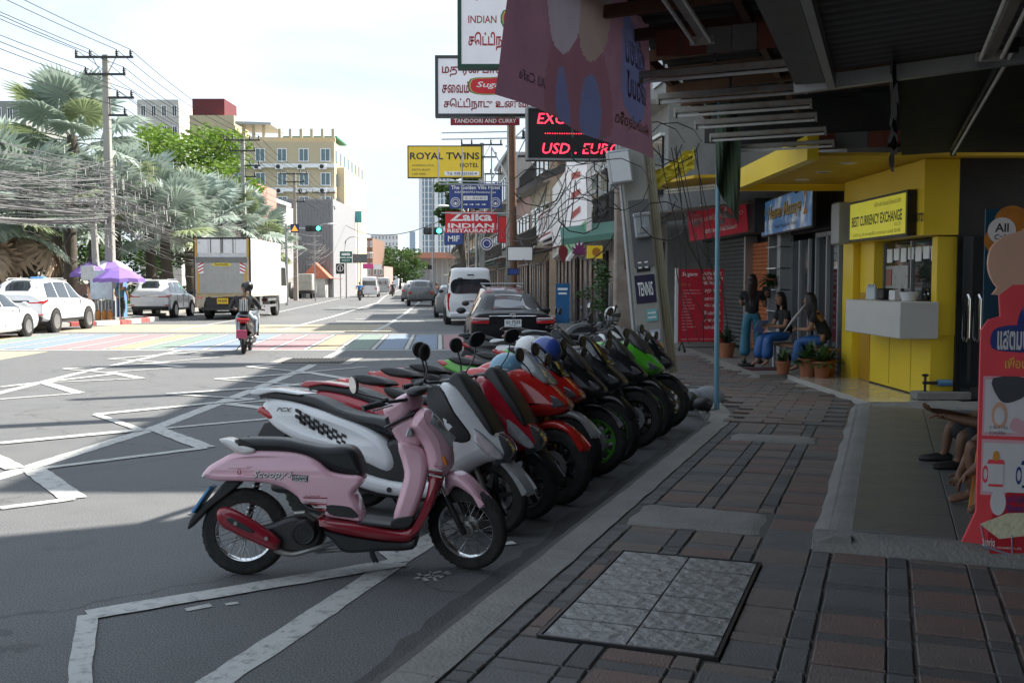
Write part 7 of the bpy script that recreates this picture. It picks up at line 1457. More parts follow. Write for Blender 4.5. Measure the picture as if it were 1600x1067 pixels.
t, w, h = sign_at(822, 168, 985, 251, 19.5, 'black LED sign with red dots spelling exchange rates', rz=R(4)); board(t, 'case', -w / 2, w / 2, 0, h, -.0, .25, DARKM); frame_bars(t, -w / 2, w / 2, 0, h, -.04, 0, .035, STEEL); board(t, 'screen', -w / 2 + .035, w / 2 - .035, .035, h - .035, -.015, -.001, INK)
LED = mat('led_red', (.9, .03, .06), .4, emit=1.1); text('EXCHANGE', LED, t, -w / 2 + .2, h * .78, w=1.5, h=.2, y=-.02, shear=.2, bold=.005, align='L'); text('USD . EURO', LED, t, -w / 2 + .3, h * .22, w=1.5, h=.2, y=-.02, shear=.2, bold=.005, align='L')
b = MB()
for k in range(26): b.box((-w / 2 + .36 + k * .045, -.02, h * .5), (.018, .006, .018))
b.obj('dot_row', LED, t, kind='stuff')
# steel lattice that carries the signs
fr = thing('sign_scaffold', 'thin steel lattice frame carrying the hotel signs over the kerb', 'scaffold', (0, 0, 0)); b = MB()
def dp(px, py, Y): return tuple(D(px, py, Y))
for a, c in (((690, 218), (815, 216)), ((690, 208), (800, 206)), ((685, 232), (685, 282)), ((768, 230), (768, 335)), ((795, 200), (795, 335)), ((685, 283), (800, 285)), ((685, 288), (800, 290)), ((690, 333), (795, 334)), ((768, 282), (795, 230)), ((768, 230), (795, 282)), ((722, 232), (722, 335)), ((676, 285), (676, 440)), ((800, 260), (822, 215)), ((790, 230), (820, 200))): b.tube([dp(*a, 39), dp(*c, 39)], .028, 5)
b.obj('lattice', STEEL, fr)
MB().tube([dp(803, 470, 36), dp(800, 195, 36)], .13, 10).obj('mast', RUST, fr)
for (x0, y0, x1, y1, Y, m, lab, tx_, tm) in ((745, 372, 776, 390, 50, SBLU, 'small round white hotel sign on a bracket', None, None), (792, 385, 833, 408, 34, WHITEINK, 'blank white signboard in a dark frame hanging by the kerb', None, None), (793, 419, 811, 430, 34, SBLU, 'tiny blue and red sign below the blank board', None, None), (778, 338, 794, 380, 45, SRED, 'narrow red sign set edgewise beside Zaika', None, None), (694, 363, 724, 383, 60, SBLU, 'blue and white billboard behind the Zaika sign', 'MIF', WHITEINK)):
    t, w, h = sign_at(x0, y0, x1, y1, Y, lab)
    if 'round' in lab:
        disc(t, 0, h / 2, h * .55, WHITEINK, -.02, name='face'); disc(t, 0, h / 2, h * .48, SBLU, -.022, name='ring'); disc(t, 0, h / 2, h * .36, WHITEINK, -.024, name='face'); disc(t, 0, h / 2, h * .28, SBLU, -.026, name='emblem'); MB().tube([(0, 0, h / 2), (.6, 0, h / 2)], .03, 6).obj('bracket', STEEL, t)
    else:
        board(t, 'panel', -w / 2, w / 2, 0, h, -.04, .04, m); frame_bars(t, -w / 2, w / 2, 0, h, -.05, .05, .03, DARKM)
        if tx_: text(tx_, tm, t, 0, h / 2, w=w * .6, h=h * .45, y=-.055, bold=.02)
# hanging shop signs: red shield, purple leaf, yellow box
t, w, h = sign_at(872, 383, 888, 411, 24, 'red shield-shaped hanging sign beside the purple leaf'); blob(t, [(-w * .4, h * .8), (0, h), (w * .4, h * .8), (w * .45, h * .5), (w * .2, h * .2), (0, 0), (-w * .2, h * .2), (-w * .45, h * .5)], mat('shield_red', (.2, .015, .02), .5), -.01); MB().tube([(0, 0, h), (0, 0, h + .5)], .012, 5).obj('hanger', DARKM, t)
t, w, h = sign_at(892, 378, 918, 405, 24, 'purple leaf-shaped hanging shop sign'); PUR = mat('leaf_purple', (.2, .03, .12), .45)
for k, a in enumerate((-78, -48, -20, 0, 20, 48, 78)):
    L_ = (.2, .26, .3, .34, .3, .26, .2)[k] * 1.0; ar = R(90 - a); d = Vector((math.cos(ar), math.sin(ar))); n_ = Vector((-d.y, d.x)); o = Vector((0, h * .3)); MB().puff([tuple(o), tuple(o + d * L_ * .45 + n_ * .045), tuple(o + d * L_), tuple(o + d * L_ * .45 - n_ * .045)], 0, .002, 1, y0=-.02 - .001 * k, y1=-.0 - .001 * k).obj('leaflet', PUR, t)
MB().tube([(0, 0, h * .3), (0, 0, 0)], .012, 5).obj('stem', PUR, t)
t, w, h = sign_at(917, 384, 941, 404, 24, 'yellow hanging box sign beside the purple leaf'); board(t, 'case', -w / 2, w / 2, 0, h, -.08, .08, SYEL); disc(t, w * .1, h / 2, h * .34, mat('sign_orange', (.5, .2, .02), .4), -.082); 
t = thing('shop_awning', 'small faded green cloth awning over the hanging signs', 'awning', tuple(D(920, 372, 25))); MB().loft([[(-.7, 0, .25), (.9, 0, .45)], [(-.7, -.6, -.05), (.9, -.6, .15)], [(-.7, -.62, -.2), (.9, -.62, 0)]], closed=False).obj('cloth', mat('faded_green', (.12, .25, .2), .8), t, 0)
# slanted canopy signboards along the shop fronts
def street_board(pxa, Ya, pxb, Yb, ya0, ya1, yb0, yb1, label, m):
    t = thing('signboard', label, 'sign', (0, 0, 0)); a0, a1, b0, b1 = D(pxa, ya0, Ya), D(pxa, ya1, Ya), D(pxb, yb0, Yb), D(pxb, yb1, Yb); o = Vector((.12, .1, 0))
    MB().loft([[tuple(a0), tuple(a1), tuple(a1 + o), tuple(a0 + o)], [tuple(b0), tuple(b1), tuple(b1 + o), tuple(b0 + o)]]).obj('panel', m, t); return t, (a0, a1, b0, b1)
def on_quad(t, q, body, m, s0, s1, v0, v1, bold=.02):
    a0, a1, b0, b1 = q; cu = bpy.data.curves.new('t', 'FONT'); cu.body = body; cu.offset = bold; cu.resolution_u = 2; to = bpy.data.objects.new('t', cu); me = bpy.data.meshes.new_from_object(to); bpy.data.objects.remove(to); xs = [v.co.x for v in me.vertices]; ys = [v.co.y for v in me.vertices]; x0, x1, y0, y1 = min(xs), max(xs), min(ys), max(ys)
    for v in me.vertices:
        s_ = s0 + (s1 - s0) * (v.co.x - x0) / (x1 - x0); u = v0 + (v1 - v0) * (v.co.y - y0) / (y1 - y0); p = (a1 * (1 - u) + a0 * u) * (1 - s_) + (b1 * (1 - u) + b0 * u) * s_; v.co = p + Vector((-.025, -.02, 0))
    me.materials.clear(); me.materials.append(m); link('lettering', me, t)
t, q = street_board(884, 30, 917, 24.5, 250, 408, 248, 362, 'slanted white and green signboard with red lettering on the shop canopy', SW); on_quad(t, q, '▬\n▬\n▬', SR, .35, .75, .35, .85)
MB().loft([[tuple(q[1] + (q[0] - q[1]) * .02 - Vector((.02, .02, 0))), tuple(q[1] + (q[0] - q[1]) * .22 - Vector((.02, .02, 0)))], [tuple(q[3] - Vector((.02, .02, 0))), tuple(q[3] + (q[2] - q[3]) * .16 - Vector((.02, .02, 0)))]], closed=False).obj('green_print', mat('print_green', (.15, .4, .2), .5), t, 0)
t, q = street_board(863, 36, 883, 31, 295, 405, 268, 388, 'plain white signboard next to the slanted green one', WHITEINK)
t, q = street_board(841, 42, 861, 37, 335, 378, 322, 368, 'white shop signboard with grey lettering and maroon bands', SW); on_quad(t, q, '▮▮▮▮▮▮', mat('grey_letters', (.2, .18, .18), .5), .1, .9, .3, .75); on_quad(t, q, '▬▬▬▬▬▬', SRD, 0, 1, .86, .93); on_quad(t, q, '▬▬▬▬▬▬', SRD, 0, 1, .08, .15)
t = thing('canopy', 'white curved canopy over a shop front far along the kerb', 'canopy', tuple(D(825, 300, 38))); MB().loft([[(-.7 + .0, -1.5 + 3.0 * k, -.15), (-.2, -1.5 + 3 * k, .1), (.5, -1.5 + 3 * k, .55), (1.4, -1.5 + 3 * k, .9)] for k in (0, 1)], closed=False).obj('shell', WHITE, t, 0); MB().loft([[(-.7 + .0, -1.5 + 3.0 * k, -.19), (-.2, -1.5 + 3 * k, .06), (.5, -1.5 + 3 * k, .51), (1.4, -1.5 + 3 * k, .86)] for k in (0, 1)], closed=False).obj('lining', GREYW, t, 0)
# blue advertising stand, door, ivy behind the bikes
t, w, h = sign_at(868, 443, 890, 505, 22.5, 'blue advertising stand behind the bikes', name='advert_stand'); board(t, 'panel', -w / 2, w / 2, 0, h, -.02, .02, mat('advert_blue', (.02, .12, .28), .4, var=.5, scale=5)); text('▬▬▬', WHITEINK, t, 0, h * .86, w=w * .7, h=.05, y=-.024); text('▬▬', WHITEINK, t, 0, h * .75, w=w * .6, h=.04, y=-.024)
# ---- shophouses of the right side, up the street
def shophouse(y0, y1, h, wallm, label, seed, floors=3):
    r_ = random.Random(seed); x0, x1 = interp(KR, y0) + 3.0, interp(KR, y1) + 3.0; ln = math.hypot(y1 - y0, x1 - x0); t = thing('shophouse', label, 'building', (x0, y0, 0), math.atan2(y1 - y0, x1 - x0))
    # local +x runs up the street, facade looks to local +y
    MB().box((ln / 2, -5, h / 2), (ln - .02, 10, h)).obj('wall', wallm, t)
    MB().box((ln / 2, .06, 1.45), (ln - .6, .1, 2.6)).obj('shop_front', mat('shop_dark', (.035, .035, .04), .3), t)
    for k in range(int(ln // 1.1)): MB().box((.55 + k * 1.1, .13, 1.4), (.06, .05, 2.5)).obj('door_post', GREYW if k % 2 else WOOD, t)
    fl = (h - 3.2) / max(1, floors - 1)
    for f in range(floors - 1):
        z = 3.4 + f * fl
        MB().box((ln / 2, .35, z), (ln, .7, .12)).obj('balcony_slab', CONC, t)
        rl = MB()
        for k in range(int(ln / .18)): rl.box((.09 + k * .18, .66, z + .5), (.025, .025, .9))
        rl.box((ln / 2, .66, z + .97), (ln, .04, .05)).obj('railing', DARKM, t)
        for k in range(max(1, int(ln // 1.9))):
            w = MB().box((1.0 + k * 1.9, .02, z + 1.35), (1.1, .08, 1.5)).obj('window', GLASS, t); MB().box((1.0 + k * 1.9, .05, z + 2.14), (1.3, .16, .08)).obj('sill', WHITE, w)
    MB().box((ln / 2, .1, h + .05), (ln + .02, .4, .22)).obj('cornice', CONC, t)
    aw_ = corrugated(MB(), lambda s, t_: Vector((.1 + (ln - .2) * s, .1 + 2.0 * t_, 3.15 - .35 * t_)), 0, .02, 14).obj('awning', r_.choice([ZINC, REDZ, mat('green_sheet', (.05, .16, .1), .6), WHITE]), t, 0)
    return t
HW = [mat('house_cream', (.42, .36, .27), .85, dirt=.45), mat('house_grey', (.28, .28, .27), .85, dirt=.45), mat('house_white', (.5, .49, .46), .85, dirt=.45), mat('house_pink', (.4, .25, .22), .85, dirt=.45), mat('house_brown', (.22, .13, .09), .85, dirt=.45)]
shophouse(26.5, 34, 9.0, HW[1], 'grey shophouse with balconies just past the restaurant front', 1); shophouse(34.1, 40, 7.2, HW[2], 'white shophouse behind the slanted signboards', 2, 2); shophouse(40.1, 47, 11.0, HW[4], 'brown shophouse with grilled balconies beside the rust-coloured mast', 3); shophouse(49.5, 58, 9.5, HW[0], 'cream shophouse behind the Zaika sign', 4); shophouse(58.1, 66, 6.8, HW[3], 'low pink shophouse up the right side', 5, 2)
shophouse(70, 82, 10.5, HW[1], 'tall grey shophouse far up the right side', 6); shophouse(82.1, 100, 8, HW[2], 'white shophouse row far up the right side', 7); shophouse(104, 130, 10, HW[0], 'cream block far up the right side near the second traffic light', 8); shophouse(131, 180, 9, HW[1], 'grey block at the far right end of the street', 9)
# upper floors over the corner shops (shade the crossing)
cu_ = thing('corner_building', 'dark upper floors of the corner building over the shop canopies', 'building', (0, 0, 0)); MB().plate([(6.2, 13.3), (12, 13.3), (11, 26.4), (5.6, 26.4)], 4.1, 12.5).obj('wall', mat('house_dark', (.1, .1, .095), .85, dirt=.45), cu_)  # wall base colour set darker than the shophouse walls
for k in range(4): MB().box((5.95 - k * .12, 15 + k * 3, 6.2), (.12, 1.4, 1.5)).obj('window', GLASS, cu_); MB().box((5.95 - k * .12, 15 + k * 3, 9.6), (.12, 1.4, 1.5)).obj('window', GLASS, cu_)
# ================================================================== TRAFFIC LIGHTS, LAMPS, BACKGROUND
def traffic_light(px, py, Y, label, tri=None, arm=1.5):
    p = D(px, py, Y); t = thing('traffic_light', label, 'traffic light', (p.x, p.y, 0)); z = p.z
    MB().box((0, 0, z), (1.15, .25, .45), bev=.06).obj('housing', BLACK, t)
    for k, m in enumerate((mat('lamp_off', (.03, .03, .03), .3), mat('lamp_off', (.03, .03, .03), .3), mat('lamp_green', (.05, .9, .55), .4, emit=2.2))): MB().lathe([(0, .02), (.14, .02), (.15, 0), (0, 0)], 16, TM(-.36 + k * .36, -.135, z) @ XR).obj('lens', m, t)
    MB().tube([(arm, .1, z), (.3, .1, z)], .05, 8).obj('arm', STEEL, t); MB().tube([(arm, .1, 0), (arm, .1, z + .3)], [.11, .08], 10).obj('post', STEEL, t)
    if tri:
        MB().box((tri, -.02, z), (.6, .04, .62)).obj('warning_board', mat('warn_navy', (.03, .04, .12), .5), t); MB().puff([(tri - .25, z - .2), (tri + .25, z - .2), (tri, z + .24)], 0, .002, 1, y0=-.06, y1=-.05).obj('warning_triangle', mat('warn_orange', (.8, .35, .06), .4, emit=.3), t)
    return t
traffic_light(490, 357, 74, 'traffic light showing green on the left gantry', arm=-2.0, tri=-1.35); traffic_light(677, 361, 62, 'traffic light showing green beside the blue billboard on the right', arm=2.6, tri=1.1)
for k, (px, py, Y) in enumerate(((520, 350, 90), (560, 370, 120), (690, 322, 62), (580, 395, 165))):
    p = D(px, py, Y); lm = thing('street_lamp', ('street lamp bent over the left kerb past the first gantry', 'street lamp bent over the left kerb farther on', 'street lamp bracket beside the glass tower', 'distant street lamp on the left kerb')[k], 'street lamp', (p.x - (1.6 if k != 2 else -1.6), p.y, 0)); q = 1 if k != 2 else -1
    MB().tube(cr_spline([(0, 0, 0), (0, 0, p.z * .8), (q * .4, 0, p.z * .97), (q * 1.2, 0, p.z)], 4, False), .06, 6).obj('post', STEEL, lm); MB().ball((q * 1.5, 0, p.z), (.4, .13, .08), 10, 6).obj('head', WHITE, lm)
# direction signs on the left
for (x0, y0, x1, y1, Y, lab, tx_) in ((531, 393, 550, 402, 105, 'upper green direction sign up the left side', '▬▬▬▬'), (531, 403, 550, 411, 105, 'lower green direction sign up the left side', 'WEST'), (525, 412, 538, 428, 104, 'round arrow sign on an orange board up the left side', None), (551, 397, 574, 411, 112, 'grey billboard far up the left side', None), (567, 412, 583, 420, 118, 'pink shop sign far up the left side', None), (584, 413, 596, 421, 122, 'white shop sign far up the left side', None), (551, 330, 565, 348, 128, 'teal glass sign tower up the left side', None), (668, 414, 677, 421, 80, 'small dark square sign far up the right side', None)):
    t, w, h = sign_at(x0, y0, x1, y1, Y, lab); m = {'upper': mat('sign_dkgreen', (.01, .14, .11), .4), 'lower': mat('sign_dkgreen', (.01, .14, .11), .4), 'round': BLACK, 'grey ': CARG, 'pink ': mat('sign_pink', (.5, .05, .2), .5), 'white': WHITEINK, 'teal ': mat('sign_teal', (.08, .35, .35), .4), 'small': BLACK}[lab[:5].strip() if lab[:5].strip() in ('upper', 'lower', 'round', 'white', 'small') else lab[:5]]
    board(t, 'panel', -w / 2, w / 2, 0, h, -.04, .04, m); MB().tube([(0, .08, -t.location.z), (0, .08, h)], .06, 6).obj('post', STEEL, t)
    if tx_: text(tx_, WHITEINK, t, 0, h * .5, w=w * .7, h=h * .4, y=-.046)
    if 'arrow' in lab: disc(t, 0, h * .55, w * .4, WHITEINK, -.044, name='disc'); disc(t, 0, h * .55, w * .33, BLACK, -.046, name='ring'); MB().box((0, -.05, h * .52), (.09, .01, .4)).obj('arrow', WHITEINK, t)
# ---- left buildings
def building(label, name, px0, px1, pyt, Y, wallm, dep, floors=0, cols=0, zb=0, winm=GLASS, y0w=.15, ac=False, rz=0., side=0, bands=False):
    a, c = D(px0, pyt, Y), D(px1, pyt, Y); w, h = c.x - a.x, a.z; t = thing(name, label, 'building', ((a.x + c.x) / 2, Y, 0), rz)
    MB().box((0, dep / 2, h / 2), (w, dep, h)).obj('wall', wallm, t)
    for f in range(floors):
        z = h * (y0w + (1 - y0w) * (f + .45) / floors)
        for k in range(cols):
            x = -w / 2 + w * (k + .6) / cols; ww = min(1.7, w / cols * .4); hh = min(1.9, h * (1 - y0w) / floors * .5)
            wi = MB().box((x, -.02, z), (ww, .1, hh)).obj('window', winm, t); frame_bars(wi, x - ww / 2 - .08, x + ww / 2 + .08, z - hh / 2 - .08, z + hh / 2 + .08, -.12, -.0, .1, WHITE); MB().box((x, -.1, z), (.07, .05, hh)).obj('mullion', WHITE, wi)
            if ac: ab = MB().box((x - .3, -.35, z - hh / 2 - .75), (1.0, .5, .7), bev=.05).obj('air_conditioner', WHITE, t); MB().lathe([(0, .01), (.26, .01), (.28, 0), (0, 0)], 16, TM(x - .4, -.605, z - hh / 2 - .75) @ XR).obj('fan_grille', DARKM, ab)
        if bands: MB().box((0, -.15, h * (y0w + (1 - y0w) * f / floors)), (w + .1, .5, .5)).obj('band', WHITE, t)
        for k in range(side):
            MB().box((w / 2 + .02, dep * (k + .5) / side, z), (.1, 1.2, 1.5)).obj('window', winm, t)
    return t, w, h
HY = mat('hotel_yellow', (.5, .42, .29), .85, var=.05, dirt=.2, dscale=.3, dirtcol=(.4, .31, .2)); WGL = mat('window_pale', (.12, .18, .2), .1, var=.3, scale=2)
t, w, h = building('pale yellow hotel block with white-framed windows up the left side', 'hotel', 352, 522, 222, 132, HY, 26, 5, 5, winm=WGL, y0w=.22, ac=True, bands=True, side=8)
MB().box((0, 1, h + .35), (w, .4, .7)).obj('parapet', HY, t)
for k in range(6): MB().box((w * (-.0 + .098 * k) , .1, h + 1.1), (.35, .35, 1.1)).obj('roof_post', HY, t)
MB().box((w * .25, 6, h + .9), (w * .5, 8, .2)).obj('roof_deck', mat('deck_green', (.03, .18, .08), .7), t)
MB().box((-4.4, 5, h + 2.4), (4.6, 8, .3), M=TM(0, 0, 0, ry=R(2))).obj('pergola_roof', GREYW, t)
for k in range(4): MB().box((-6.4 + k * 1.3, 2, h + 1.2), (.35, .35, 2.2)).obj('pergola_post', HY, t)
MB().box((-9.5, 7, h + 1.9), (5.8, 8, 3.9)).obj('stair_tower', HY, t); MB().box((-10.2, 7, h + 5.0), (4.2, 6, 2.3)).obj('water_tank_house', mat('tank_maroon', (.13, .025, .03), .8, dirt=.3), t)
t, w, h = building('grey corrugated wall building in front of the yellow hotel', 'warehouse', 398, 520, 311, 112, mat('corrugated_grey', (.3, .3, .31), .7, dirt=.3), 16)
for k in range(26): MB().box((-w / 2 + w * (k + .5) / 26, -.06, h / 2), (.12, .1, h)).obj('wall_rib', mat('rib_dark', (.22, .22, .23), .7), t)
t, w, h = building('small white house with arched windows beneath the yellow hotel', 'white_house', 388, 433, 318, 100, HW[2], 8, 0, 0); MB().box((0, -.4, h + .1), (w + 1.0, 9, .35)).obj('roof_slab', WHITE, t)
for k in range(2): MB().puff(cr_spline([(-1.0, 0), (-1.0, 2.0), (0, 2.9), (1.0, 2.0), (1.0, 0)], 4), .06, .02, 1, M=TM(-w * .25 + k * w * .5, -.05, h - 4.0)).obj('arched_window', GLASS, t)
building('unfinished concrete tower block behind the palms', 'tower_block', 214, 279, 156, 170, HW[2], 16, 8, 4, winm=GLASS)
building('dark roofed building behind the palms at far left', 'block', -30, 40, 158, 150, HW[1], 15, 7, 4); building('red-roofed house among the palms', 'house', 366, 398, 285, 88, mat('house_salmon', (.5, .25, .2), .8), 8, 2, 2)
building('narrow cream block up the left kerb behind the teal sign', 'block', 519, 538, 262, 134, mat('cream_side', (.58, .49, .34), .8), 20); building('brown-roofed block far up the left side', 'block', 564, 582, 372, 210, HW[4], 20, 4, 3); building('white hotel with rows of dark windows at the end of the street', 'hotel', 579, 622, 366, 430, mat('far_white', (.62, .63, .64), .8), 20, 7, 8, winm=GLASS); building('hazy blue skyscraper beyond the white hotel', 'skyscraper', 640, 649, 362, 900, mat('far_blue', (.3, .38, .47), .5), 20, 0, 0)
BLG = mat('tower_glass', (.12, .2, .27), .12, var=.3, scale=.4, spec=.8)
t, w, h = building('tall blue glass tower behind the hotel signs', 'tower', 657, 706, 240, 460, BLG, 30)
for k in range(9): MB().box((-w / 2 + w * k / 8, -.2, h / 2), (.5 if k % 4 else 1.6, .5, h)).obj('fin', mat('tower_white', (.6, .62, .64), .6), t)
for k in range(22): MB().box((0, -.1, h * (k + .5) / 22), (w, .3, .5)).obj('floor_band', mat('tower_band', (.4, .45, .48), .6), t)
t, w, h = building('low station hall with a rust-red roof closing the street', 'hall', 636, 720, 400, 300, mat('hall_grey', (.35, .35, .34), .8), 20); MB().box((0, -3, h), (w, 12, 1.6)).obj('roof', mat('roof_rust', (.4, .18, .12), .8), t)
for k in range(10): MB().box((-w / 2 + w * (k + .5) / 10, -.1, h * .5), (.4, .4, h)).obj('column', GREYW, t)
building('grey block with shops up the left kerb under the direction signs', 'block', 470, 530, 385, 125, HW[1], 12, 2, 4); building('far shop row in mixed colours up the left kerb', 'block', 540, 600, 416, 190, HW[3], 14, 2, 6)
t, w, h = building('low red-roofed shop at the left kerb behind the canvas pickup', 'shop', 478, 508, 432, 110, HW[2], 8); MB().puff([(-w / 2 - .6, h - .2), (w / 2 + .6, h - .2), (0, h + 1.5)], 4.2, .05, 1, M=TM(0, 4, 0)).obj('roof', mat('roof_salmon', (.5, .16, .1), .8), t)
# ---- utility poles of the left side with cross-arms
def power_pole(x, y, h, label, short=False):
    t = thing('utility_pole', label, 'pole', (x, y, 0), 0, 'utility poles along the left kerb'); sq_pole(MB(), h, .4, .24).obj('shaft', CONC, t, 30)
    for z, l0, l1, ins in ((h - .12, -1.25, 1.25, (-1.2, -.6, .55, 1.15)), (h - .85, -.85, .9, (-.8, .85)), (h - 1.85, .15, 1.25, (.55, 1.15)), (h - 2.6, .15, .95, (.85,))):
        a = MB().box(((l0 + l1) / 2, -.17, z), (l1 - l0, .1, .09)).obj('cross_arm', DARKM, t)
        for q in ins: MB().lathe([(.03, 0), (.07, .03), (.05, .07), (.08, .1), (.05, .15), (.07, .19), (.03, .27), (0, .28)], 10, TM(q, -.17, z + .045)).obj('insulator', BLACK, a)
    for q in (-1, 1): MB().tube([(q * .12, -.17, h - .85), (q * .5, -.17, h - .15)], .02, 4).obj('brace', STEEL, t)
    MB().tube([(.2, -.17, h - 1.85), (.2, -.17, h - 2.6)], .03, 4).obj('brace', DARKM, t)
    return t
PL = [(-17.6, 45, 11.5), (-18.5, 71, 11.5), (-19.6, 93, 11.5), (-20.6, 113, 11.5), (-22.6, 136, 11.5), (-25.5, 165, 11.5)]
PLL = ['tall concrete power pole with black insulators beside the kiosk, nearest of the line', 'second power pole of the left line, behind the box truck', 'third power pole of the left line, before the yellow hotel', 'fourth power pole of the left line, at the hotel corner', 'fifth power pole of the left line, small in the distance', 'farthest power pole of the left line']
for p_, l_ in zip(PL, PLL): power_pole(*p_, l_)
sp_ = thing('utility_pole', 'short leaning pale pole behind the kiosk umbrella', 'pole', tuple(D(155, 500, 43.6) * 1.0)[:2] + (0,)); sp_.rotation_euler = (0, R(-2), 0); sq_pole(MB(), 5.2, .28, .2).obj('shaft', CONC, sp_, 30)
def sag(a, c, d, n=14): a, c = Vector(a), Vector(c); return [tuple(a + (c - a) * (i / n) + Vector((0, 0, -d * 4 * (i / n) * (1 - i / n)))) for i in range(n + 1)]
WIRE = mat('wire_black', (.02, .02, .02), .6)
chain = [(-18.5, 8, 11.5)] + PL
k_ = 0
for dx, dz in ((-1.2, .2), (-.6, .2), (.55, .2), (1.15, .2), (-.8, -.55), (.85, -.55), (.55, -1.55), (1.15, -1.55), (.85, -2.3)):
    b = MB()
    for i in range(len(chain) - 1): b.tube(sag((chain[i][0] + dx, chain[i][1] - .17, chain[i][2] + dz), (chain[i + 1][0] + dx, chain[i + 1][1] - .17, chain[i + 1][2] + dz), .5), .016 + .0 * i, 3, cap=False)
    b.obj('power_line', WIRE, None, 0, label=('outermost left wire on the top cross-arms of the power poles', 'second wire on the top cross-arms of the power poles', 'third wire on the top cross-arms of the power poles', 'rightmost wire on the top cross-arms of the power poles', 'left wire on the second cross-arms of the power poles', 'right wire on the second cross-arms of the power poles', 'inner wire on the third cross-arms of the power poles', 'outer wire on the third cross-arms of the power poles', 'wire on the lowest cross-arms of the power poles')[k_], cat='power line', group='wires of the left power poles'); k_ += 1
# tangled low cables: too many to count
rw = random.Random(11); b = MB(); b2 = MB()
for i in range(65):
    d = sag((-18 + rw.gauss(0, 1.2), 12, 5.9 + rw.gauss(0, .8)), (-17.5 + rw.gauss(0, .3), 45, 5.6 + rw.gauss(0, .75)), rw.uniform(.1, 1.4), 10); (b if i % 3 else b2).tube(d, rw.uniform(.006, .018), 3, cap=False)
for j in range(len(PL) - 1):
    for i in range(60 if j < 2 else 24):
        z = 5.3 + rw.gauss(0, .7); d = sag((PL[j][0] + rw.gauss(0, .35), PL[j][1], z), (PL[j + 1][0] + rw.gauss(0, .35), PL[j + 1][1], z + rw.gauss(0, .4)), rw.uniform(.1, 1.5), 10); (b if i % 3 else b2).tube(d, rw.uniform(.006, .018), 3, cap=False)
for i in range(9): z = 5.0 + rw.gauss(0, .35); b.tube(sag((-18 + rw.gauss(0, .5), 12, z + .4), (-17.6, 45, z), rw.uniform(.3, 1.0), 12), rw.uniform(.03, .055), 4, cap=False)
for i in range(90):                                            # loops and coils round the first pole and above the kiosk
    c = Vector((-17.5 + rw.gauss(0, 1.6), 44.5 + rw.gauss(0, 1.5), 5.2 + rw.gauss(0, .8))); r_ = rw.uniform(.15, .9); d = [tuple(c + Vector((r_ * math.cos(a * .6), .5 * r_ * math.sin(a * .9), r_ * .9 * math.sin(a * .6) + .1 * math.sin(a * 2)))) for a in range(9)]; (b if i % 3 else b2).tube(d, rw.uniform(.006, .016), 3, cap=False)
b.obj('tangled_cables', mat('cable_grey', (.15, .15, .15), .6), None, 0, label='tangle of sagging cables strung along the left poles before the palms', cat='cables', kind='stuff'); b2.obj('tangled_cables', mat('cable_pale', (.17, .17, .17), .6), None, 0, label='pale cables mixed in the tangle along the left poles', cat='cables', kind='stuff')
# right-side cables
b = MB()
for j in range(46):
    y0 = rw.choice([18.9, 24, 30, 38, 48, 60]); y1 = y0 + rw.uniform(5, 14); z = 4.2 + rw.gauss(0, .7); d = sag((interp(KR, y0) + .3 + rw.gauss(0, .25), y0, z), (interp(KR, y1) + .3 + rw.gauss(0, .3), y1, z + rw.gauss(0, .5)), rw.uniform(.1, 1.2), 9); b.tube(d, rw.uniform(.006, .016), 4, cap=False)
for j in range(22):
    c = Vector((1.9 + rw.gauss(0, .5), 18.4 + rw.gauss(0, 2.0), 3.55 + rw.gauss(0, .45))); r_ = rw.uniform(.1, .5); b.tube([tuple(c + Vector((r_ * math.cos(a * .7), .6 * r_ * math.sin(a * .9), r_ * .8 * math.sin(a * .7)))) for a in range(10)], rw.uniform(.005, .013), 4, cap=False)
for j in range(8):
    x_ = 2.35 + rw.gauss(0, .25); b.tube([(x_, 15.4 + rw.gauss(0, .2), 3.7), (x_ + rw.gauss(.25, .1), 15.3, 2.3), (x_ + rw.gauss(.4, .15), 15.3, 1.2 + rw.uniform(0, .6)), (x_ + rw.gauss(.5, .1), 15.3, .3 + rw.uniform(0, 1.2))], .008, 4, cap=False)
for j in range(26): y0 = rw.uniform(50, 110); b.tube(sag((interp(KR, y0) + rw.gauss(.3, .5), y0, 5 + rw.gauss(0, 1)), (interp(KR, y0 + 25) + rw.gauss(.3, .5), y0 + 25, 5 + rw.gauss(0, 1)), rw.uniform(.2, 1.5), 8), .02, 3, cap=False)
b.obj('tangled_cables', WIRE, None, 0, label='tangle of black cables round the poles of the right side', cat='cables', kind='stuff')
MB().tube(sag(tuple(D(540, 352, 120)), tuple(D(700, 340, 70)), 1.2), .03, 4).obj('power_line', WIRE, None, 0, label='cable crossing high over the street before the glass tower', cat='power line')
for k, (y_, l_) in enumerate(((62, 'utility pole on the right kerb behind the Zaika sign'), (43, 'utility pole on the right kerb behind the hotel signs'))):
    t = power_pole(interp(KR, y_) + .5, y_, 9.5 if k else 10, l_); t['group'] = 'utility poles along the right kerb'
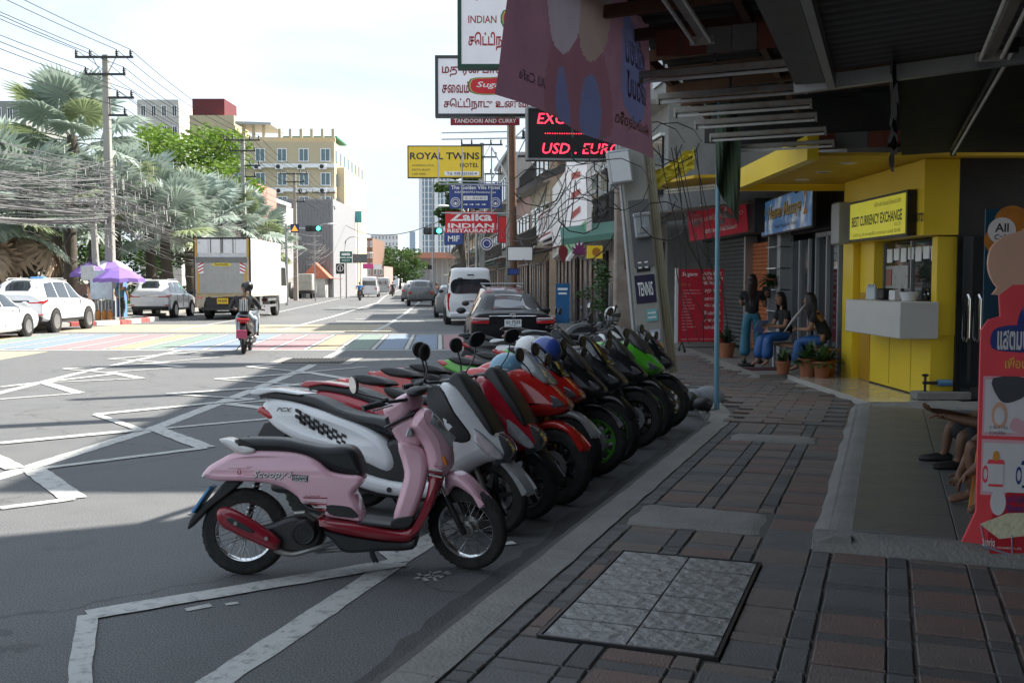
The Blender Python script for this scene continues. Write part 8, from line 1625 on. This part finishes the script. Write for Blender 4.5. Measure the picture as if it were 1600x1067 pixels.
# ---- kiosk with purple umbrellas
kx, ky = -17.25, 42.9
kk = thing('kiosk', 'street kiosk with notice boards and shelves under purple umbrellas', 'kiosk', (kx, ky, .13))
MB().box((-.75, .2, .75), (.5, .5, 1.5), bev=.02).obj('shelf_unit', mat('kiosk_brown', (.14, .09, .07), .7, var=.5, scale=7), kk); MB().box((-.45, -.1, 1.95), (.55, .04, .6)).obj('notice_board', mat('notice_pale', (.5, .52, .52), .5, var=.5, scale=9), kk); MB().box((.1, -.08, 1.45), (.9, .04, 1.2)).obj('notice_board', mat('notice_blue', (.5, .58, .66), .5, var=.4, scale=5), kk)
for k in range(3): MB().box((.75 + k * .12, .1, 1.05), (.06, .4, 1.9)).obj('display_panel', mat('panel_blue', (.12, .25, .5), .5), kk)
for k in range(6): MB().box((-.1 + k * .14, -.1, .4), (.02, .3, .8)).obj('rack', STEEL, kk)
for k in range(3): MB().lathe([(0, 0), (.1, 0), (.11, .3), (.04, .38), (.04, .42), (0, .42)], 12).obj('bottle', mat('orange_drink', (.5, .2, .04), .3), None, loc=(kx + .05 + k * .24, ky - .3, .13), label=('orange bottle in front of the kiosk rack, left', 'orange bottle in front of the kiosk rack, middle', 'orange bottle in front of the kiosk rack, right')[k], cat='bottle', group='bottles at the kiosk')
PURP = mat('umbrella_purple', (.2, .12, .4), .7, var=.1); PURW = mat('umbrella_pale', (.62, .6, .68), .7)
for k, (px, py, Y, rr_, lab) in enumerate(((186, 432, 41.8, 1.0, 'purple parasol over the kiosk, nearest one'), (140, 424, 43.6, .8, 'purple parasol at the left of the kiosk'), (172, 418, 45.2, .95, 'pale and purple parasol at the back of the kiosk'))):
    p = D(px, py, Y); t = thing('parasol', lab, 'parasol', (p.x, p.y, .13), rw.uniform(0, 6), 'parasols of the kiosk'); z = p.z - .13; MB().tube([(0, 0, 0), (0, 0, z + .35)], .025, 6).obj('pole', STEEL, t)
    for q in range(8):
        a0, a1 = q * math.pi / 4, (q + 1) * math.pi / 4; A, C = Vector((rr_ * math.cos(a0), rr_ * math.sin(a0), z - .1)), Vector((rr_ * math.cos(a1), rr_ * math.sin(a1), z - .1)); O = Vector((0, 0, z + .42)); m_ = (A + C) / 2 * .95 + Vector((0, 0, .02)); m_.z = z - .06
        MB().add([tuple(O), tuple((O + A) / 2 + Vector((0, 0, .07))), tuple((O + C) / 2 + Vector((0, 0, .07))), tuple(A), tuple(m_), tuple(C), tuple(A - Vector((0, 0, .16))), tuple(m_ - Vector((0, 0, .16))), tuple(C - Vector((0, 0, .16)))], [(0, 1, 2), (1, 3, 4), (1, 4, 2), (2, 4, 5), (3, 6, 7, 4), (4, 7, 8, 5)]).obj('canopy_panel', PURW if (k == 2 and q % 2) else PURP, t, 0)
# parked scooter-less clutter: helmets on the bikes, phone booth boxes, litter
def helmet(loc, label, m, visor=True, rz=0., tilt=0.):
    t = thing('helmet', label, 'helmet', loc, rz); t.rotation_euler = (tilt, 0, rz); MB().ball((0, 0, 0), (.145, .125, .135), 22, 12, z0=-.72).obj('shell', m, t); MB().torus(.1, .012, 20, 6, TM(0, 0, -.095) @ Matrix.Diagonal((1, .88, 1, 1))).obj('rim', BLACK, t)
    if visor: MB().ball((.012, 0, .0), (.14, .122, .08), 20, 8, z0=-.6, z1=.5).obj('visor', SCREEN, t)
    return t
helmet(tuple(D(853, 549, 8.8)), 'blue helmet with red emblem hanging on a mirror of the bike row', mat('helmet_blue', (.03, .07, .3), .3, coat=.6), False, R(-30)); helmet(tuple(D(792, 577, 8.0)), 'pale blue helmet on the seat of the fourth bike', mat('helmet_pale_blue', (.16, .33, .45), .35, coat=.5), False, R(20), R(25)); helmet(tuple(D(957, 492, 16.3)), 'silver grey full-face helmet on a scooter near the poles', mat('helmet_silver', (.4, .41, .42), .3, .3, coat=.6), True, R(-60)); helmet(tuple(D(826, 545, 10.4)), 'small white half helmet behind the blue one', mat('helmet_white', (.7, .7, .7), .3, coat=.6), False, R(10))
# litter
MB().box((0, 0, .002), (.1, .07, .003)).obj('paper_scrap', WHITEINK, None, loc=tuple(G(793, 850))[:2] + (.006,), rot=.4, label='scrap of white paper on the road by the front wheel', cat='litter')
for k, (px, py) in enumerate(((1098, 640), (1085, 628), (1075, 635), (1107, 628))):
    p = G(px, py, PZ); MB().ball((0, 0, .07), (.13 + .03 * k, .12, .09 + .02 * k), 10, 7).obj('rubbish_bag', BLACK if k % 2 == 0 else GREYT, None, loc=p, rot=k, label=('black rubbish bag at the foot of the blue pole', 'grey rubbish heap left of the blue pole foot', 'black crumpled rubbish by the leaning pole', 'grey crumpled bag beside the blue pole')[k], cat='rubbish')
# ================================================================== TREES AND PALMS
PALM = mat('palm_silver', (.3, .365, .31), .5, var=.3, scale=1.5); PALM2 = mat('palm_olive', (.24, .29, .15), .55, var=.35, scale=1.5); PALMD = mat('palm_dry', (.4, .31, .22), .8, var=.3, scale=2); BARK = mat('palm_bark', (.09, .075, .06), .95, var=.35, scale=6, bump=.8, bscale=14, dirt=.4)
for m in (PALM, PALM2):
    nt = m.node_tree; p = nt.nodes['Principled BSDF']; tr = nt.nodes.new('ShaderNodeBsdfTranslucent'); ms_ = nt.nodes.new('ShaderNodeMixShader'); ms_.inputs[0].default_value = .3; nt.links.new(p.inputs['Base Color'].links[0].from_socket, tr.inputs['Color']); nt.links.new(p.outputs[0], ms_.inputs[1]); nt.links.new(tr.outputs[0], ms_.inputs[2]); nt.links.new(ms_.outputs[0], nt.nodes['Material Output'].inputs['Surface'])
def fan_leaf(seed, m, r_=1.25, n=30, stalk=1.5, droop=.25):
    rd_ = random.Random(seed); b = MB(); b.tube([(0, 0, 0), (stalk * .5, 0, .04), (stalk, 0, 0)], [.035, .025, .02], 4); c = Vector((stalk, 0, 0))
    for i in range(n):
        a = R(-150) + R(300) * i / (n - 1); L_ = r_ * (1 - .18 * abs(a) / 2.6) * rd_.uniform(.9, 1.06); d = Vector((math.cos(a), math.sin(a), 0)); s_ = Vector((-d.y, d.x, 0)); w = L_ * R(300) / (n - 1) * .52 * .92
        fold = .035 * (1 if i % 2 else -1); dz = lambda t: -droop * t * t * L_ + .12 * abs(math.sin(a)) * t - .0
        p0, p1, p2 = c, c + d * L_ * .62 + Vector((0, 0, dz(.62))), c + d * L_ + Vector((0, 0, dz(1) - rd_.uniform(0, .12) * L_))
        b.add([tuple(p0), tuple(p1 - s_ * w), tuple(p1 + Vector((0, 0, fold))), tuple(p1 + s_ * w), tuple(p2)], [(0, 1, 2), (0, 2, 3), (1, 4, 2), (2, 4, 3)])
    return b.mesh('leaf', m, 0)
FAN = [fan_leaf(i, PALM) for i in range(2)] + [fan_leaf(8, PALM2), fan_leaf(9, PALM2)]; DRYF = [fan_leaf(20 + i, PALMD, 1.1, 22, 1.2, .7) for i in range(2)]
def palm(x, y, h, label, seed, n=24, s=1., dry=6):
    rd_ = random.Random(seed); t = thing('palm_tree', label, 'tree', (x, y, .1), rd_.uniform(0, 6), 'silver fan palms behind the left kerb')
    b = MB(); rings = 14; path = []; rad = []
    for i in range(rings + 1): path.append((.1 * math.sin(i * .4 + seed), .08 * math.sin(i * .3), h * i / rings)); rad.append((.34 - .1 * i / rings) * (1.06 if i % 2 else .97) * (1.25 if i == 0 else 1))
    b.tube(path, rad, 12).obj('trunk', BARK, t, 60)
    top = Vector(path[-1])
    for i in range(n):
        a = i * 2.4 + rd_.uniform(-.2, .2); e = R(78) - R(105) * (i / n) ** 1.1 + rd_.uniform(-.1, .1); sc = s * rd_.uniform(.85, 1.15)
        o = link('leaf', FAN[rd_.choice([0, 0, 0, 1, 1, 1, 1, 2, 3])], t, loc=top + Vector((0, 0, -.35 * (i / n)))); o.rotation_euler = (rd_.uniform(-.35, .35), -e, a); o.scale = (sc, sc, sc)
    for i in range(dry):
        a = i * 6.28 / max(1, dry) + rd_.uniform(-.3, .3); o = link('dry_leaf', DRYF[i % 2], t, loc=top + Vector((0, 0, -.5))); o.rotation_euler = (rd_.uniform(-.3, .3), R(62) + rd_.uniform(-.15, .2), a); sc = s * .95; o.scale = (sc, sc, sc)
    return t
pal = [(115, 49.5, 8.6, 1.25, 'tallest silver fan palm rising above the others near the first power pole'), (50, 46, 5.0, 1.3, 'silver fan palm with brown skirt above the white SUV'), (-20, 44, 4.6, 1.3, 'silver fan palm cut by the left edge of the picture'), (88, 52, 5.8, 1.2, 'fan palm between the tallest palm and the left-edge palms'), (150, 54, 5.6, 1.2, 'fan palm directly behind the kiosk'), (185, 58, 6.4, 1.2, 'fan palm behind the first power pole'), (236, 60, 6.0, 1.2, 'fan palm right of the first power pole'), (262, 56, 4.6, 1.15, 'low fan palm behind the second white SUV'), (300, 63, 5.6, 1.15, 'fan palm rising behind the box truck at its left corner'), (345, 70, 6.0, 1.1, 'fan palm directly above the box truck'), (385, 78, 5.8, 1.1, 'fan palm right of the second power pole'), (420, 84, 4.6, 1.1, 'last fan palm, at the right end of the row'), (10, 55, 7.2, 1.2, 'taller fan palm at the back of the left-edge group')]
for i, (px, Y, h, s, lab) in enumerate(pal): q = D(px, 440, Y); palm(q.x, Y, h, lab, i + 3, 18, s * 1.05, 4 if i in (1, 2) else 0)
# leafy trees: recursive limbs, leaf cards spread in clumps
def leaf_cloud(b, c, rx, rz, n, size, rd_):
    for i in range(n):
        while True:
            p = Vector((rd_.uniform(-1, 1), rd_.uniform(-1, 1), rd_.uniform(-1, 1)))
            if .2 < p.length < 1: break
        p = Vector((p.x * rx, p.y * rx, p.z * rz)) + c; a = Vector((rd_.gauss(0, 1), rd_.gauss(0, 1), rd_.gauss(0, .6))).normalized(); u = a.cross(Vector((0, 0, 1)));
        if u.length < .01: continue
        u.normalize(); w = a.cross(u); s_ = size * rd_.uniform(.6, 1.3); b.add([tuple(p - u * s_ * .5), tuple(p + w * s_ * .22), tuple(p + u * s_ * .5), tuple(p - w * s_ * .22)], [(0, 1, 2, 3)])
def tree(x, y, h, r_, label, m, seed, clumps=26, per=170, size=.32, z0=.45):
    rd_ = random.Random(seed); t = thing('tree', label, 'tree', (x, y, 0)); b = MB(); b.tube([(0, 0, 0), (.1, 0, h * .3), (0, .1, h * .6)], [h * .035, h * .026, h * .014], 8); lf = MB()
    for i in range(clumps):
        a = rd_.uniform(0, 6.28); q = rd_.uniform(.15, 1) ** .6 * r_; zz = h * (z0 + (1 - z0) * rd_.uniform(.05, .95)); k = 1 - .5 * abs((zz / h - z0) / (1 - z0) - .4); c = Vector((q * k * math.cos(a), q * k * math.sin(a), zz))
        b.tube([(0, .05, h * rd_.uniform(.3, .55)), tuple(c * .55 + Vector((0, 0, zz * .35))), tuple(c)], [h * .012, h * .007, .02], 5); leaf_cloud(lf, c, r_ * .3, r_ * .2, per, size, rd_)
    b.obj('trunk', BARK, t); lf.obj('crown', m, t, 0, kind='stuff'); return t
def leafm(name, c):
    m = mat(name, c, .6, var=.45, scale=.8); nt = m.node_tree; p = nt.nodes['Principled BSDF']; tr = nt.nodes.new('ShaderNodeBsdfTranslucent'); ms_ = nt.nodes.new('ShaderNodeMixShader'); ms_.inputs[0].default_value = .4; nt.links.new(p.inputs['Base Color'].links[0].from_socket, tr.inputs['Color']); nt.links.new(p.outputs[0], ms_.inputs[1]); nt.links.new(tr.outputs[0], ms_.inputs[2]); nt.links.new(ms_.outputs[0], nt.nodes['Material Output'].inputs['Surface']); return m
LM1, LM2, LM3 = leafm('leaves_bright', (.15, .25, .03)), leafm('leaves_mid', (.05, .1, .02)), leafm('leaves_far', (.08, .12, .06))
p = D(300, 440, 80); tree(p.x, 80, 13.6, 5.2, 'bright green leafy tree rising behind the palms', LM1, 1, 44, 210, .42, .4)
p = D(20, 440, 62); tree(p.x, 62, 6.2, 4.0, 'low green garden tree at the far left behind the SUV', LM2, 2, 22, 160, .35, .35); p = D(110, 440, 66); tree(p.x, 66, 5.6, 4.0, 'dark green garden tree behind the kiosk', LM2, 3, 22, 160, .35, .3); p = D(250, 440, 75); tree(p.x, 75, 6, 4.5, 'green garden tree behind the second white SUV', LM2, 4, 22, 160, .35, .3)
p = D(600, 440, 260); tree(p.x, 260, 10, 7, 'grey-green street tree at the far end, left one', LM3, 5, 24, 120, .8, .3); p = D(625, 440, 230); tree(p.x, 230, 9, 5.5, 'green street tree at the far end, right one', LM2, 6, 24, 120, .7, .2); p = D(722, 400, 66); tree(p.x, 66, 9.0, 1.7, 'dark street tree behind the hotel signs', LM2, 7, 24, 130, .35, .55)
# hedge along the park
rh = random.Random(4); b = MB()
for i in range(70): leaf_cloud(b, Vector((-24.5 - .05 * i - rh.uniform(0, .8), 28 + i * .9, .75)), .75, .7, 110, .2, rh)
b.obj('hedge', LM2, None, 0, label='clipped green hedge behind the palms along the park', cat='hedge', kind='stuff')
# park wall and palm trunks in the shade behind
t = thing('garden_wall', 'low white garden wall behind the hedge', 'wall', (-31, 30, 0), R(4)); MB().box((0, 25, 1.0), (.3, 70, 2.0)).obj('wall', HW[2], t); MB().box((0, 25, 2.05), (.45, 70, .12)).obj('coping', CONC, t)
# creeper on the right-hand wall behind the bikes
t = thing('creeper', 'green creeper climbing the wall behind the parked bikes', 'plant', tuple(D(940, 480, 23))[:2] + (.1,)); b = MB(); rc = random.Random(8)
for i in range(14): leaf_cloud(b, Vector((rc.gauss(0, .12), rc.gauss(0, .1), .3 + i * .13)), .2, .14, 60, .1, rc)
b.obj('leaves', LEAFG, t, 0, kind='stuff'); MB().tube([(0, .05, 0), (.03, .05, 1.0), (-.02, .05, 2.1)], .02, 5).obj('stem', BARK, t)
